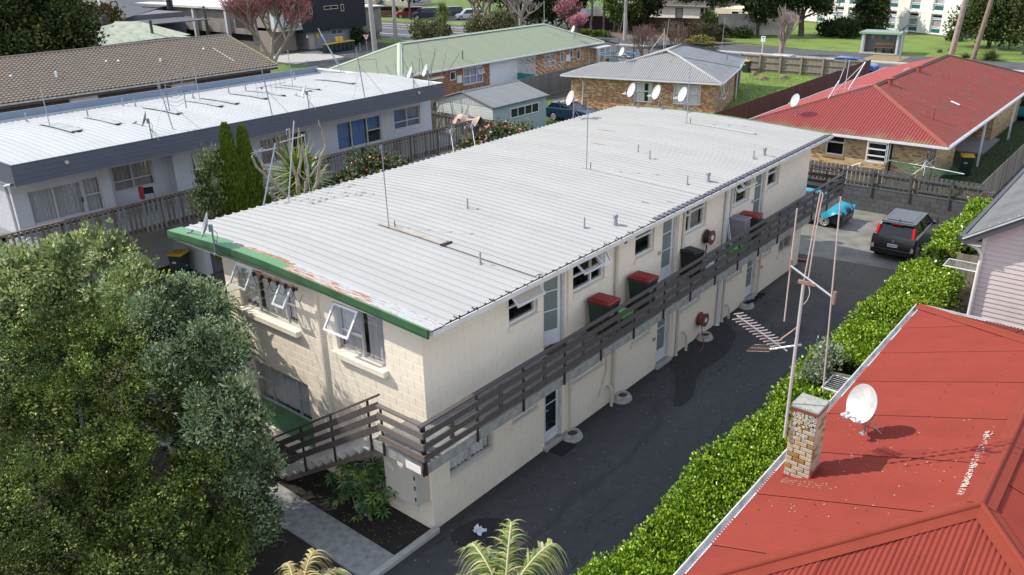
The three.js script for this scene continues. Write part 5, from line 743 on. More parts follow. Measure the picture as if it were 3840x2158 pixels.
{
  const gb = [bump(M([.085, .085, .09], .85, 'soft', 2), 'grain', .4, .004), bump(M([.08, .08, .085], .85, 'blot', 2), 'grain', .4, .004)], gp = [M([.11, .108, .108], .85, 'streak', .5), M([.095, .095, .097], .85, 'streak', .5), M([.125, .12, .118], .85, 'streak', .5)];
  const W = thing('block_wall', 'dark grey painted concrete block wall at the end of the driveway', 'wall', [-2, 0, -28.4]); ob(W, 'wall', [bb(-7.4, 6.7, 0, 1.1, -.15, 0)], M([.04, .04, .043], .9)); laidWall(W, 'block', FR(-7.4, 0, 0, 0), 0, 14.1, .02, 1.1, [], .42, .215, .012, .008, gb, 300); ob(W, 'coping', [bb(-7.4, 6.7, 1.1, 1.14, -.16, .02)], gb[0]);
  const Fn = thing('paling_fence', 'dark grey paling fence with gaps standing on the block wall', 'fence'); const f = palings(Fn, 'paling', [-9.4, 0, -28.52], [4.6, 0, -28.52], .82, .15, .045, gp, { y0: 1.16 }); rails(Fn, f, [1.3, 1.78], gp[1], .05, .05);
  for (let x = -8.1; x < 4.6; x += 1.62) ob(Fn, 'fence_post', [bb(x - .04, x + .04, .75, 1.95, -28.4, -28.33)], M([.06, .06, .06], .8)); rebase(Fn, -2.4, 1.1, -28.5);
  const F2 = thing('timber_fence', 'pale weathered timber fence along the street beyond the lawn', 'fence'); const tg = [G.timber, M([.3, .27, .22], .85, 'streak', .6), M([.24, .215, .18], .85, 'streak', .6)]; const f2 = palings(F2, 'paling', [-24.5, 0, -66.6], [-12.5, 0, -67.3], 1.55, .125, .004, tg, { cap: 300 }); rails(F2, f2, [.3, .95, 1.5], G.timber, .07, .06); for (let i = 0; i < 7; i++) { const x = -24.3 + i * 1.95; ob(F2, 'fence_post', [bb(x - .08, x + .08, 0, 1.62, -66.56 - i * .115, -66.38 - i * .115)], G.timber); } rebase(F2, -18.5, 0, -67);
  const F3 = thing('paling_fence', 'dark red brown paling fence between the lawn and the red roof house', 'fence'); const rb = [M([.1, .03, .026], .85, 'streak', .6), M([.085, .026, .024], .85, 'streak', .6), M([.12, .035, .03], .85, 'streak', .6)]; const f3 = palings(F3, 'paling', [-12.35, 0, -66.8], [-12.35, 0, -30], 1.8, .12, .004, rb, { cap: 300 }); rails(F3, f3, [.4, 1.5], rb[1]); rebase(F3, -12.35, 0, -48);
  const F4 = thing('paling_fence', 'grey timber paling fence between shed and green roof house', 'fence'); const f4 = palings(F4, 'paling', [-31.9, 0, -53.5], [-31.3, 0, -36], 1.75, .12, .005, [G.timberGrey, M([.17, .16, .14], .9, 'streak', .6)]); rails(F4, f4, [.4, 1.5], G.timberGrey); rebase(F4, -31.5, 0, -45);
  const F5 = thing('paling_fence', 'dark brown tall paling fence across the street behind the pole', 'fence'); const br = [M([.075, .035, .028], .85, 'streak', .8), M([.065, .03, .026], .85, 'streak', .8)]; palings(F5, 'paling', [-62, 0, -92.5], [-41, 0, -96.5], 1.9, .2, .004, br, { cap: 100 }); rebase(F5, -52, 0, -94);
  const F6 = thing('paling_fence', 'brown paling fence beside the side lawn of the tan brick house', 'fence'); const f6 = palings(F6, 'paling', [3.95, 0, -60], [3.95, 0, -29.3], 1.4, .12, .005, [G.timberBr, G.timber], { cap: 200 }); rails(F6, f6, [.4, 1.2], G.timberBr); rebase(F6, 3.95, 0, -45);
  const F7 = thing('paling_fence', 'short grey paling fence between the hedge and the pink house', 'fence'); const f7 = palings(F7, 'paling', [5.5, 0, -19.6], [8.2, 0, -19.9], 1.8, .2, .006, [G.timberGrey, G.timber]); rails(F7, f7, [.5], G.timberGrey); rebase(F7, 6.8, 0, -19.7);
  const F8 = thing('paling_fence', 'grey paling fence panel behind the folded clothesline near the red roof', 'fence'); palings(F8, 'paling', [5.0, 0, -8.9], [6.9, 0, -9.2], 1.75, .19, .006, [G.timberGrey, G.timber]); rebase(F8, 5.9, 0, -9);
  const F9 = thing('teal_fence', 'low teal painted panel fence below the collapsed pergola', 'fence'); for (let i = 0; i < 9; i++) ob(F9, 'paling', [bx(.3, 1.1, .03, -36.6 + i * .32, .55, -48.0)], i < 6 ? M([.02, .2, .22], .6) : M([.3, .42, .45], .6)); rebase(F9, -35.2, 0, -48);
  const F10 = thing('paling_fence', 'old brown fence behind the shed and draped blankets', 'fence'); const f10 = palings(F10, 'paling', [-29.5, 0, -29.2], [-21.5, 0, -29.0], 1.5, .13, .01, [G.timberBr, G.timberGrey], { cap: 100 }); rails(F10, f10, [1.3], G.timberBr); rebase(F10, -25.5, 0, -29);
  const F11 = thing('wooden_lattice', 'broken timber rails and netting at the end of the hedge', 'fence'); for (let i = 0; i < 7; i++) ob(F11, 'slat', [rod([3.9 + i * .09, .2, -26.6 - i * .1], [4.6 + i * .06, 1.9, -27.6 - i * .05], .02, 4)], pick([G.timberBr, G.rust, G.timber])); rebase(F11, 4.2, 0, -27);
}
// ---------- street furniture ----------
{
  const B = thing('bus_shelter', 'grey bus shelter with green roof edge and wooden bench beside the lawn', 'bus shelter', [-17.1, .1, -85.7], .07);
  const gm = M([.34, .36, .36], .6, 'soft', 2), w = 3.6, d = 2.6; ob(B, 'roof', [bx(w + .6, .12, d + .4, 0, 2.18, 0)], M([.26, .3, .26], .7, 'blot', 1)); ob(B, 'roof_edge', [bx(w + .64, .2, .06, 0, 2.16, d / 2 + .2), bx(.06, .2, d + .4, w / 2 + .3, 2.16, 0)], M([.2, .36, .2], .5)); ob(B, 'back_wall', [bx(w, 2.1, .1, 0, 1.05, -d / 2)], gm); ob(B, 'side_wall', [bx(.1, 2.1, d * .95, w / 2, 1.05, 0), bx(.1, 2.1, d * .6, -w / 2, 1.05, -d * .2)], gm);
  for (const s of [-1, 1]) ob(B, 'post', [bx(.2, 2.1, .2, s * (w / 2 - .05), 1.05, d / 2 - .1)], M([.5, .52, .52], .5)); ob(B, 'floor', [bx(w + .4, .06, d, 0, .02, 0)], G.concLt);
  ob(B, 'bench', [bx(1.9, .07, .4, .3, .62, .3), bx(1.9, .25, .06, .3, .95, .1)], M([.35, .19, .08], .6)); ob(B, 'bench_leg', [-.5, .3, 1.1].map(x => bx(.07, .62, .35, x, .3, .3)), G.black); ob(B, 'timetable', [bx(.3, .45, .04, -1.3, 1.5, -d / 2 + .09)], G.whiteOld); ob(B, 'notice_board', [bx(.35, .35, .04, -.6, 1.55, -d / 2 + .09)], M([.5, .4, .2], .6)); ob(B, 'poster', [bx(.3, .35, .04, -.2, 1.5, -d / 2 + .09)], M([.05, .3, .3], .6)); ob(B, 'poster', [bx(.35, .4, .04, .2, 1.5, -d / 2 + .09)], M([.45, .5, .55], .6));
  const S = thing('bus_stop_sign', 'small white bus stop sign on a pole behind the timber fence', 'sign', [-27.45, .1, -78.7]); ob(S, 'pole', [cyl(.05, .05, 1.7, 0, 0, 0, 8)], G.white); ob(S, 'plate', [rbx(.5, .6, .05, .02, 0, 1.55, 0)], G.white); ob(S, 'print', [bx(.3, .12, .06, 0, 1.7, 0)], M([.05, .1, .25], .5));
  const P = thing('solar_pole', 'slim steel pole with a tilted solar panel beside the bus shelter', 'street lamp', [-14, .1, -81.6]); ob(P, 'pole', [cyl(.1, .08, 3, 0, 0, 0, 10)], G.galv); ob(P, 'solar_panel', [bx(1.1, .05, .8, 0, 3.05, 0, .3, 0, .7)], M([.02, .03, .08], .2)); ob(P, 'control_box', [bx(.25, .35, .2, .15, 2.5, 0)], G.galv); 
  const pole = (name, label, x, z, h, r, m, arms, lean = 0) => { const T = thing(name, label, 'utility pole', [x, 0, z]); ob(T, 'pole', [rod([0, 0, 0], [lean, h, 0], r, 10, r * .75)], m); for (const y of arms) { ob(T, 'cross_arm', [bx(2.2, .12, .1, lean * y / h, y, .1, rr(-.2, .2))], G.timberBr); ob(T, 'insulator', [-1, -.6, .6, 1].map(x2 => cyl(.06, .05, .16, lean * y / h + x2, y + .06, .1, 6)), M([.5, .5, .5], .3)); } return T; };
  const pc = bump(M([.4, .38, .35], .9, 'streak', 1), 'grain', .5, .01); pole('utility_pole', 'tall concrete power pole in front of the dark boarded building', -66.2, -57.4, 8, .32, pc, [7.2], -.3); pole('utility_pole', 'second grey concrete power pole beside the street verge', -73, -67.1, 9, .26, pc, []); pole('utility_pole', 'concrete power pole with cross arm across from the brown fence', -47.6, -82.8, 6.4, .24, pc, [4.6, 5.9]); pole('utility_pole', 'weathered pole with painted base on the mulch bank', -10.8, -88.6, 11, .3, M([.36, .28, .24], .85, 'blot', .8), [8.2], .8); pole('utility_pole', 'plain brown timber pole beside the flax bush on the bank', -8.1, -85.6, 9, .24, M([.27, .19, .14], .85, 'streak', .8), [], 1); pole('utility_pole', 'green stained timber pole with cross arm in front of grey workshop', -97, -54.5, 4.6, .25, M([.08, .1, .07], .9, 'blot', .5), [4.3], -.3);
  const gw = thing('give_way_sign', 'red and white triangular give way sign at the side street', 'sign', [-65.3, 0, -55.4], .9); ob(gw, 'pole', [cyl(.035, .035, 2.3, 0, 0, 0, 8)], G.galv); const tri = (s, z) => { const q = new THREE.Shape([[-s, s * .8], [s, s * .8], [0, -s * .95]].map(p => new THREE.Vector2(...p))); return new THREE.ExtrudeGeometry(q, { depth: .02, bevelEnabled: false }).translate(0, 2.05, z); }; ob(gw, 'plate', [tri(.4, .03)], M([.5, .02, .03], .5)); ob(gw, 'inner_plate', [tri(.3, .036)], M([.75, .75, .75], .5)); ob(gw, 'lettering', [bx(.26, .06, .004, 0, 2.2, .058), bx(.2, .06, .004, 0, 2.1, .058)], G.black);
  for (const [x, z, l] of [[-79.3, -66.7, 'left'], [-78.1, -67.2, 'right']]) { const T = thing('utility_cabinet', l + ' of two dull green cabinets at the corner of the dark building', 'cabinet', [x, 0, z], .3); ob(T, 'body', [rbx(.9, 1.15, .7, .03, 0, .58, 0)], M([.12, .15, .12], .6)); ob(T, 'lid', [bx(1, .08, .8, 0, 1.18, 0)], M([.35, .42, .36], .6)); }
  // power lines
  const wire = (a, b, sag, label, r = .02) => { const T = thing('power_line', label, 'power line'); const pts = []; for (let i = 0; i <= 10; i++) { const t = i / 10; pts.push([a[0] + (b[0] - a[0]) * t, a[1] + (b[1] - a[1]) * t - sag * 4 * t * (1 - t), a[2] + (b[2] - a[2]) * t]); } ob(T, 'wire', [tube(pts, r, 30, 4)], M([.1, .1, .1], .6)); };
  wire([-47.6, 6, -82.8], [-10.2, 8.2, -88.6], .9, 'overhead wire crossing the top right trees, lower strand', .025); wire([-47.6, 6.3, -82.8], [-10.2, 8.6, -88.6], .8, 'overhead wire crossing the top right trees, upper strand', .025); wire([-47.6, 5.9, -82.8], [-73.2, 7.6, -67.1], .5, 'overhead wire running left from the cross arm pole', .025); wire([-47.6, 4.6, -82.8], [-38, 1.5, -66], .1, 'steep service wire dropping from the cross arm pole'); wire([-47.6, 4.7, -82.8], [-37.4, 1.4, -67.5], .1, 'second steep service wire dropping from the cross arm pole');
  const dest = [[-8.6, 3.4, 4.6], [-8.3, 3.4, 4.8], [-8, 3.4, 5], [-7.7, 3.4, 5.2]]; for (let i = 0; i < 4; i++) wire([-4.8 + i * .42, 4.96 - i * .015, .46], dest[i], .04, ['first', 'second', 'third', 'fourth'][i] + ' black service wire from the green barge toward the trees', .007);
  const ins = thing('insulator_bracket', 'rusty bracket with black insulators under the green barge board', 'bracket', [-4.1, 4.98, .42]); ob(ins, 'bar', [bx(1.6, .07, .04, 0, 0, 0)], M([.13, .05, .03], .9, 'blot', .2)); for (let i = 0; i < 6; i++) { ob(ins, 'insulator', [cyl(.035, .03, .1, -.72 + i * .29, -.05, .05, 8)], G.black); ob(ins, 'cable_loop', [tube([[-.72 + i * .29, -.05, .06], [-.66 + i * .29, -.22, .06], [-.55 + i * .29, -.24, .05], [-.5 + i * .29, -.1, .0]], .007, 12, 4)], G.black); }
}
// ---------- satellite dishes ----------
function dish(label, pos, h = .75, o = {}) {
  const T = thing('satellite_dish', label, 'satellite dish', pos, o.ry ?? -.52), s = o.s || 1, m = o.m || G.dish;
  const pts = []; for (let i = 0; i <= 8; i++) { const r = .3 * s * i / 8; pts.push([r, .28 * r * r / (.3 * s)]); }
  const rot = new THREE.Matrix4().makeTranslation(0, h, .08).multiply(new THREE.Matrix4().makeRotationX(PI / 2 - .36)).multiply(new THREE.Matrix4().makeScale(.9, 1, 1));
  ob(T, 'reflector', ap([lathe(pts, 28), lathe([[.3 * s, .085 * s], [.305 * s, .08 * s], [.303 * s, .07 * s], [.285 * s, .06 * s]], 28)], rot), m);
  ob(T, 'bracket', [bx(.1, .16, .1, 0, h - .06, .02)], G.steel); ob(T, 'pole', [rod([0, 0, 0], [0, h, 0], .022, 8)], o.pm || G.galv);
  ob(T, 'feed_arm', [rod([0, h - .25 * s, .13], [0, h - .12, .48], .013, 6)], G.galv); ob(T, 'feed_horn', [rbx(.07, .05, .12, .02, 0, h - .1, .5), cyl(.03, .04, .06, 0, h - .1, .43, 8), ...(o.twin ? [rbx(.07, .05, .1, .02, .08, h - .1, .49)] : [])], m);
  for (const sx of [-1, 1]) ob(T, 'brace', [rod([sx * .32, -.02, -.25], [0, h * .55, 0], .01, 5)], G.steel); ob(T, 'foot', [bx(.12, .03, .1, 0, .01, 0)], G.galv);
  ob(T, 'cable', [tube([[0, h - .1, -.02], [.06, h - .2, -.1], [.03, h * .4, -.06], [.03, 0, -.05]], .006, 14, 4)], G.black); return T;
}
dish('dish on the near end of the cream flats green barge', [-6.45, 5.06, .38], .72, { m: G.dishGrey, pm: G.steel });
dish('dish on the left eave at the far end of the white roof', [-8.55, 5.15, -17.0], .85); dish('leftmost of three dishes in a row on the far barge', [-7.85, 5.18, -20.42], .72, { twin: 1 }); dish('middle of three dishes in a row on the far barge', [-6.65, 5.2, -20.42], .72, { twin: 1 }); dish('rightmost of three dishes in a row on the far barge', [-5.45, 5.2, -20.42], .74, { twin: 1 });
dish('dish nearest the left end of the grey fascia roof edge', [-18.6, 5.36, -4.66], .72, { m: G.dishGrey, pm: G.steel }); dish('single dish midway along the grey fascia roof edge', [-18.65, 5.36, -11.77], .72); dish('left one of two dishes at the far grey roof corner', [-18.72, 5.36, -18.05], .72); dish('right one of two dishes at the far grey roof corner', [-18.6, 5.36, -18.95], .72);
dish('dish on the sage green roof casting a shadow', [-37.6, 3.15, -57.8], .8, { s: 1.15 }); dish('dish on the left hip of the pale grey roof', [-23.4, 3.3, -44.2], .8, { s: 1.1 }); dish('dish on the front slope of the far red roof', [-5.76, 2.98, -33.36], .8, { s: 1.15 }); dish('large white dish on the near red roof by the chimney', [7.5, 3.8, -3.15], .62, { s: 1.12, twin: 1 });
// ---------- aerials ----------
const mast = (name, label, a, b, r, m, f) => { const T = thing(name, label, 'antenna', [0, 0, 0]); ob(T, 'pole', [rod(a, b, r, 6)], m); if (f) f(T, V(...a), V(...b)); rebase(T, ...a); return T; };
const dipole = (T, c, ax, up, n, len, m, sp = .14) => { ob(T, 'boom', [rod(c, c.clone().addScaledVector(ax, sp * (n - 1)), .014, 5)], m); const g = []; for (let i = 0; i < n; i++) { const p = c.clone().addScaledVector(ax, i * sp), l = len * (1 - .05 * i) / 2; g.push(rod(p.clone().addScaledVector(up, -l), p.clone().addScaledVector(up, l), .007, 4)); } ob(T, 'element', g, m, { kind: 'stuff' }); };
mast('roof_rod', 'tall thin rod nearest the front on the white metal roof', [-4.12, 5.27, -3.0], [-4.16, 7.35, -3.0], .013, G.steel, T => { ob(T, 'clip', [cyl(.04, .03, .05, -4.12, 5.27, -3), cyl(.012, .012, .2, -3.95, 5.27, -3.05)], G.dark); });
mast('roof_rod', 'thin rod midway along the white metal roof', [-3.4, 5.25, -10.5], [-3.38, 7.4, -10.5], .013, G.steel, T => ob(T, 'clip', [cyl(.012, .012, .25, -3.28, 5.25, -10.55)], G.dark));
mast('roof_rod', 'thin rod near the far end of the white metal roof', [-4.19, 5.27, -18.26], [-4.19, 7.35, -18.26], .014, G.galv, T => ob(T, 'clip', [cyl(.012, .012, .22, -4.05, 5.27, -18.3)], G.dark));
mast('roof_rod', 'nearest thin rod on the grey fascia roof', [-23.43, 5.48, -3.14], [-23.5, 6.94, -3.14], .018, G.galv); mast('roof_rod', 'second thin rod on the grey fascia roof', [-23.6, 5.48, -9.66], [-23.7, 7, -9.66], .018, G.galv); mast('roof_rod', 'third thin rod on the grey fascia roof', [-23.63, 5.48, -14.66], [-23.7, 7.18, -14.66], .018, G.galv);
const guy = (T, a, list) => ob(T, 'guy_wire', list.map(b => rod(a, b, .008, 4)), G.steel);
mast('tv_antenna', 'aerial mast with stacked bow elements near the left of the grey roof', [-19.4, 5.4, -5.95], [-19.6, 7.1, -5.8], .022, G.steel, (T, a, b) => { guy(T, [-19.5, 6.5, -5.85], [[-18.9, 5.38, -4.9], [-18.8, 5.38, -6.7]]); const m = G.galv; for (const [dz, dy] of [[-.55, .25], [-.55, -.35]]) { ob(T, 'bow_element', [...[-.22, -.08, .08, .22].flatMap(q => [rod([-19.6, 6.75 + dy + q, -5.85 + dz], [-19.6, 6.85 + dy + q, -6.15 + dz], .008, 4), rod([-19.6, 6.75 + dy + q, -5.85 + dz], [-19.6, 6.85 + dy + q, -5.55 + dz], .008, 4)]), rod([-19.6, 6.4 + dy, -5.5 + dz], [-19.6, 7.1 + dy, -5.5 + dz], .02, 5), rod([-19.6, 6.4 + dy, -6.2 + dz], [-19.6, 7.1 + dy, -6.2 + dz], .02, 5)], G.steel); } dipole(T, V(-19.6, 6.95, -5.8), V(0, 1, 0), V(.0, 0, 1), 10, .16, m, .045); ob(T, 'boom', [rod([-19.6, 6.7, -5.8], [-19.6, 6.7, -6.5], .015, 5)], m); });
mast('tv_antenna', 'aerial with vertical element boom in the middle of the grey roof edge', [-18.55, 5.38, -9.85], [-18.7, 7.5, -9.7], .022, G.steel, T => { guy(T, [-18.65, 6.4, -9.8], [[-18.5, 5.38, -10.6], [-18.6, 5.38, -9.0]]); dipole(T, V(-18.8, 6.52, -9.45), V(0, .03, -1), V(0, 1, .05), 7, .8, G.galv, .23); ob(T, 'mast_amplifier', [bx(.06, .06, .08, -18.75, 6.5, -9.65)], G.rust); });
mast('tv_antenna', 'aerial with dense horizontal elements right of the grey roof middle', [-18.77, 5.38, -15], [-18.9, 7.55, -14.85], .024, G.steel, T => { guy(T, [-18.85, 6.8, -14.9], [[-18.5, 5.38, -14.1], [-18.6, 5.38, -16]]); dipole(T, V(-18.9, 7.3, -14.7), V(-.3, 0, .95), V(.2, .3, .2), 9, .3, G.galv, .09); ob(T, 'panel_reflector', [...Array(6)].map((_, i) => rod([-19 + i * .03, 7.4, -15.2 + i * .04], [-18.8 + i * .03, 7.75, -15 + i * .02], .008, 4)), G.galv); ob(T, 'side_arm', [rod([-18.88, 7.0, -14.9], [-18.6, 7.0, -15.7], .018, 5), rod([-18.6, 7.0, -15.7], [-18.6, 6.3, -15.75], .012, 5)], G.galv); });
mast('tv_antenna', 'leaning twin mast at the back right corner of the grey roof', [-25.5, 5.35, -19.3], [-26.3, 7.75, -18.6], .03, G.galv, T => ob(T, 'second_pole', [rod([-25.4, 5.35, -19.4], [-26.1, 7.4, -18.6], .02, 5)], G.galv));
mast('tv_antenna', 'cluster of folded dipoles behind the dead tree by the white roof edge', [-8.35, 5.18, -3.1], [-8.55, 7.3, -3.75], .02, G.galv, T => { const loop = (x, y0, y1, z, w) => [tube([[x, y0, z], [x, (y0 + y1) / 2, z], [x, y1 - .05, z], [x, y1, z - w / 2], [x, y1 - .05, z - w], [x, (y0 + y1) / 2, z - w], [x, y0 + .05, z - w], [x, y0, z - w / 2], [x, y0, z]], .009, 40, 4)]; ob(T, 'folded_dipole', [...loop(-8.6, 6.4, 7.1, -3.5, .1), ...loop(-8.5, 5.7, 6.9, -3.9, .1), rod([-8.5, 5.2, -3.95], [-8.5, 6.9, -4.0], .012, 5)], G.galv); ob(T, 'side_arm', [rod([-8.7, 6.75, -3.3], [-8.5, 6.85, -4.0], .02, 5)], G.galv); });
mast('tv_antenna', 'leaning blue grey mast with star shaped element at the white roof edge', [-8.6, 5.16, -2.45], [-8.75, 6.75, -3.2], .022, G.steel, T => { ob(T, 'boom', [rod([-8.75, 6.6, -3.2], [-8.75, 6.62, -2.5], .025, 5)], G.steel); ob(T, 'star_element', [...Array(9)].map((_, i) => rod([-8.75, 6.62, -2.62], [-8.75 + .1 * Math.sin(i * .7), 6.62 + .13 * Math.sin(i * .698), -2.62 + .24 * Math.cos(i * .698)], .009, 4)), G.galv); });
mast('tv_antenna', 'left of two star aerials before the slatted balustrade', [-8.7, 5.1, -10.2], [-9.2, 5.75, -10.6], .018, G.galv, T => ob(T, 'star_element', [...Array(10)].map((_, i) => rod([-9.2, 5.78, -10.6], [-9.2, 5.78 + .14 * Math.sin(i * .63), -10.6 + .28 * Math.cos(i * .63)], .009, 4)), G.galv));
mast('tv_antenna', 'right of two star aerials before the slatted balustrade', [-8.7, 5.1, -11.3], [-9.2, 5.75, -11.7], .018, G.galv, T => ob(T, 'star_element', [...Array(10)].map((_, i) => rod([-9.2, 5.78, -11.7], [-9.2, 5.78 + .14 * Math.sin(i * .63), -11.7 + .28 * Math.cos(i * .63)], .009, 4)), G.galv));
mast('tv_antenna', 'pair of braced aerials on the ridge of the far red roof', [-4.7, 3.7, -35.6], [-4.5, 5.2, -36.2], .022, G.galv, T => { dipole(T, V(-4.5, 5.1, -36.2), V(-.75, .05, .45), V(.1, .9, .1), 8, .16, G.galv, .13); dipole(T, V(-4.4, 5.5, -36.6), V(-.75, .05, .45), V(.1, .9, .1), 8, .16, G.galv, .13); ob(T, 'mast_stay', [rod([-4.6, 4.6, -36], [-5.4, 3.4, -36.4], .02, 5), rod([-4.6, 4.6, -36], [-4.9, 3.5, -35.2], .02, 5), rod([-4.4, 3.9, -36.4], [-4.4, 5.6, -36.6], .02, 5), rod([-4.6, 4.1, -36], [-3.2, 4.35, -37], .012, 4)], G.alu); });
mast('mast_tripod', 'white stayed mast beside the aerials on the far red roof', [-5.2, 3.5, -40], [-4.6, 5.1, -40], .02, G.galv, T => ob(T, 'mast_stay', [rod([-4.6, 5.1, -40], [-6.2, 3.2, -40.2], .025, 5), rod([-4.6, 5.1, -40], [-5.2, 3.5, -39.4], .03, 5)], G.alu));
mast('roof_rod', 'red painted thin rod on the right slope of the far red roof', [-1.6, 3.8, -36.75], [-1.35, 5.4, -37.1], .014, G.rust); mast('roof_rod', 'red painted thin rod further back on the far red roof', [-1.66, 3.82, -45.1], [-1.35, 5.8, -45.6], .016, G.rust); mast('roof_rod', 'thin rod on the sage green roof near its hip', [-39.3, 3.95, -36.63], [-39.3, 6, -36.63], .02, G.steel); mast('roof_rod', 'thin rod near the far end of the sage green roof', [-39.5, 4.3, -55.5], [-39.6, 6.6, -55.6], .03, G.galv); mast('mast_tripod', 'white stayed mast at the apex of the pale grey roof', [-21.5, 4.05, -46.8], [-21.6, 5.6, -46.9], .022, G.alu, T => ob(T, 'mast_stay', [rod([-21.6, 5.3, -46.9], [-22.6, 3.9, -46.6], .02, 5), rod([-21.5, 4.1, -47], [-21.4, 6.3, -47.2], .014, 4)], G.alu)); mast('roof_rod', 'thin tall rod behind the pale grey roof', [-19.9, 3.6, -53.2], [-19.9, 6, -53.4], .02, G.steel);
mast('tv_antenna', 'large near mast with long vertical dipoles and comb yagi by the chimney', [6.76, 4.35, -1.4], [6.72, 7.0, -1.5], .024, M([.55, .5, .5], .45, 'streak', .3), T => {
  const m = M([.58, .46, .43], .5, 'streak', .3), w = G.alu; const z = -1.5;
  ob(T, 'cross_boom', [rod([6.5, 7.2, z + .02], [7.19, 6.83, z - .02], .018, 8)], w); ob(T, 'clamp', [bx(.16, .05, .05, 6.72, 6.98, z), cyl(.025, .025, .2, 6.5, 7.1, z, 8), cyl(.025, .025, .2, 7.19, 6.75, z, 8), bx(.1, .04, .04, 6.85, 6.98, z)], M([.3, .18, .13], .8, 'blot', .1));
  ob(T, 'vertical_element', [rod([6.5, 6.28, z], [6.49, 8.08, z], .011, 6)], m); ob(T, 'vertical_element', [rod([7.22, 5.3, z], [7.08, 8.36, z], .011, 6)], m);
  ob(T, 'folded_element', [tube([[6.72, 7.02, z], [6.76, 7.7, z], [6.79, 8.28, z], [6.805, 8.4, z], [6.83, 8.36, z], [6.82, 8.2, z], [6.8, 7.7, z], [6.78, 7.05, z]], .01, 50, 6)], m);
  ob(T, 'pipe_clamp', [bx(.06, .05, .05, 6.77, 4.75, z + .03), bx(.06, .05, .05, 6.77, 4.5, z + .03)], G.rust); ob(T, 'cable', [tube([[6.8, 6.95, z], [6.84, 6.85, z + .04], [6.8, 6.7, z + .02], [6.73, 6.6, z]], .006, 16, 4)], G.whiteOld);
  const A = V(5.73, 6.17, z), Bk = V(6.6, 5.8, z + .0), ax = Bk.clone().sub(A).normalize(); ob(T, 'yagi_boom', [rod(A, Bk, .012, 6)], w); ob(T, 'side_arm', [rod([6.34, 5.76, z + .02], [6.8, 5.97, z], .018, 8)], w);
  const L = A.distanceTo(Bk); for (let i = 0; i < 13; i++) { const p = A.clone().addScaledVector(ax, (i + .3) * L / 14.5), up = V(.2, .6, .3), dn = V(.2, -.5, -.6); const g = []; for (const q of [-.012, .012]) { const o = V(0, 0, q); g.push(rod(p.clone().add(o).add(V(-.03, .05, .07)), p.clone().add(o).add(V(.05, .035, -.09)), .007, 4)); g.push(rod(p.clone().add(o).add(V(-.045, -.045, .08)), p.clone().add(o).add(V(.03, -.06, -.07)), .007, 4)); } ob(T, 'yagi_element', g, m); }
  const mesh = []; for (let i = 0; i < 9; i++) { mesh.push(rod([6.42 + .03 * i, 5.9 + .035 * i, z + .08], [6.42 + .03 * i, 5.9 + .035 * i, z - .2], .003, 3)); mesh.push(rod([6.36 - .045 * i, 5.76 - .012 * i, z + .12], [6.36 - .045 * i, 5.76 - .012 * i, z - .14], .003, 3)); } for (const q of [-.2, -.06, .08]) mesh.push(rod([6.42, 5.9, z + q], [6.66, 6.18, z + q], .004, 3), rod([6.36, 5.76, z + q + .03], [6.0, 5.66, z + q + .03], .004, 3)); ob(T, 'reflector_grid', mesh, M([.4, .25, .2], .7), { kind: 'stuff' });
});
// ---------- bins and things on the balcony ----------
function bin(label, pos, ry, o = {}) {
  const T = thing('wheelie_bin', label, 'wheelie bin', pos, ry), s = o.s || 1, hb = .86 * s, w = .5 * s, d = .6 * s;
  const q = []; const P = (k, y) => [[-w / 2 * k, y, -d / 2 * k], [w / 2 * k, y, -d / 2 * k], [w / 2 * k, y, d / 2 * k], [-w / 2 * k, y, d / 2 * k]]; const a = P(.8, .05), b = P(1, hb); for (let i = 0; i < 4; i++) { const j = (i + 1) % 4; for (const t of [a[i], a[j], b[j], a[i], b[j], b[i]]) q.push(...t); } for (const t of [a[0], a[2], a[1], a[0], a[3], a[2]]) q.push(...t);
  ob(T, 'body', [rawGeo(q), rbx(w * 1.08, .06, d * 1.06, .015, 0, hb - .03, 0), bx(w * .7, .04, .04, 0, hb - .06, -d / 2 - .06), bx(.03, .04, .1, -w * .34, hb - .06, -d / 2 - .03), bx(.03, .04, .1, w * .34, hb - .06, -d / 2 - .03)], o.m || G.binG);
  const lid = rbx(w * 1.1, .07, d * 1.1, .03, 0, 0, d * .55); ob(T, 'lid', [lid.clone().translate(0, hb + .035, -d * .55), rbx(w * .8, .03, d * .8, .012, 0, hb + .075, 0), cyl(.02, .02, w * .9, 0, 0, 0, 8).rotateZ(PI / 2).translate(w * .45, hb + .03, -d * .56)], o.lid || G.red);
  for (const x of [-1, 1]) ob(T, 'wheel', [cyl(.1, .1, .05, 0, 0, 0, 16).rotateZ(PI / 2).translate(x * (w * .42) + .025, .1, -d * .42)], G.rubber);
  if (o.tag !== 0) { ob(T, 'label_sticker', [bx(.16, .1, .004, -.06, hb * .72, d * .47)], G.whiteOld); ob(T, 'printed_marks', [bx(.13, .022, .004, w * .0 + .0, hb * .5, d * .44), bx(.1, .018, .004, 0, hb * .45, d * .435)].map(g => g.rotateY(PI / 2).translate(-.02, 0, 0)), G.whiteOld); } return T;
}
bin('red lidded green bin on the balcony nearest the stairs', [.45, 2.685, -5.75], PI / 2); bin('red lidded green bin on the balcony, second from the stairs', [.45, 2.685, -7.6], PI / 2); bin('red lidded green bin beside the grey cabinet at the far balcony', [.42, 2.685, -14.2], PI / 2 + .15); bin('black wheelie bin under the upper hose reel', [.36, 2.685, -10.45], PI / 2 - .2, { m: M([.012, .012, .014], .5), lid: M([.016, .016, .018], .45), s: .85 });
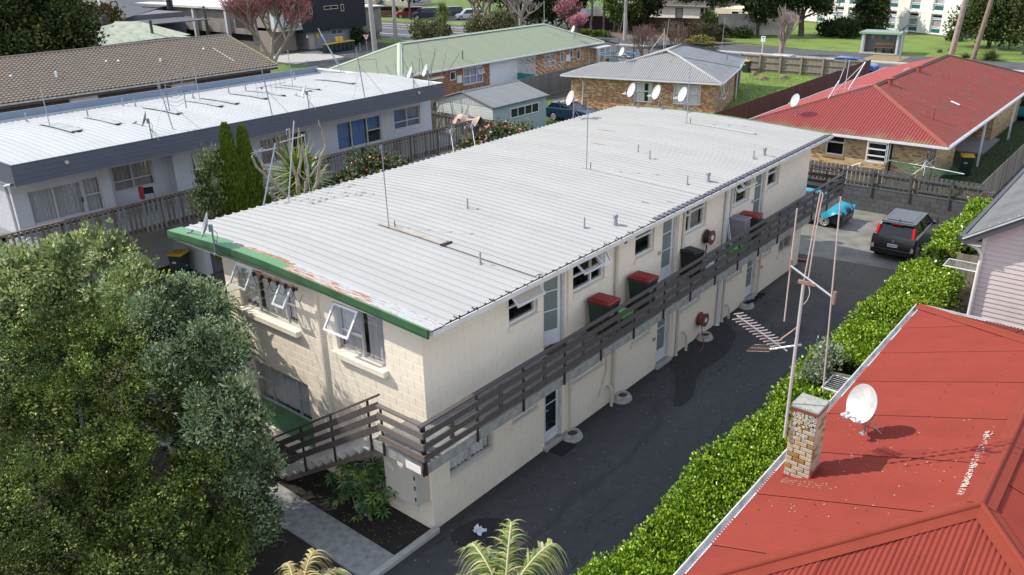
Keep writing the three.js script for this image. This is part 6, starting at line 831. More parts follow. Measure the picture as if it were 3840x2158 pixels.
bin('yellow lidded green bin in shade under the grey flats balcony', [-18.4, 0, -4.75], .5, { lid: G.yellow, s: 1.05 }); bin('yellow lidded bin beside the timber fence on the lawn', [-23.3, 0, -65.8], 0, { lid: G.yellow, s: 1.2 }); bin('yellow lidded bin in the shaded side yard of the tan brick house', [1.9, 0, -37.8], .3, { lid: G.yellow, s: 1.15 }); bin('red lidded bin on the grey flats balcony behind the flax', [-17.7, 2.6, -11], PI / 2, { s: .95 });
for (let i = 0; i < 7; i++) { bin(['first', 'second', 'third', 'fourth', 'fifth', 'sixth', 'seventh'][i] + ' from the left of the yellow lidded bins by the dark building', [-71.2 - i * .1, .02, -54.2 - i * .72], PI / 2, { lid: G.yellow, s: 1.15, tag: 0 }).userData.group = 'bins lined up by the dark building'; }
{ const t = thing('bin_lid', 'two yellow bin lids standing open above the bin row', 'bin lid', [-71.6, 1.15, -56.3]); ob(t, 'lid_panel', [rbx(.05, .6, .55, .02, 0, .3, 0), rbx(.05, .6, .55, .02, 0, .3, -.62)], G.yellow); t.rotation.z = .25;
  const c = thing('storage_cabinet', 'tall grey plastic cabinet on the balcony by the drain pipes', 'cabinet', [.36, 2.685, -13.55]); ob(c, 'body', [rbx(.5, .92, .42, .02, 0, .46, 0)], M([.2, .19, .22], .6, 'soft', 1)); for (const z of [-.1, .11]) ob(c, 'door_panel', [rbx(.02, .82, .19, .008, .255, .46, z)], M([.21, .2, .235], .6)); ob(c, 'lid', [rbx(.56, .05, .48, .015, 0, .945, 0), ...[-.15, -.05, .05, .15].map(z => bx(.5, .012, .05, 0, .975, z))], M([.23, .22, .255], .6));
  for (const [z, m, l] of [[-13.12, M([.1, .35, .42], .5), 'teal'], [-13.02, M([.2, .3, .6], .5), 'blue']]) { const p = thing('mop', l + ' handled mop leaning by the grey cabinet', 'mop', [.35, 2.69, z]); ob(p, 'handle', [rod([0, .1, 0], [-.25, 1.15, -.05], .012, 6)], G.white); ob(p, 'head', [new THREE.ConeGeometry(.07, .22, 10).translate(.01, .13, 0)], m); }
  const g1 = thing('recycling_crate', 'bright green tub on the balcony near the grey cabinet', 'crate', [.55, 2.685, -13.1]); ob(g1, 'tub', [rbx(.3, .16, .5, .03, 0, .08, 0), bx(.34, .03, .54, 0, .15, 0)], G.lime); const g2 = thing('recycling_crate', 'dark crate with green rim behind the first red lidded bin', 'crate', [.55, 2.685, -6.45]); ob(g2, 'tub', [rbx(.34, .3, .5, .03, 0, .15, 0)], G.binG); ob(g2, 'rim', [bx(.38, .05, .54, 0, .3, 0)], G.lime);
  const pb = thing('paper_bag', 'crumpled white paper bag beside the black bin', 'bag', [.55, 2.69, -11.1]); const bag = new THREE.IcosahedronGeometry(.17, 2); { const p = bag.attributes.position; for (let i = 0; i < p.count; i++) { const k = .75 + .5 * h2(Math.round(p.getX(i) * 60), Math.round(p.getY(i) * 60 + p.getZ(i) * 31), 4); p.setXYZ(i, p.getX(i) * k, Math.max(-.14, p.getY(i) * k), p.getZ(i) * k * 1.2); } bag.computeVertexNormals(); } ob(pb, 'paper', bag.translate(0, .14, 0), M([.6, .66, .72], .8)); const lb = thing('plastic_bag', 'black and white bag hanging beside the far red lidded bin', 'bag', [.62, 2.95, -14.75]); ob(lb, 'bag', bag.clone().scale(.9, 1.3, .7), M([.1, .1, .12], .5, 'blot', .1));
  const ld = thing('ladder', 'blue grey aluminium ladder lying on the far balcony', 'ladder', [.3, 2.73, -18.35]); for (const x of [-.2, .2]) ob(ld, 'stile', [bx(.04, .08, 2.2, x, 0, 0)], M([.16, .18, .26], .5)); for (let i = 0; i < 8; i++) ob(ld, 'rung', [rod([-.2, 0, -.95 + i * .27], [.2, 0, -.95 + i * .27], .018, 6)], M([.22, .25, .34], .5));
  for (const [y, m, l, hz] of [[3.42, M([.02, .02, .022], .6), 'black hose on a rusty reel above the balcony', 0], [.68, M([.2, .06, .045], .6), 'rust red hose reel on the ground floor wall', 1]]) { const r = thing('hose_reel', l, 'hose reel', [.14, y, hz ? -11.9 : -11.9]); const rot = g => g.rotateZ(-PI / 2); for (const x of [-.09, .1]) ob(r, 'flange', rot(cyl(.225, .225, .012, 0, 0, 0, 24)).translate(x, 0, 0), M([.2, .07, .04], .6, 'blot', .2)); ob(r, 'hose_coil', [...Array(5)].map((_, i) => new THREE.TorusGeometry(.165, .024, 8, 24).rotateY(PI / 2).translate(-.07 + i * .036, 0, 0)), m); ob(r, 'hub', rot(cyl(.075, .075, .02, 0, 0, 0, 16)).translate(.112, 0, 0), G.white); ob(r, 'wall_bracket', [bx(.1, .08, .08, -.11, 0, 0)], G.rust); ob(r, 'hose_tail', hz ? [tube([[0, -.18, .05], [.1, -.5, .1], [.3, -.66, .4], [.42, -.66, .9]], .014, 24, 6)] : [tube([[0, -.2, .1], [0, -.5, .12], [.02, -.7, .1]], .02, 16, 6)], m); }
  for (const [x, z, l] of [[.22, -4.8, 'beside the first ground floor door'], [.2, -7.2, 'near the twin drain pipes, second from the front'], [.22, -12.0, 'under the rust red hose reel'], [.2, -15.1, 'with black shoes beside the far ground floor door']]) { const g = thing('drain_gully', 'round concrete gully ' + l, 'drain', [x, 0, z]); ob(g, 'tub', [lathe([[.3, 0], [.28, .06], [.22, .15], [.16, .16], [.14, .12], [.13, .02]], 20).scale(.85, 1, 1.05)], bump(M([.4, .38, .34], .9, 'blot', .4), 'grain', .2, .008)); ob(g, 'grate', [cyl(.13, .13, .02, 0, .1, 0, 16), ...[-.08, -.04, 0, .04, .08].map(q => bx(.012, .01, .22, q, .125, 0))], M([.07, .05, .045], .8)); }
  [[.24, -15.22, .16], [.2, -15.08, .16], [.12, -15.62, .02], [.2, -15.72, .02], [.14, -15.98, .02], [.22, -16.08, .02], [.12, -16.3, .02], [.2, -16.42, .02]].forEach(([x, z, y], i) => { const s = thing('shoe', ['black shoe on the gully rim, left one', 'black shoe on the gully rim, right one', 'black slipper nearest the far door step', 'black slipper second from the far door step', 'black sandal third along the wall', 'black sandal fourth along the wall', 'dark jandal fifth along the wall', 'dark jandal last along the wall'][i], 'shoe', [x, y, z], rr(-.5, .5)); ob(s, 'sole', [rbx(.24, .025, .09, .012, 0, .0, 0)], G.black); ob(s, 'upper', [new THREE.SphereGeometry(.05, 10, 6).scale(1.4, .8, .9).translate(.04, .03, 0)], G.rubber); });
  const dm = thing('door_mat', 'black mat at the first ground floor door', 'mat', [.32, .015, -4.25]); ob(dm, 'mat', [rbx(.42, .02, .62, .008, 0, 0, 0)], bump(M([.012, .013, .013], .95), 'grain', .1, .01)); const rg = thing('door_mat', 'patterned dark rug at the first upper door', 'mat', [.14, 2.69, -4.3]); ob(rg, 'mat', [rbx(.32, .016, .75, .006, 0, 0, 0)], M([.09, .06, .055], .95, 'blot', .06));
  const mb = thing('meter_box', 'cream meter cabinet on the end wall under the landing', 'meter box', [-.53, .82, 0]); ob(mb, 'cabinet', [rbx(.94, .93, .4, .01, 0, .465, .2)], M([.55, .51, .44], .6, 'soft', 1)); ob(mb, 'door_panel', [rbx(.88, .87, .014, .004, 0, .465, .404)], M([.57, .53, .46], .55, 'soft', 1)); ob(mb, 'hinge', [.12, .4, .65].map(y => bx(.03, .09, .02, .455, y + .08, .405)), M([.06, .04, .035], .8)); ob(mb, 'conduit', [rod([.1, 0, .05], [.1, -.5, .06], .012, 6)], G.pvcWhite);
  const sg = thing('notice_sign', 'faded white notice on the slab edge below the landing rail', 'sign', [.775, 2.61, 1.155]); ob(sg, 'panel', [bx(.4, .17, .006, 0, 0, 0)], M([.74, .72, .7], .6)); ob(sg, 'faded_print', [[0, .05, .3], [-.02, .015, .33], [.0, -.045, .34], [-.05, -.065, .2]].map(([x, y, w]) => bx(w, .012, .002, x, y, .0045)), M([.58, .52, .52], .7));
  const rag = (nme, label, x, z, y, c) => { const t = thing(nme, label, 'litter', [x, y, z]); const pos = [], idx = []; const n = 7; for (let i = 0; i <= n; i++) for (let j = 0; j <= n; j++) { pos.push((i / n - .5) * .3 * (.7 + .4 * h2(i, j, 3)), .02 + .05 * h2(i * 3, j, 8), (j / n - .5) * .26 * (.6 + .5 * h2(j, i, 6))); if (i && j) { const a = (i - 1) * (n + 1) + j - 1, b = i * (n + 1) + j - 1; idx.push(a, a + 1, b + 1, a, b + 1, b); } } ob(t, 'sheet', rawGeo(pos, idx), c); };
  rag('rag', 'pale blue cloth scrap in the garden bed', -1.62, .52, .02, M([.32, .42, .62], .8)); rag('paper_scrap', 'white paper scrap on the driveway stain', .8, -.56, .01, M([.65, .66, .7], .8)); rag('rag', 'light blue litter scrap on the driveway by the hedge', 3.63, -15.4, .01, M([.4, .5, .75], .8));
  const rb = thing('red_board', 'dark red board lying past the far corner of the flats', 'board', [-.05, .05, -20.45]); ob(rb, 'plank', [bx(.5, .05, .16, 0, 0, 0, .3)], M([.2, .02, .02], .6));
}
// ---------- vehicles (front towards local +x) ----------
function car(name, label, pos, ry, paint, o = {}) {
  const T = thing(name, label, 'car', pos, ry), L = o.L || 3.9, W = o.W || 1.6, H = o.H || 1.32, wr = o.wr || .3, hood = o.hood || .78, belt = o.belt || .86, rear = o.rear ?? 0;
  const pm = new THREE.MeshPhysicalMaterial({ roughness: .35, metalness: .3, clearcoat: .45, clearcoatRoughness: .1 }); pm.color.setRGB(...paint);
  const x0 = -L / 2, x1 = L / 2, wf = x1 - .72, wb = x0 + .68, s = new THREE.Shape();
  s.moveTo(x0 + .03, .32); s.lineTo(wb - wr - .05, .24); s.absarc(wb, .3, wr + .05, PI, 0, true); s.lineTo(wf - wr - .05, .2); s.absarc(wf, .3, wr + .05, PI, 0, true); s.lineTo(x1 - .04, .24); s.quadraticCurveTo(x1 + .02, .4, x1 - .02, .55); s.quadraticCurveTo(x1 - .1, hood - .06, x1 - .45, hood); s.lineTo(x1 - 1.0, belt); s.lineTo(x0 + .1, belt + .02); s.quadraticCurveTo(x0 - .02, .7, x0, .5); s.closePath();
  const body = new THREE.ExtrudeGeometry(s, { depth: W - .16, bevelEnabled: true, bevelThickness: .08, bevelSize: .06, bevelSegments: 3, curveSegments: 10 }).translate(0, 0, -(W - .16) / 2); ob(T, 'body', body, pm);
  const gx0 = x0 + .06 + rear, gx1 = x1 - .92, rx0 = gx0 + (o.rs ?? .35), rx1 = gx1 - (o.ws ?? .75), yb = belt - .02, yt = H - .03, wb2 = W / 2 - .06, wt = W / 2 - .24;
  const Pb = [[gx0, yb, -wb2], [gx1, yb, -wb2], [gx1, yb, wb2], [gx0, yb, wb2]], Pt = [[rx0, yt, -wt], [rx1, yt, -wt], [rx1, yt, wt], [rx0, yt, wt]];
  const qd = (a, b, c, d) => rawGeo([a, b, c, a, c, d].flat()); const gl = M([.012, .014, .016], .06);
  ob(T, 'windscreen', qd(Pb[1], Pb[2], Pt[2], Pt[1]), gl); ob(T, 'rear_window', qd(Pb[0], Pt[0], Pt[3], Pb[3]), gl); ob(T, 'side_window', qd(Pb[0], Pb[1], Pt[1], Pt[0]), gl); ob(T, 'side_window', qd(Pb[3], Pt[3], Pt[2], Pb[2]), gl);
  const mid = i => { const k = .48; return [[Pb[0][0] + (Pb[1][0] - Pb[0][0]) * k, yb, i * wb2], [Pt[0][0] + (Pt[1][0] - Pt[0][0]) * k, yt, i * wt]]; };
  for (const g of [...[0, 1, 2, 3].map(i => rod(Pb[i], Pt[i], .035, 6)), ...[-1, 1].map(i => rod(mid(i)[0], mid(i)[1], .03, 6))]) ob(T, 'pillar', g, pm);
  ob(T, 'roof', [rbx(rx1 - rx0 + .1, .07, wt * 2 + .1, .03, (rx0 + rx1) / 2, yt + .005, 0), rbx((rx1 - rx0) * .8, .04, wt * 1.7, .018, (rx0 + rx1) / 2, yt + .04, 0)], pm);
  for (const [x, z] of [[wf, 1], [wf, -1], [wb, 1], [wb, -1]]) { const w = ob(T, 'wheel', [new THREE.TorusGeometry(wr - .07, .075, 8, 22).translate(x, .3, z * (W / 2 - .1)), cyl(wr - .1, wr - .1, .12, 0, 0, 0, 18).rotateX(PI / 2).translate(x, .3, z * (W / 2 - .1) - .06)], G.rubber); ob(w, 'rim', [...Array(5)].map((_, i) => bx(.05, wr * 1.45, .02, 0, 0, 0, 0, 0, i * PI / 5).translate(x, .3, z * (W / 2 - .02))).concat([new THREE.TorusGeometry(wr - .1, .018, 6, 20).translate(x, .3, z * (W / 2 - .03))]), G.alu); }
  for (const z of [-1, 1]) ob(T, 'headlight', [rbx(.18, .13, .3, .03, x1 - .14, hood - .2, z * (W / 2 - .24))], M([.6, .62, .65], .1)); 
  if (o.tall) for (const z of [-1, 1]) { ob(T, 'tail_light', [rod([x0 - .01, .6, z * (W / 2 - .1)], [rx0 - .12, yt - .1, z * (wt + .07)], .075, 8)], M([.5, .008, .015], .15)); ob(T, 'reverse_light', [bx(.06, .16, .1, x0 - .05, .56, z * (W / 2 - .09))], M([.6, .5, .5], .2)); } else for (const z of [-1, 1]) ob(T, 'tail_light', [rbx(.08, .18, .22, .03, x0 + .03, .68, z * (W / 2 - .16))], M([.4, .01, .015], .2));
  ob(T, 'bumper', [rbx(.16, .2, W - .06, .06, x0 + .01, .42, 0), rbx(.16, .2, W - .06, .06, x1 - .06, .38, 0)], o.bm || pm); for (const z of [-1, 1]) ob(T, 'wing_mirror', [rbx(.12, .1, .16, .03, gx1 - .3, belt + .08, z * (W / 2 + .03))], pm);
  for (const z of [-1, 1]) ob(T, 'door_seam', [bx(.012, .5, .006, .1, .58, z * (W / 2 - .018)), bx(.12, .025, .02, -.1, .76, z * (W / 2 - .02)), bx(.12, .025, .02, .8, .74, z * (W / 2 - .02))], o.seam || G.black);
  if (o.plate) { const cv = document.createElement('canvas'); cv.width = 256; cv.height = 96; const c = cv.getContext('2d'); c.fillStyle = '#e8e8ea'; c.fillRect(0, 0, 256, 96); c.fillStyle = '#111'; c.font = 'bold 74px sans-serif'; c.textAlign = 'center'; c.textBaseline = 'middle'; c.fillText(o.plate, 128, 52, 240); const t = new THREE.CanvasTexture(cv); t.colorSpace = THREE.SRGBColorSpace; const pmt = M([1, 1, 1], .4); pmt.map = t; const g = new THREE.PlaneGeometry(.36, .13).rotateY(-PI / 2).translate(x0 - .075, .66, 0); g.userData.keepUV = true; ob(T, 'number_plate', g, pmt, { uv: 1 }); }
  if (o.extra) o.extra(T, { x0, x1, yt, yb, wt, wb2, rx0, rx1, gx0, pm, W }); return T;
}
car('parked_car', 'dark brown black SUV parked facing the grey block wall', [2.68, 0, -24.45], PI / 2 + .03, [.024, .02, .021], { L: 3.95, W: 1.62, H: 1.47, belt: .92, hood: .88, wr: .31, rs: .34, ws: .8, tall: 1, plate: 'KRM415', extra: (T, c) => { ob(T, 'spoiler', [rbx(.22, .04, c.wt * 2, .018, c.rx0 - .04, c.yt + .0, 0)], c.pm); ob(T, 'brake_light', [bx(.03, .03, .4, c.rx0 - .15, c.yt - .02, 0)], M([.4, .01, .015], .2)); ob(T, 'wiper', [rod([c.gx0 + .02, c.yb + .08, .1], [c.gx0 + .04, c.yb + .1, -.3], .012, 4)], G.black); ob(T, 'aerial', [rod([c.rx0 + .2, c.yt + .05, 0], [c.rx0 + .02, c.yt + .2, 0], .008, 4), new THREE.SphereGeometry(.03, 6, 4).translate(c.rx0 + .2, c.yt + .06, 0)], G.black); ob(T, 'badge', [new THREE.TorusGeometry(.035, .008, 4, 12).rotateY(PI / 2).translate(c.x0 - .05, .82, 0)], G.alu); ob(T, 'bumper_crease', [bx(.02, .02, c.W - .2, c.x0 - .075, .46, 0), bx(.02, .08, c.W - .5, c.x0 - .06, .33, 0)], G.black); } });
car('parked_car', 'dark car partly covered by a bright blue tarpaulin', [-2.0, 0, -25.75], 0, [.012, .014, .02], { L: 3.8, W: 1.55, H: 1.28 });
{ const t = thing('tarpaulin', 'bright blue tarpaulin draped over the parked dark car', 'tarpaulin', [-2.0, 0, -25.75]); const pos = [], idx = [], n = 26, m = 18; for (let i = 0; i <= n; i++) for (let j = 0; j <= m; j++) { const x = -1.9 + 3.78 * i / n, v = j / m * 2 - 1; const top = x > 1.0 ? .93 - (x - 1) * .2 : x > .2 ? .93 + (1 - x) * .48 : x > -1.4 ? 1.34 : 1.34 - (-1.4 - x) * .7; const W2 = .86; const a = Math.abs(v); const fold = .03 * Math.sin(i * 1.7 + j * .9) + .04 * (h2(i, j, 12) - .5); let z, y; if (a < .7) { z = v / .7 * W2 * .93; y = top + fold * .6 + .02; } else { const k = (a - .7) / .3; z = Math.sign(v) * (W2 * .93 + .1 * k + fold * .6); y = top - k * (top - .62 - .14 * Math.sin(i * .8)); } pos.push(x + (i === n ? .06 : 0), i === n && a < .7 ? y - .22 - .08 * Math.sin(j) : y, z); if (i && j) { const p = (i - 1) * (m + 1) + j - 1, q = i * (m + 1) + j - 1; idx.push(p, p + 1, q + 1, p, q + 1, q); } } ob(t, 'sheet', rawGeo(pos, idx), M([.012, .3, .42], .45, 'soft', 1)); }
car('parked_car', 'dark blue hatchback with clothes piled on it beside the shed', [-23.6, 0, -37.9], .1, [.01, .035, .075], { L: 3.5, W: 1.5, H: 1.25, extra: (T, c) => { const b = new THREE.Group(); } });
{ const t = thing('clothes_pile', 'grey clothes and cardboard piled on the blue hatchback roof', 'clothes', [-24.0, 1.27, -37.9]); for (const [x, z, s, c] of [[-.3, .2, .3, [.12, .12, .13]], [-.1, -.2, .26, [.2, .17, .15]], [.2, .1, .24, [.3, .2, .13]]]) { const g = new THREE.IcosahedronGeometry(s, 2), p = g.attributes.position; for (let i = 0; i < p.count; i++) { const k = .8 + .4 * h2(Math.round(p.getX(i) * 40), Math.round((p.getY(i) + p.getZ(i)) * 40), 9); p.setXYZ(i, p.getX(i) * k * 1.3, Math.max(-.05, p.getY(i) * .4 * k), p.getZ(i) * k); } g.computeVertexNormals(); ob(t, 'garment', g.translate(x, .03, z), M(c, .95, 'blot', .3)); } ob(t, 'cardboard', [bx(.9, .03, .5, .5, .16, .05, .2, 0, .08)], M([.45, .33, .22], .9)); }
{ const b = thing('bicycle', 'bicycle leaning beyond the far roof edge near the blue hatchback', 'bicycle', [-22.4, 0, -39.4], .15); for (const x of [-.45, .45]) ob(b, 'wheel', [new THREE.TorusGeometry(.29, .018, 6, 24).translate(x, .3, 0), ...[0, 1, 2, 3, 4].map(i => bx(.006, .56, .006, x, .3, 0, 0, 0, i * PI / 5))], G.rubber); ob(b, 'frame', [rod([-.45, .3, 0], [-.1, .3, 0], .014), rod([-.1, .3, 0], [-.2, .75, 0], .014), rod([-.2, .65, 0], [.35, .7, 0], .016), rod([-.1, .3, 0], [.35, .62, 0], .016), rod([.45, .3, 0], [.33, .8, 0], .014)], M([.1, .1, .12], .4)); ob(b, 'saddle', [rbx(.2, .05, .1, .02, -.2, .78, 0)], G.black); ob(b, 'handlebar', [rod([.33, .8, -.22], [.33, .8, .22], .014)], G.alu); }
[[-110, -94.2, [.6, .6, .62], 'white hatchback in the far car park, leftmost'], [-105.2, -94.6, [.16, .075, .035], 'bronze crossover in the far car park, second from left'], [-99.6, -95.4, [.25, .012, .02], 'red crossover in the far car park, half behind a tree'], [-95.2, -95.1, [.012, .025, .05], 'dark navy car in the far car park, right of the tree']].forEach(([x, z, c, l], i) => car('parked_car', l, [x, .05, z], PI + .9 + .1 * i * 0, c, { L: 5, W: 2, H: 1.75, belt: 1.05, hood: 1.0, wr: .36 }));
car('parked_car', 'dark car behind the navy one in the far car park', [-94, .05, -99.5], PI + .9, [.02, .03, .06], { L: 4.8, W: 2, H: 1.7 }); car('parked_car', 'white car at the far right of the car park behind branches', [-88, .05, -98], PI + .9, [.6, .6, .62], { L: 4.6, W: 2, H: 1.6 });
car('parked_car', 'white car on the street behind the timber fence', [-21.3, 0, -70.6], 0, [.6, .6, .6], { L: 4, W: 1.7, H: 1.2, belt: .8, hood: .7 }); car('parked_car', 'blue car on the street behind the timber fence', [-15.3, 0, -71.8], 0, [.02, .07, .3], { L: 4, W: 1.7, H: 1.2, belt: .8, hood: .7 }); car('parked_car', 'teal car beyond the porch of the tan brick house', [1.9, 0, -56.8], PI / 2, [.01, .2, .25], { L: 4.2, W: 1.6, H: 1.35 });
// ---------- yards ----------
{
  const C = thing('rotary_clothesline', 'white rotary clothesline with green cords behind the grey fence', 'clothesline', [1.15, 0, -32.5]); ob(C, 'pole', [cyl(.03, .03, 1.75, 0, 0, 0, 8)], G.white); const arms = [[1.75, 1.35, .1], [-1.7, 1.55, .2], [.1, 1.6, -1.7], [-.2, 1.3, 1.5]]; for (const a of arms) ob(C, 'arm', [rod([0, 1.45, 0], a, .022, 6), rod([0, 1.75, 0], [a[0] * .25, a[1] * .25 + 1.1, a[2] * .25], .018, 5)], G.white); const cords = []; for (let k = .35; k <= 1; k += .13) for (const [i, j] of [[0, 2], [2, 1], [1, 3], [3, 0]]) { const f = a => [a[0] * k, 1.45 + (a[1] - 1.45) * k, a[2] * k]; cords.push(rod(f(arms[i]), f(arms[j]), .011, 3)); } ob(C, 'cord', cords, M([.03, .25, .14], .6), { kind: 'stuff' });
  const C2 = thing('clothesline', 'grey fold down clothesline on the fence beside the pink house', 'clothesline', [6.3, 0, -19.2]); const rk = (T, x0, x1, z0, z1, y) => { ob(T, 'frame', [rod([x0, y, z0], [x1, y, z0], .02), rod([x0, y, z1], [x1, y, z1], .03), rod([x0, y, z0], [x0, y, z1], .02), rod([x1, y, z0], [x1, y, z1], .02)], G.whiteOld); ob(T, 'cord', [...Array(7)].map((_, i) => rod([x0, y + .01, z0 + (z1 - z0) * (i + 1) / 8], [x1, y + .01, z0 + (z1 - z0) * (i + 1) / 8], .005, 3)), G.whiteOld, { kind: 'stuff' }); }; rk(C2, -1.0, .5, -.4, .4, 1.55); ob(C2, 'bracket', [rod([-1, 1.55, .4], [-1, 1.1, -.5], .015), rod([.5, 1.55, .4], [.5, 1.1, -.5], .015)], G.whiteOld);
  const C3 = thing('clothesline', 'grey fold down clothesline behind the hedge by the red gutter', 'clothesline', [5.75, 0, -8.6]); rk(C3, -.55, .5, -.3, .5, 1.7); ob(C3, 'bracket', [rod([-.55, 1.7, .5], [-.55, 1.3, -.35], .015), rod([.5, 1.7, .5], [.5, 1.3, -.35], .015)], G.whiteOld);
  const tr = thing('trampoline', 'round blue edged trampoline with dark net behind the fence', 'trampoline', [-38.6, 0, -67.2]); ob(tr, 'edge_pad', [new THREE.TorusGeometry(1.9, .1, 6, 30).rotateX(PI / 2).scale(1, .6, 1).translate(0, .6, 0)], M([.01, .22, .45], .5)); ob(tr, 'mat', [cyl(1.85, 1.85, .03, 0, .58, 0, 30)], G.black); ob(tr, 'net_pole', [0, 1, 2, 3, 4, 5].map(i => rod([1.95 * Math.cos(i * 1.047), 0, 1.95 * Math.sin(i * 1.047)], [1.95 * Math.cos(i * 1.047), 2, 1.95 * Math.sin(i * 1.047)], .03, 5)), G.black); const nt = []; for (let i = 0; i < 60; i++) nt.push(rod([1.95 * Math.cos(i * .1047), .65, 1.95 * Math.sin(i * .1047)], [1.95 * Math.cos(i * .1047), 1.9, 1.95 * Math.sin(i * .1047)], .006, 3)); ob(tr, 'safety_net', nt, G.black, { kind: 'stuff' });
  const pg = thing('pergola', 'collapsed timber pergola with red brown rafters beside green roof house', 'pergola'); for (let i = 0; i < 6; i++) ob(pg, 'rafter', [rod([-36.5, 2.15, -48.3 - i * .75], [-32.9, 1.3, -46.9 - i * .62], .045, 4)], i === 5 ? G.timberGrey : M([.24, .11, .07], .8, 'streak', .5)); for (const x of [.25, .55, .85]) ob(pg, 'batten', [rod([-36.5 + 3.6 * x, 2.2 - .85 * x, -48.3 + 1.4 * x], [-36.5 + 3.6 * x, 2.2 - .85 * x, -52.1 + 2.0 * x], .035, 4)], G.timberGrey); ob(pg, 'post', [bb(-33, -32.85, 0, 1.35, -47, -46.85), bb(-33, -32.85, 0, 1.3, -49.9, -49.75)], G.timberGrey); rebase(pg, -34.5, 0, -49.5);
  const bl = thing('blanket', 'patterned pale blankets draped over the old fence by the shed', 'blanket', [-25.2, 1.5, -28.9]); const pos = [], idx = [], n = 16, m = 8; for (let i = 0; i <= n; i++) for (let j = 0; j <= m; j++) { const v = j / m * 2 - 1; pos.push((i / n - .5) * 2.0 + .05 * v, .12 * Math.sin(i * .5) + .05 - Math.abs(v) * .55 * (.6 + .4 * Math.sin(i * .9)), v * .6); if (i && j) { const p = (i - 1) * (m + 1) + j - 1, q = i * (m + 1) + j - 1; idx.push(p, p + 1, q + 1, p, q + 1, q); } } ob(bl, 'cloth', rawGeo(pos, idx), M([.5, .36, .28], .95, 'blot', .5));
  for (const [x, z, s, l] of [[-21.9, -64.5, .4, 'left grey tree stump on the lawn by the timber fence'], [-20.1, -62.4, .55, 'flat scatter of dug roots on the lawn'], [-18.9, -64, .6, 'brown uprooted stump on the lawn at right']]) { const t = thing('tree_stump', l, 'tree stump', [x, 0, z]); ob(t, 'stump', [lathe([[s * .8, 0], [s * .6, .15], [s * .5, .3], [0, .33]], 9), ...[0, 1, 2, 3, 4, 5].map(i => rod([0, .1, 0], [s * 1.3 * Math.cos(i + s), .02 + .1 * (i % 2), s * 1.3 * Math.sin(i + s)], .06, 5, .02))], bump(M([.2, .15, .1], .95, 'blot', .5), 'blot', .3, .03)); }
  const jk = thing('junk_pile', 'heap of scrap timber on a corrugated bin behind the grey house', 'junk', [-34.2, 0, -61.5]); for (let i = 0; i < 16; i++) ob(jk, 'plank', [bx(rr(.5, 1.4), .06, .12, rr(-.8, .8), 1.25 + rr(-.1, .2), rr(-.7, .7), rr(0, 3), 0, rr(-.2, .2))], pick([G.timberBr, G.timber, G.whiteOld, G.timberGrey])); ob(jk, 'bin_wall', [...Array(22)].map((_, i) => bx(.09, 1.15, .03, -1 + i * .095, .58, .9 - (i % 2) * .03)), M([.35, .38, .4], .5));
  const ch = thing('folding_chair', 'black folding chair with a red cloth on the grey balcony', 'chair', [-18.9, 2.6, -4.3], 1.2); ob(ch, 'seat', [rbx(.4, .04, .4, .015, 0, .45, 0)], G.black); ob(ch, 'backrest', [rbx(.38, .25, .03, .012, 0, .8, -.2)], G.black); ob(ch, 'leg', [rod([-.2, 0, .2], [-.18, .9, -.2], .014), rod([.2, 0, .2], [.18, .9, -.2], .014), rod([-.18, 0, -.22], [-.18, .45, .15], .014), rod([.18, 0, -.22], [.18, .45, .15], .014)], G.black); const rc = thing('cloth', 'red cloth hanging over the folding chair back', 'cloth', [-18.95, 3.35, -4.05]); ob(rc, 'cloth', [rbx(.2, .5, .12, .05, 0, .05, 0, .3)], M([.25, .02, .03], .9));
}
// ---------- vegetation ----------
const bark = bump(M([.11, .085, .06], .95, 'streak', .5), 'streak', .3, .02), barkG = bump(M([.22, .2, .17], .95, 'streak', .5), 'streak', .3, .02), barkP = bump(M([.3, .255, .2], .95, 'blot', .4), 'streak', .2, .01);
function tree(name, label, base, lobes, n, size, cols, o = {}) {
  const T = thing(name, label, o.cat || 'tree', base, 0, o.group); const L = lobes.map(l => o.abs ? [l[0] - base[0], l[1] - base[1], l[2] - base[2], l[3], l[4], l[5]] : l);
  const top = L.reduce((a, l) => Math.max(a, l[1]), 0); const hs = o.trunk ?? top * .55; if (o.r !== 0) { const g = limb([0, 0, 0], [0, hs, 0], o.r || .15, (o.r || .15) * .7, .05); for (const l of L) g.push(...limb([0, hs * rr(.6, 1), 0], [l[0], l[1], l[2]], (o.r || .15) * .5, .02, .08)); ob(T, 'trunk', g, o.bark || bark); }
  ob(T, 'crown', crownGeo(L, n, size, cols, o), o.m || leafM, { uv: 1 });
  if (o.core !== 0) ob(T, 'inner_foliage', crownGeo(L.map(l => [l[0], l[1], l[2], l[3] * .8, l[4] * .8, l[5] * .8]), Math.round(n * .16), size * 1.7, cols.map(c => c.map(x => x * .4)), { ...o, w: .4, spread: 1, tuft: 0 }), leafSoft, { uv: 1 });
  return T;
}
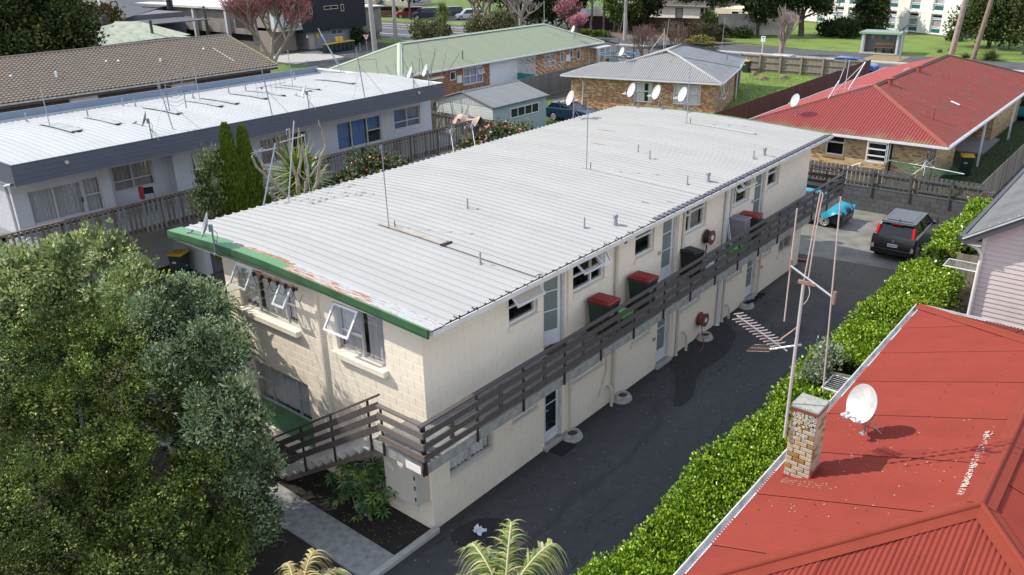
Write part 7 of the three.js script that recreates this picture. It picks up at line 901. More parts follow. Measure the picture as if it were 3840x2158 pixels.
// hedge along the driveway: leaves denser near the camera
{
  const T = thing('hedge', 'long glossy bright green hedge between driveway and the red and pink houses', 'hedge', [5, 0, -12]); const cols = [[.17, .29, .015], [.22, .34, .02], [.12, .22, .012], [.28, .38, .035], [.08, .15, .01]];
  const prof = z => ({ x0: 4.34 - .1 * Math.sin(z * 1.3), x1: (z > -9.7 && z < -7.7 ? 4.95 : z > -20.9 && z < -18.2 ? 5.25 : 6.15) + .1 * Math.sin(z * .9 + 1), h: (z > -20.2 ? 1.75 : 1.75) + .1 * Math.sin(z * 1.1) + .06 * Math.sin(z * 3.1) });
  const gapz = z => (z < -19.0 && z > -19.9) || false;
  const place = (z0, z1, s) => () => { let z, q, t = 0; do { z = rr(z0, z1); } while (gapz(z) && t++ < 9); q = prof(z); const lump = .16 * (fbm((z * .11 + 7) % 1, .3, 12, 3, 3) - .5); let p, d; const k = rnd(); if (k < .62) { const x = rr(q.x0, q.x1), e = Math.min(1, Math.min(x - q.x0, q.x1 - x) / .35); const bmp = .3 * (fbm(((x + z) * .13 + 9) % 1, (z * .13 + 9) % 1, 10, 3, 91) - .5); p = V(x, q.h - (1 - e) * (1 - e) * .3 + bmp + lump - Math.pow(rnd(), 2) * .25, z); d = V((x - 5.1) * .5, 1, rr(-.5, .5)); } else if (k < .93) { p = V(q.x0 + rr(-.08, .2) + lump, rr(.05, q.h - .1), z); d = V(-1, .5, rr(-.6, .6)); } else { p = V(q.x1 + rr(-.2, .08), rr(.4, q.h), z); d = V(1, .5, rr(-.6, .6)); }
    p.x -= 5; p.z += 12; d.add(V(rr(-.9, .9), rr(-.6, .9), rr(-.9, .9))); const l = s * rr(.7, 1.35); return { p, d, l, w: l * .33, c: tint(pick(cols), .25) }; };
  const o = { wide: .62, fold: .25, droop: .12 }; ob(T, 'foliage', leafGeo(56000, place(-6, 3.6, .066), o), leafGloss, { uv: 1 }); ob(T, 'foliage', leafGeo(36000, place(-17, -6, .078), o), leafGloss, { uv: 1 }); ob(T, 'foliage', leafGeo(19000, place(-27.2, -17, .095), o), leafGloss, { uv: 1 });
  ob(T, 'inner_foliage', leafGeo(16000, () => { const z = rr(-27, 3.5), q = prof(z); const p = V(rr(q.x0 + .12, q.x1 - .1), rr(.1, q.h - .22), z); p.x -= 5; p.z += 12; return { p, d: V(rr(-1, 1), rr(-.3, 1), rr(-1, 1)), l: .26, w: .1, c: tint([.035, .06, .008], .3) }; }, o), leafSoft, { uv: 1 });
  const st = []; for (let z = 3; z > -27; z -= .35) st.push(...limb([rr(-.5, .5), 0, z + 12], [rr(-.7, .7), 1.5, z + 12 + rr(-.3, .3)], .03, .008, .15, 3)); ob(T, 'stems', st, bark, { kind: 'stuff' });
  tree('shrub', 'silvery grey green shrub growing out of the hedge beside the mast', [4.85, 0, -8.8], [[-.1, 1.75, .3, .3, .35, .5], [0, 1.95, -.4, .3, .3, .3]], 1500, .085, [[.22, .26, .17], [.27, .3, .21], [.15, .2, .1]], { r: .04, cat: 'shrub', m: leafSoft, core: 0 });
}
// front garden trees
const colA = [[.32, .37, .13], [.38, .43, .18], [.25, .31, .1], [.46, .49, .24], [.2, .26, .08]], colA2 = [[.17, .23, .11], [.21, .27, .13], [.14, .19, .09], [.26, .31, .16]], colB = [[.08, .11, .028], [.11, .14, .036], [.065, .09, .022], [.2, .22, .08], [.05, .075, .018]];
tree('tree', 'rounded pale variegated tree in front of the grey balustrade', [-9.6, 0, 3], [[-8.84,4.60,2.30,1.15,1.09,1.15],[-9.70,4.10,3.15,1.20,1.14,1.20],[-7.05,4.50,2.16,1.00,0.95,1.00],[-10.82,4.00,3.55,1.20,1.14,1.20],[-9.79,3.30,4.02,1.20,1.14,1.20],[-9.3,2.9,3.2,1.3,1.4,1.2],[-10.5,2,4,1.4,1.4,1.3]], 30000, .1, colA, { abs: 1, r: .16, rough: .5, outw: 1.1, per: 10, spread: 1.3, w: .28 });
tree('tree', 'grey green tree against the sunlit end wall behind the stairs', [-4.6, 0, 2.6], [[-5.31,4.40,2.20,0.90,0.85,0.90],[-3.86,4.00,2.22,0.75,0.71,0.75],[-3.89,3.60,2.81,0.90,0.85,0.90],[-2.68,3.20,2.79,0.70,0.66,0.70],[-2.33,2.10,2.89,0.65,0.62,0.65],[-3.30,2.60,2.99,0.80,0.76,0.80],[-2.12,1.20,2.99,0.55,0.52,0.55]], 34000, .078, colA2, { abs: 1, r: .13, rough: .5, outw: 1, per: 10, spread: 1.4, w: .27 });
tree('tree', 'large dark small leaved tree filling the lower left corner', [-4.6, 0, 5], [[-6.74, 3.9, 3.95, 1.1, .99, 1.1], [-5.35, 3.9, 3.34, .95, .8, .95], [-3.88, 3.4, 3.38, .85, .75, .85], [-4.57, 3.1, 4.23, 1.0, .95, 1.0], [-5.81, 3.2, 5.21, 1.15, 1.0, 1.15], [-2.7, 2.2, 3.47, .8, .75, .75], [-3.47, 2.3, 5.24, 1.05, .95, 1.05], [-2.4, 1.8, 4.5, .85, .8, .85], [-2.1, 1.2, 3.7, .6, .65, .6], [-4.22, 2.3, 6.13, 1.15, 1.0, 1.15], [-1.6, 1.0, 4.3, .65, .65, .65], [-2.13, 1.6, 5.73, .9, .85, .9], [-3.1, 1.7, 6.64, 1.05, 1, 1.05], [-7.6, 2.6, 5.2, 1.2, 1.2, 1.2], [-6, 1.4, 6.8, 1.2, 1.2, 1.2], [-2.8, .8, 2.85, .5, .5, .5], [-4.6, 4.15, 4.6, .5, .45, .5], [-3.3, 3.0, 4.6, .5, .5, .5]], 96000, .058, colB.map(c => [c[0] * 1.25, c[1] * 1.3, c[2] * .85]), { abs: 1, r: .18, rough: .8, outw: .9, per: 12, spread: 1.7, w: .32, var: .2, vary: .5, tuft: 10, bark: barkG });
// sword leaved plants: leaves as curved blades
function blades(n, f) { const pos = [], idx = [], col = []; for (let i = 0; i < n; i++) { const b = f(i), seg = 5, base = pos.length / 3, d = V(...b.d).normalize(), side = V(0, 1, 0).cross(d); if (side.lengthSq() < 1e-4) side.set(1, 0, 0); side.normalize(); for (let k = 0; k <= seg; k++) { const t = k / seg, w = b.w * (t < .2 ? .6 + t * 2 : 1 - Math.pow((t - .2) / .8, 1.6)) + .001; const p = V(...b.p).addScaledVector(d, b.l * t); p.y -= (b.g ?? .35) * b.l * t * t * (b.e ?? 1); for (const s of [-1, 1]) { const q = p.clone().addScaledVector(side, s * w); q.y += Math.abs(w) * .3; pos.push(q.x, q.y, q.z); const c = b.c; const m = .75 + .4 * t; col.push(c[0] * m, c[1] * m, c[2] * m); } if (k) { const a = base + (k - 1) * 2; idx.push(a, a + 1, a + 3, a, a + 3, a + 2); } } } const g = rawGeo(pos, idx, null, col); g.userData.keepUV = true; g.setAttribute('uv', new THREE.BufferAttribute(new Float32Array(pos.length / 3 * 2), 2)); return g; }
const dirU = (el0, el1) => { const a = rr(0, 2 * PI), e = rr(el0, el1); return [Math.cos(a) * Math.cos(e), Math.sin(e), Math.sin(a) * Math.cos(e)]; };
function flax(label, pos, n, l, cols, name = 'flax_bush', el = [.5, 1.5], w = .035) { const T = thing(name, label, 'plant', pos); ob(T, 'leaves', blades(n, () => ({ p: [rr(-.15, .15), 0, rr(-.15, .15)], d: dirU(...el), l: l * rr(.6, 1.1), w, c: tint(pick(cols), .2), g: .3 })), leafGloss, { uv: 1 }); return T; }
flax('tall cordyline with strap leaves between the tree and the end wall', [-6.5, 3.75, .6], 80, 1.0, [[.1, .17, .03], [.14, .2, .04], [.07, .12, .02]], 'cordyline', [-.3, 1.4], .035); flax('lower strap leaved cordyline touching the end wall', [-5.95, 3.0, .8], 75, .95, [[.1, .17, .03], [.14, .2, .04], [.05, .1, .02]], 'cordyline', [-.5, 1.3], .032);
{ // yucca like flax behind the roof, dead pruned tree, cypress
  const T = thing('yucca', 'big yucca with sunlit spiky leaves behind the dead tree', 'plant', [-11.6, 0, -5.9]); ob(T, 'trunk', limb([0, 0, 0], [0, 4.2, 0], .16, .13), bark); ob(T, 'leaves', blades(420, () => ({ p: [rr(-.2, .2), 4.75 + rr(-.5, .3), rr(-.25, .25)], d: dirU(-.7, 1.45), l: rr(.9, 1.5), w: .034, c: tint(pick([[.2, .28, .03], [.26, .33, .04], [.1, .16, .03], [.14, .2, .04]]), .25), g: .1 })), leafGloss, { uv: 1 });
  const D = thing('dead_tree', 'pruned bare pale branches standing above the white roof edge', 'tree', [-9.5, 0, -4.3]); const g = []; const B = (a, b, r, r2) => g.push(...limb(a, b, r * .62, r2 * .6, .05, 5)); B([0, 0, 0], [0, 4.4, 0], .2, .16); B([0, 4.2, 0], [.1, 4.95, .45], .11, .1); B([.1, 4.9, .45], [-.1, 6.3, 1.35], .085, .05); B([.05, 5.4, .8], [-.2, 6.1, 1.0], .06, .04); B([0, 4.3, 0], [0, 5.4, 0], .13, .1); B([0, 5.4, 0], [.05, 6.9, .1], .085, .03); B([0, 5.5, -.05], [0, 6.3, -.3], .08, .05); B([.02, 6.0, -.1], [0, 6.85, -.25], .045, .03); B([0, 4.5, -.1], [0, 5.3, -.35], .1, .08); B([0, 5.2, -.35], [0, 5.95, -.4], .07, .05); B([0, 5.2, -.35], [.05, 5.55, .0], .05, .04); B([0, 5.25, -.35], [0, 5.6, -.75], .05, .045); B([0, 4.4, -.3], [0, 5.3, -.75], .12, .1); B([0, 5.2, -.75], [0, 5.7, -.85], .09, .08); B([0, 5.6, -.82], [0, 6.2, -1.15], .08, .055); B([0, 6.2, -1.15], [0, 6.45, -1.12], .055, .05); B([0, 6.4, -1.12], [0, 6.95, -1.0], .045, .025); B([0, 5.2, -.8], [0, 5.45, -1.05], .06, .055); B([0, 4.3, .2], [-.1, 5.15, .95], .06, .045); B([-.1, 5.0, .8], [-.1, 5.35, 1.0], .04, .03); ob(D, 'trunk', g, barkP);
  const cy = (label, x, z, h, r) => { const T2 = thing('cypress', label, 'tree', [x, 0, z]); ob(T2, 'trunk', limb([0, 0, 0], [0, h * .8, 0], .1, .03), bark); ob(T2, 'crown', leafGeo(9000, () => { const t = Math.pow(rnd(), .8), y = h * (.25 + .75 * t), rad = r * Math.pow(1 - t, .75) * Math.min(1, .5 + t * 3) * (1.15 + .22 * Math.sin(y * 5 + x)); const a = rr(0, 2 * PI), k = Math.sqrt(rr(.55, 1)); return { p: V(Math.cos(a) * rad * k, y, Math.sin(a) * rad * k), d: V(Math.cos(a) * .35, 1, Math.sin(a) * .35), l: rr(.12, .22), w: .025, c: tint(pick([[.09, .14, .014], [.13, .18, .02], [.06, .1, .012]]), .2) }; }), leafSoft, { uv: 1 }); };
  cy('taller left spire of the twin dark cypress', -12.1, -3.75, 6.7, .8); cy('right spire of the twin dark cypress', -12.0, -4.25, 6.55, .78); tree('shrub', 'loose pale green shoot left of the twin cypress', [-12.0, 3.6, -3.0], [[0, 1.6, .1, .28, .9, .28], [.0, .9, .3, .4, .5, .3]], 1500, .11, [[.12, .16, .05], [.15, .19, .06]], { r: .03, cat: 'shrub', outw: .4, lift: .8, w: .18 });
  const cam = (label, base, lobes, n) => { const t = tree('camellia_bush', label, base, lobes, n, .11, [[.045, .07, .015], [.07, .1, .02], [.1, .125, .04], [.16, .17, .08]], { abs: 1, r: .08, m: LM(.22), outw: .9, cat: 'shrub', spread: 2 }); const L = lobes; ob(t, 'blossom', mg([...Array(110)].map(() => { const l = pick(L); const a = rr(0, 2 * PI), e = rr(-.1, 1.3); const c = tint(pick([[.6, .22, .14], [.55, .12, .09], [.7, .4, .3]]), .15); const g2 = new THREE.IcosahedronGeometry(rr(.035, .06), 0).toNonIndexed().translate(l[0] - base[0] + l[3] * .98 * Math.cos(a) * Math.cos(e), l[1] - base[1] + l[4] * .98 * Math.sin(e), l[2] - base[2] + l[5] * .98 * Math.sin(a) * Math.cos(e)); const ca = new Float32Array(g2.attributes.position.count * 3); for (let i = 0; i < ca.length; i += 3) ca.set(c, i); g2.setAttribute('color', new THREE.BufferAttribute(ca, 3)); return g2; })), leafSoft, { kind: 'stuff', uv: 1 }); };
  cam('near camellia bush with pink blossoms behind the white roof edge', [-10.6, 0, -8], [[-10.5, 4.5, -8.0, .8, .75, .9], [-10.6, 4.2, -7.0, .7, .6, .7], [-10.5, 4.1, -9.1, .7, .6, .8], [-10.7, 3.2, -8, 1, 1.2, 1.3]], 9000); cam('far camellia bush by the shed with few blossoms', [-10.8, 0, -14.8], [[-10.6, 4.4, -14.6, .8, .75, 1.0], [-10.6, 4.1, -13.2, .8, .65, .8], [-10.7, 4.1, -16.2, .8, .65, .9], [-10.9, 3.0, -14.8, 1, 1.3, 2]], 9000);
  const tw = thing('bare_shrub', 'bare upright twigs between the shed and green roof house', 'shrub', [-29.4, 0, -28.9]); const out = [], ends = []; for (let i = 0; i < 12; i++) branches(V(rr(-.9, .9), .2, rr(-.4, .4)), V(rr(-.5, .5), 1, rr(-.4, .4)), rr(2, 3.4), .035, 1, { wob: .07, kids: 1, fork: .35 }, out, ends); ob(tw, 'stems', out, barkP);
}
// fatsia in the bed
{ const T = thing('fatsia_plant', 'broad lobed fatsia plant in the bed below the stairs', 'plant', [-1.5, 0, .55]); const st = []; for (let i = 0; i < 12; i++) st.push(...limb([rr(-.2, .2), 0, rr(-.15, .15)], [rr(-.7, .7), rr(.4, 1.2), rr(-.4, .45)], .022, .012, .06, 3)); ob(T, 'stem', st, M([.14, .15, .05], .7));
  for (let i = 0; i < 78; i++) { const c = V(rr(-.9, .8), rr(.25, 1.4), rr(-.45, .6)); if (c.y > 1.1) c.x *= .6; const n = V(rr(-.5, .5), 1, rr(-.1, .8)).normalize(), R = rr(.15, .24), u = V(1, 0, 0).cross(n).normalize(), v = n.clone().cross(u), col = tint(pick([[.045, .11, .03], [.06, .14, .03], [.04, .09, .03], [.14, .2, .025]]), .2), pos = [], cl = []; const a0 = rr(0, 6); for (let k = 0; k < 8; k++) { const a = a0 + k * .72, P = (aa, r, h) => c.clone().addScaledVector(u, Math.cos(aa) * r).addScaledVector(v, Math.sin(aa) * r).addScaledVector(n, h); const q = [P(a, .02, 0), P(a - .22, R * .6, .01), P(a, R, -.04), P(a + .22, R * .6, .01)]; for (const t of [0, 1, 2, 0, 2, 3]) { pos.push(q[t].x, q[t].y, q[t].z); cl.push(...col); } } const g = rawGeo(pos, null, null, cl); g.userData.keepUV = true; g.setAttribute('uv', new THREE.BufferAttribute(new Float32Array(pos.length / 3 * 2), 2)); ob(T, 'leaf', g, LM(.35), { uv: 1 }); } 
  const lt = []; for (let i = 0; i < 420; i++) { const b = rnd() < .5; lt.push(bx(rr(.01, .05), .006, rr(.01, .03), b ? rr(-6, -.1) : rr(-9, 0), .012, b ? rr(.1, 1.05) : rr(2.1, 5), rr(0, 3), rr(-.3, .3))); } const li = struct('leaf_litter', lt, M([.16, .12, .075], .95)); li.userData = { label: 'dry leaf litter and bark bits on the garden soil', category: 'leaf litter', kind: 'stuff' };
  const pb = []; for (let i = 0; i < 500; i++) pb.push(bx(rr(.006, .028), .01, rr(.006, .02), rr(.3, 4), .012, rr(-26, 4), rr(0, 3))); const gp = struct('grit', pb, M([.3, .29, .27], .9)); gp.userData = { label: 'scattered pale grit and crumbs on the driveway asphalt', category: 'grit', kind: 'stuff' }; }
// damp stains on the driveway asphalt, lying flat
{ const stain = (label, pts, y = .012) => { const s = new THREE.Shape(); const c = new THREE.CatmullRomCurve3(pts.map(p => V(p[0], 0, p[1])), true); c.getPoints(60).forEach((p, i) => { const k = .04 * (h2(i, 5, 2) - .5); s[i ? 'lineTo' : 'moveTo'](p.x + k, -p.z + k); }); const t = thing('damp_stain', label, 'stain', [0, y, 0]); ob(t, 'patch', [new THREE.ShapeGeometry(s).rotateX(-PI / 2)], bump(M([.03, .028, .028], .85, 'speck', .8), 'grain', .3, .006)); }; stain('dark oily patch near the front corner of the flats', [[.35, -.15], [.55, -.95], [1.15, -1.2], [1.45, -.75], [1.1, -.2], [.7, .05]]); stain('dark damp patch under the ground floor hose reel', [[.15, -9.9], [.2, -13.4], [.75, -13], [1.25, -11.6], [1.2, -9.8], [1.7, -8.3], [1.55, -7.7], [1.1, -8.6], [.6, -9.4]]); }
// palms at the bottom edge
function palm(label, base, h, fr, cols, stemM, dry) {
  const T = thing('palm_tree', label, 'palm tree', base); ob(T, 'trunk', limb([0, 0, 0], [0, h, 0], .14, .09, .02), barkG);
  for (let f = 0; f < fr.length; f++) { const [az, el, L, droop] = fr[f]; const d = V(Math.sin(az) * Math.cos(el), Math.sin(el), Math.cos(az) * Math.cos(el)); const R = t => V(0, h, 0).addScaledVector(d, L * t).add(V(0, -droop * L * t * t, 0)); const P = [...Array(9)].map((_, i) => R(i / 8)); const fm = ob(T, 'frond', [tube(P.map(p => [p.x, p.y, p.z]), .014, 16, 5)], stemM);
    ob(fm, 'leaflets', blades(dry ? 54 : 64, i => { const t = .12 + .88 * ((i >> 1) + .5) / (dry ? 27 : 32), p = R(t), q = R(Math.min(1, t + .02)), ax = q.sub(R(Math.max(0, t - .02))).normalize(), s = V(0, 1, 0).cross(ax).normalize().multiplyScalar(i % 2 ? 1 : -1); const dd = s.multiplyScalar(1).addScaledVector(ax, .75 + rr(-.2, .2)).add(V(0, .35 + rr(-.1, .2), 0)); return { p: [p.x, p.y, p.z], d: [dd.x, dd.y, dd.z], l: L * (.42 - .22 * t) * rr(.8, 1.15), w: .014, c: tint(pick(cols), .25), g: (dry ? 1.5 : 1.25) * rr(.5, 1.7), e: 1 }; }), LM(.4, .12), { uv: 1 }); }
}
palm('feather palm with drooping yellow green fronds at the bottom edge', [5.5, 0, 4.05], 4.25, [[-2.6, 1.05, 1.35, .35], [2.9, .95, 1.3, .4], [-1.9, .85, 1.2, .45], [2.2, .8, 1.25, .45], [-.9, .9, 1.1, .5], [1.2, .9, 1.2, .5], [-2.2, .45, 1.1, .4], [2.6, .4, 1.15, .45], [0, 1.1, 1, .5], [-3.05, .6, 1.2, .5]], [[.28, .3, .08], [.35, .36, .13], [.2, .25, .05], [.42, .4, .2], [.12, .19, .03]], M([.4, .38, .2], .6));
palm('dried straw coloured palm at the bottom edge near the path', [3.5, 0, 5.6], 4.2, [[-2.7, 1.1, 1.1, .5], [-2.0, .8, 1.0, .6], [3.0, .9, 1.0, .6], [2.3, .7, 1.0, .6], [-1.2, .8, .95, .6], [1.4, .8, .9, .6], [.3, .9, .8, .6]], [[.42, .32, .14], [.5, .4, .2], [.34, .25, .09], [.2, .22, .06]], M([.4, .3, .1], .6), 1);
// ---------- background trees ----------
const gD = [[.03, .05, .014], [.045, .07, .018], [.022, .038, .012], [.065, .09, .025]], gM = [[.07, .1, .025], [.095, .13, .03], [.05, .08, .02], [.13, .15, .05]], gO = [[.15, .16, .06], [.19, .2, .09], [.12, .13, .045], [.2, .18, .1]];
tree('tree', 'huge dark evergreen at the upper left behind the brown tile roof', [-72, 0, -22], [[0, 6, -1.5, 3.4, 3, 3.6], [0, 4, 1.2, 3, 3, 3], [-1, 7.5, .5, 3, 2.6, 3], [.5, 4.2, -3.2, 2.4, 2.3, 2.1], [-2, 8, 3, 3.5, 3, 3], [-1, 4.5, 4, 3, 3, 3], [0, 2.6, -2.2, 2.6, 2, 2.4], [-3, 9, -1, 3, 2.5, 3]], 26000, .36, [...gD, [.12, .13, .03], [.05, .08, .015]], { r: .45, rough: .45, per: 8 });
tree('shrub', 'orange tinted small tree beside the lichen green roof', [-92, 0, -38], [[0, 4.2, 0, 2, 1.5, 2]], 2500, .3, [[.14, .12, .03], [.2, .1, .05], [.1, .11, .02]], { cat: 'shrub', r: .1 });
function bareTree(label, base, o) { const T = thing('bare_tree', label, 'tree', base), out = [], ends = []; for (let i = 0; i < (o.stems || 1); i++) branches(V(rr(-.15, .15) * (o.stems || 1) * .5, 0, rr(-.15, .15)), V(rr(-1, 1) * (o.lean ?? .15), 1, rr(-1, 1) * (o.lean ?? .15)), o.len, o.r, o.depth, o, out, ends); ob(T, 'trunk', out, o.m || barkG); if (o.blossom) { const q = []; for (const [p, d] of ends) for (let k = 0; k < o.per; k++) q.push([p, d]); ob(T, 'blossom', leafGeo(q.length, i => ({ p: q[i][0].clone().add(V(rr(-.22, .22), rr(-.22, .22), rr(-.22, .22))), d: V(rr(-1, 1), rr(-.2, 1), rr(-1, 1)), l: o.bs * rr(.7, 1.3), w: o.bs * .35, c: tint(pick(o.blossom), .25) })), leafSoft, { uv: 1, kind: 'stuff' }); } return T; }
const crim = [[.34, .03, .06], [.42, .05, .09], [.25, .02, .04], [.48, .14, .18]], pinkB = [[.5, .2, .24], [.42, .12, .17], [.55, .3, .32]];
bareTree('crimson flowering tree in front of the dark boarded building', [-69, 0, -45], { len: 2.9, r: .2, depth: 4, kids: 3, fork: .95, wob: .14, stems: 3, lean: .6, blossom: crim, per: 3, bs: .13, fall: .72, m: barkP });
bareTree('bare grey tree with crimson buds above the sage green roof, left', [-69, 0, -80], { len: 2.6, r: .22, depth: 4, kids: 2, fork: .8, wob: .2, stems: 3, lean: .5, blossom: pinkB, per: 2, bs: .2, m: barkP, fall: .74 }); bareTree('pale bare spreading tree above the sage green roof, middle', [-64, 0, -81.5], { len: 2.6, r: .24, depth: 4, kids: 2, fork: .9, wob: .22, stems: 3, lean: .5, m: M([.36, .31, .27], .9), fall: .74 });
bareTree('pink flowering tree behind the far end of the sage green roof', [-56.5, 0, -84], { len: 1.7, r: .14, depth: 4, kids: 2, fork: .7, stems: 3, lean: .5, blossom: pinkB, per: 2, bs: .16, m: bark, fall: .72 }); bareTree('smaller pink flowering shrub beside the sage green roof ridge', [-52.5, 0, -80], { len: 1.2, r: .08, depth: 3, kids: 3, fork: .7, stems: 3, lean: .5, blossom: pinkB, per: 5, bs: .16, m: bark });
bareTree('vase shaped bare tree at the kerb behind the timber fence', [-25.4, .1, -78.5], { len: 1.5, r: .13, depth: 4, kids: 2, fork: .38, wob: .1, stems: 5, lean: .45, m: M([.3, .24, .21], .9) }); bareTree('bare brown shrub behind the pale grey house, left', [-34.2, 0, -65.5], { len: 1.35, r: .09, depth: 4, kids: 2, fork: .5, stems: 6, lean: .6, m: M([.2, .14, .11], .9) }); bareTree('bare brown shrub behind the pale grey house, right', [-32.3, 0, -68.5], { len: 1.3, r: .08, depth: 4, kids: 2, fork: .55, stems: 5, lean: .6, m: M([.19, .13, .1], .9) });
tree('tree', 'small dark tree in the grass before the far parked cars', [-96.4, 0, -92.3], [[0, 5, 0, 2.6, 2.2, 2.6], [-2, 4.6, .5, 1.8, 1.6, 1.8], [1.6, 5.4, -.3, 1.8, 1.5, 1.8]], 8000, .3, gD, { r: .25, trunk: 3 });
tree('shrub', 'olive green tall shrub at the left end of the sage green ridge', [-69.5, 0, -68.5], [[0, 1.3, 0, 1.7, 1.3, 1.6], [1.6, 1.2, -1.5, 1.5, 1.2, 1.5]], 5000, .2, gO, { cat: 'shrub', r: .1 }); tree('shrub', 'olive green shrub right of the cabbage tree', [-63.5, 0, -74], [[0, 2.0, 0, 1.7, 1.6, 1.6], [2.2, 2.2, -1.2, 1.6, 1.5, 1.6], [-1.7, 1.2, -.4, 1.4, 1.2, 1.3]], 6500, .22, gO, { cat: 'shrub', r: .1 });
{ const T = thing('cabbage_tree', 'cabbage tree with a round head of strap leaves above the sage green roof', 'tree', [-67.6, 0, -70.6]); ob(T, 'trunk', limb([0, 0, 0], [0, 3.3, 0], .2, .15), bark); ob(T, 'crown', blades(620, () => ({ p: [rr(-.3, .3), 3.7 + rr(-.4, .4), rr(-.3, .3)], d: dirU(-1.2, 1.5), l: rr(1.1, 1.7), w: .035, c: tint(pick([[.14, .2, .04], [.2, .25, .06], [.09, .13, .03], [.22, .2, .09]]), .25), g: .25 })), leafSoft, { uv: 1 }); }
tree('tree', 'dark evergreen mass behind the flowering trees, left', [-66, 0, -89], [[0, 3.4, 0, 3, 3, 2.6], [3.6, 3.6, -.4, 2.8, 3, 2.5], [-3, 3, .4, 2.4, 2.5, 2]], 11000, .32, gD, { r: .3 }); tree('tree', 'dark evergreen mass behind the flowering trees, right', [-67, 0, -100.5], [[-2, 4, 0, 3.2, 3.4, 2.6], [-6, 4.5, 0, 3, 3, 2.5], [2, 5.4, -1, 2.6, 1.8, 2.5]], 9000, .34, gD, { r: .3 });
for (const [x, z, l] of [[-58, -90.5, 'left'], [-56.9, -92, 'middle'], [-55.4, -92.3, 'right']]) tree('tree', l + ' slim pale trunk tree in front of the white wall', [x, 0, z], [[.3, 6, 0, 1.7, 1.3, 1.6], [-1, 5.4, .5, 1.3, .9, 1.2]], 2200, .26, [...gM, [.2, .2, .05]], { r: .2, trunk: 4.4, bark: barkG, core: 0 });
tree('tree', 'bright green fronted tree behind the cross arm pole', [-53.6, 0, -91], [[0, 4.2, 0, 1.8, 2.2, 2], [1.4, 2.8, .6, 1.8, 1.6, 1.6]], 9000, .28, [[.07, .11, .018], [.1, .14, .02], [.05, .08, .015]], { r: .25 }); tree('tree', 'black green tree left of the white french door house', [-51.8, 0, -94.5], [[0, 3.6, 0, 2.3, 2.8, 2.4], [-1.6, 4.4, 0, 2.2, 2.2, 2.2]], 9000, .32, gD, { r: .3 });
tree('tree', 'broad dark tree with stout trunk behind the brown fence', [-41.2, 0, -93.6], [[0, 6.2, 0, 3.2, 1.9, 2.6], [-3, 5.6, 0, 2.3, 1.5, 2], [3, 5.8, -.5, 2.4, 1.6, 2.2], [1.4, 4.8, .8, 1.3, .8, 1.2]], 13000, .3, gD, { r: .42, trunk: 4.2, bark: barkG }); tree('tree', 'rounded dark tree in front of the tall white wall', [-35.3, 0, -95], [[0, 4.4, 0, 2.4, 1.9, 2.2], [.5, 3.1, .2, 1.9, 1.2, 1.8], [-1.6, 5.4, 0, 1.8, 1.4, 1.6], [2.2, 5.6, -.5, 2, 1.4, 1.8]], 10000, .28, gD, { r: .25, trunk: 1.6 }); tree('tree', 'large black green tree behind the bare kerb tree', [-30.8, 0, -98], [[0, 5.6, 0, 3, 2.6, 2.6], [1.4, 5.2, .5, 2.4, 1.8, 2.2], [-2.4, 4.6, .4, 2, 1.8, 1.8], [2.3, 3.8, .5, 1.2, .8, 1.1]], 14000, .32, gD, { r: .4, trunk: 3 });
tree('tree', 'rounded dark tree against the white apartments above the shelter', [-24.7, 0, -105.5], [[0, 3.0, 0, 2.0, 2.4, 1.8], [.2, 1.4, .5, 1.9, 1.3, 1.6], [-.2, 4.8, 0, 1.7, 1.4, 1.6]], 13000, .26, gD, { r: .2 }); tree('shrub', 'low dark spiky shrub mass left of the bus shelter', [-26.4, 0, -99.5], [[0, .9, 0, 1.9, 1.1, 1.5], [-1.7, .8, -1, 1.4, .9, 1.2], [1.6, .7, .8, 1.2, .8, 1.1]], 7000, .26, gD, { cat: 'shrub', r: .06, w: .12, lift: .7 });
tree('tree', 'broad bushy green tree behind the leaning pole at upper right', [-8.9, 0, -96.2], [[0, 3.2, 0, 2.9, 2.4, 2.4], [2.4, 4.2, -.5, 2.6, 2.1, 2.2], [-2.2, 2.6, .4, 1.8, 1.8, 1.7], [1.4, 1.6, .8, 2.2, 1.4, 1.7], [-.6, 4.9, -.4, 2, 1.2, 1.8]], 17000, .26, gM, { r: .25, outw: 1 }); tree('tree', 'slender olive tree at the right edge near the top', [-4.6, 0, -91.5], [[0, 4, 0, 1.5, 1.8, 1.5], [.5, 5.8, 0, 1.7, 1.6, 1.6], [1.6, 4.6, 0, 1.4, 1.5, 1.4], [0, 2.4, 0, 1.2, 1, 1.1]], 11000, .24, [[.1, .12, .04], [.13, .15, .05], [.07, .09, .03]], { r: .2, bark: barkG }); tree('shrub', 'dark low shrubs under the slender olive tree', [-2.8, 0, -91.8], [[0, .9, 0, 1.5, 1.0, 1.2], [1.4, .9, -.6, 1.3, .9, 1.1]], 4000, .2, gD, { cat: 'shrub', r: .05 });
flax('flax bush with yellow green blades below the plain pole', [-6.5, 0, -85.4], 260, 1.9, [[.14, .17, .05], [.18, .2, .07], [.09, .12, .03]], 'flax_bush', [.35, 1.45], .05); flax('small flax left of the plain timber pole', [-8.9, 0, -86.2], 100, 1.1, [[.1, .13, .04], [.14, .16, .05]], 'flax_bush', [.4, 1.4], .04); flax('small tussock on the mulch bank', [-12.2, 0, -89.5], 80, .8, [[.12, .14, .06], [.16, .17, .08]], 'tussock', [.5, 1.4], .03); flax('dry tussock beside the painted pole', [-11.6, 0, -91.5], 80, .8, [[.13, .14, .06], [.16, .16, .08]], 'tussock', [.5, 1.4], .03);
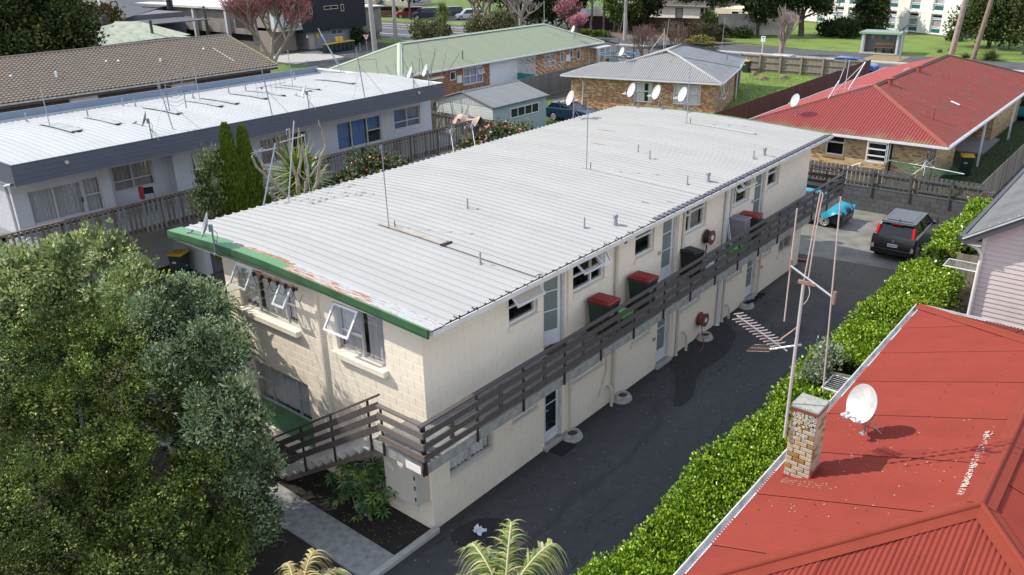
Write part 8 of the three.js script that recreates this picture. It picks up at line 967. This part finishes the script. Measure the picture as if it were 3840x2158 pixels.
for (const [x, z, l, s] of [[-56.6, -86.9, 'left', 1], [-53, -85.5, 'right', 1.15]]) { const T = thing('agapanthus', l + ' bright green strappy clump on the far street edge', 'plant', [x, 0, z]); ob(T, 'leaves', blades(420, () => ({ p: [rr(-.9, .9) * s, .1, rr(-.6, .6) * s], d: dirU(.3, 1.4), l: rr(.8, 1.4) * s, w: .06, c: tint(pick([[.12, .19, .02], [.16, .24, .03], [.08, .13, .02]]), .2), g: .4 })), leafSoft, { uv: 1 }); } flax('grey green small flax right of the strappy clumps', [-51.2, 0, -84.8], 60, 1.3, [[.16, .2, .12]], 'flax_bush', [.5, 1.4], .05);
tree('shrub', 'rust brown twiggy hedge below the white house', [-43, 0, -90], [[0, .9, 0, 1.7, 1.0, 1.0], [-1.8, .8, .2, 1.3, .9, .9], [2, .7, .3, 1.2, .8, .8]], 6000, .17, [[.13, .085, .05], [.1, .075, .04], [.09, .09, .04]], { cat: 'shrub', r: .05 }); tree('shrub', 'rounded dark brown shrub left of the stout trunk', [-38.9, 0, -88.4], [[0, .9, 0, 1.2, .9, 1], [1.4, .7, .3, .8, .7, .7]], 4200, .16, [[.1, .07, .04], [.07, .06, .03], [.05, .06, .02]], { cat: 'shrub', r: .05 }); tree('shrub', 'tall green shrub in front of the stout trunk', [-40.3, 0, -91.2], [[0, 1.5, 0, .9, 1.4, .8]], 3200, .2, gM, { cat: 'shrub', r: .05 }); tree('citrus_tree', 'small lemon tree with yellow fruit behind the pale grey roof', [-30.5, 0, -70], [[0, 1.3, 0, 1.4, 1.0, 1.2], [-1.2, 1.1, .2, 1, .8, .9]], 5000, .17, [[.15, .17, .03], [.2, .2, .04], [.35, .27, .04]], { r: .06, outw: .8 }); tree('shrub', 'dark prickly shrubs at the foot of the tall white wall', [-36.5, 0, -92.6], [[0, .5, 0, 1.5, .7, .7], [-2.2, .6, .6, 1, .7, .7]], 3600, .18, gD, { cat: 'shrub', r: .04 });
tree('shrub', 'small hedge with white flowers beside the brown tile gable', [-49.5, 0, -38.5], [[0, .5, 0, 1.1, .6, .9], [-1.8, .5, -.6, 1.0, .6, .8], [1.6, .4, .2, .8, .5, .7]], 4000, .16, [[.12, .18, .02], [.15, .2, .03], [.5, .5, .45]], { cat: 'shrub', r: .04 }); tree('shrub', 'small dark shrub against the dark building corner', [-75.4, 0, -62.8], [[0, .9, 0, .8, .9, .8]], 1600, .2, gD, { cat: 'shrub', r: .04 }); tree('hedge', 'clipped green hedge at the corner of the dark building', [-80, 0, -68.5], [[0, .6, 0, 1.6, .6, .8], [-2, .6, -.4, 1.5, .6, .8]], 2500, .2, gM, { cat: 'hedge', r: .04 });
tree('shrub', 'leafy weeds along the side lawn of the tan brick house', [2.9, 0, -31], [[0, .4, 0, .7, .4, .9], [.3, .3, -1.6, .5, .35, .9]], 2600, .12, [[.07, .11, .02], [.1, .14, .02], [.2, .2, .03]], { cat: 'shrub', r: .03 }); tree('tree', 'leafy street tree top far behind the parked cars, left', [-124, 0, -106], [[0, 5, 0, 3, 3, 3], [4, 5, -2, 3, 2.6, 3]], 7000, .4, gM, { r: .3 }); tree('tree', 'far dark tree behind the parked cars, right', [-88, 0, -108], [[0, 4.5, 0, 4, 4, 3.5], [5, 4.5, -2, 4, 4, 3], [-4, 4.2, -1, 3, 3, 3]], 9000, .42, gD, { r: .3 });
tree('shrub', 'low green bush behind the bus shelter steps', [-13.7, 0, -101.5], [[0, .5, 0, .8, .6, .7]], 900, .2, gM, { cat: 'shrub', r: .03 });
// tufts of grass on the lawns
{ const patch = (label, n, f, c) => { const t = struct('grass_tufts', blades(n, () => { const p = f(); return { p: [p[0], p[2] || .0, p[1]], d: dirU(.7, 1.5), l: rr(.08, .2), w: .012, c: tint(pick(c), .25), g: .3 }; }), leafSoft, { uv: 1 }); t.userData = { label, category: 'grass', kind: 'stuff' }; };
  patch('short sunlit grass on the back lawn by the timber fence', 9000, () => { const z = rr(-66, -38), k = (z + 66) / 28; return [rr(-23 + k * 9, -12.6), z]; }, [[.12, .2, .025], [.15, .22, .04], [.1, .15, .02]]); patch('weedy grass between shed and pale grey house', 2500, () => [rr(-31, -19), rr(-44, -36)], [[.09, .14, .02], [.12, .16, .03]]); patch('shaded grass on the side lawn', 3000, () => [rr(1.4, 3.7), rr(-52, -29)], [[.05, .085, .015], [.07, .1, .02]]); }
renderer.render(scene, camera);
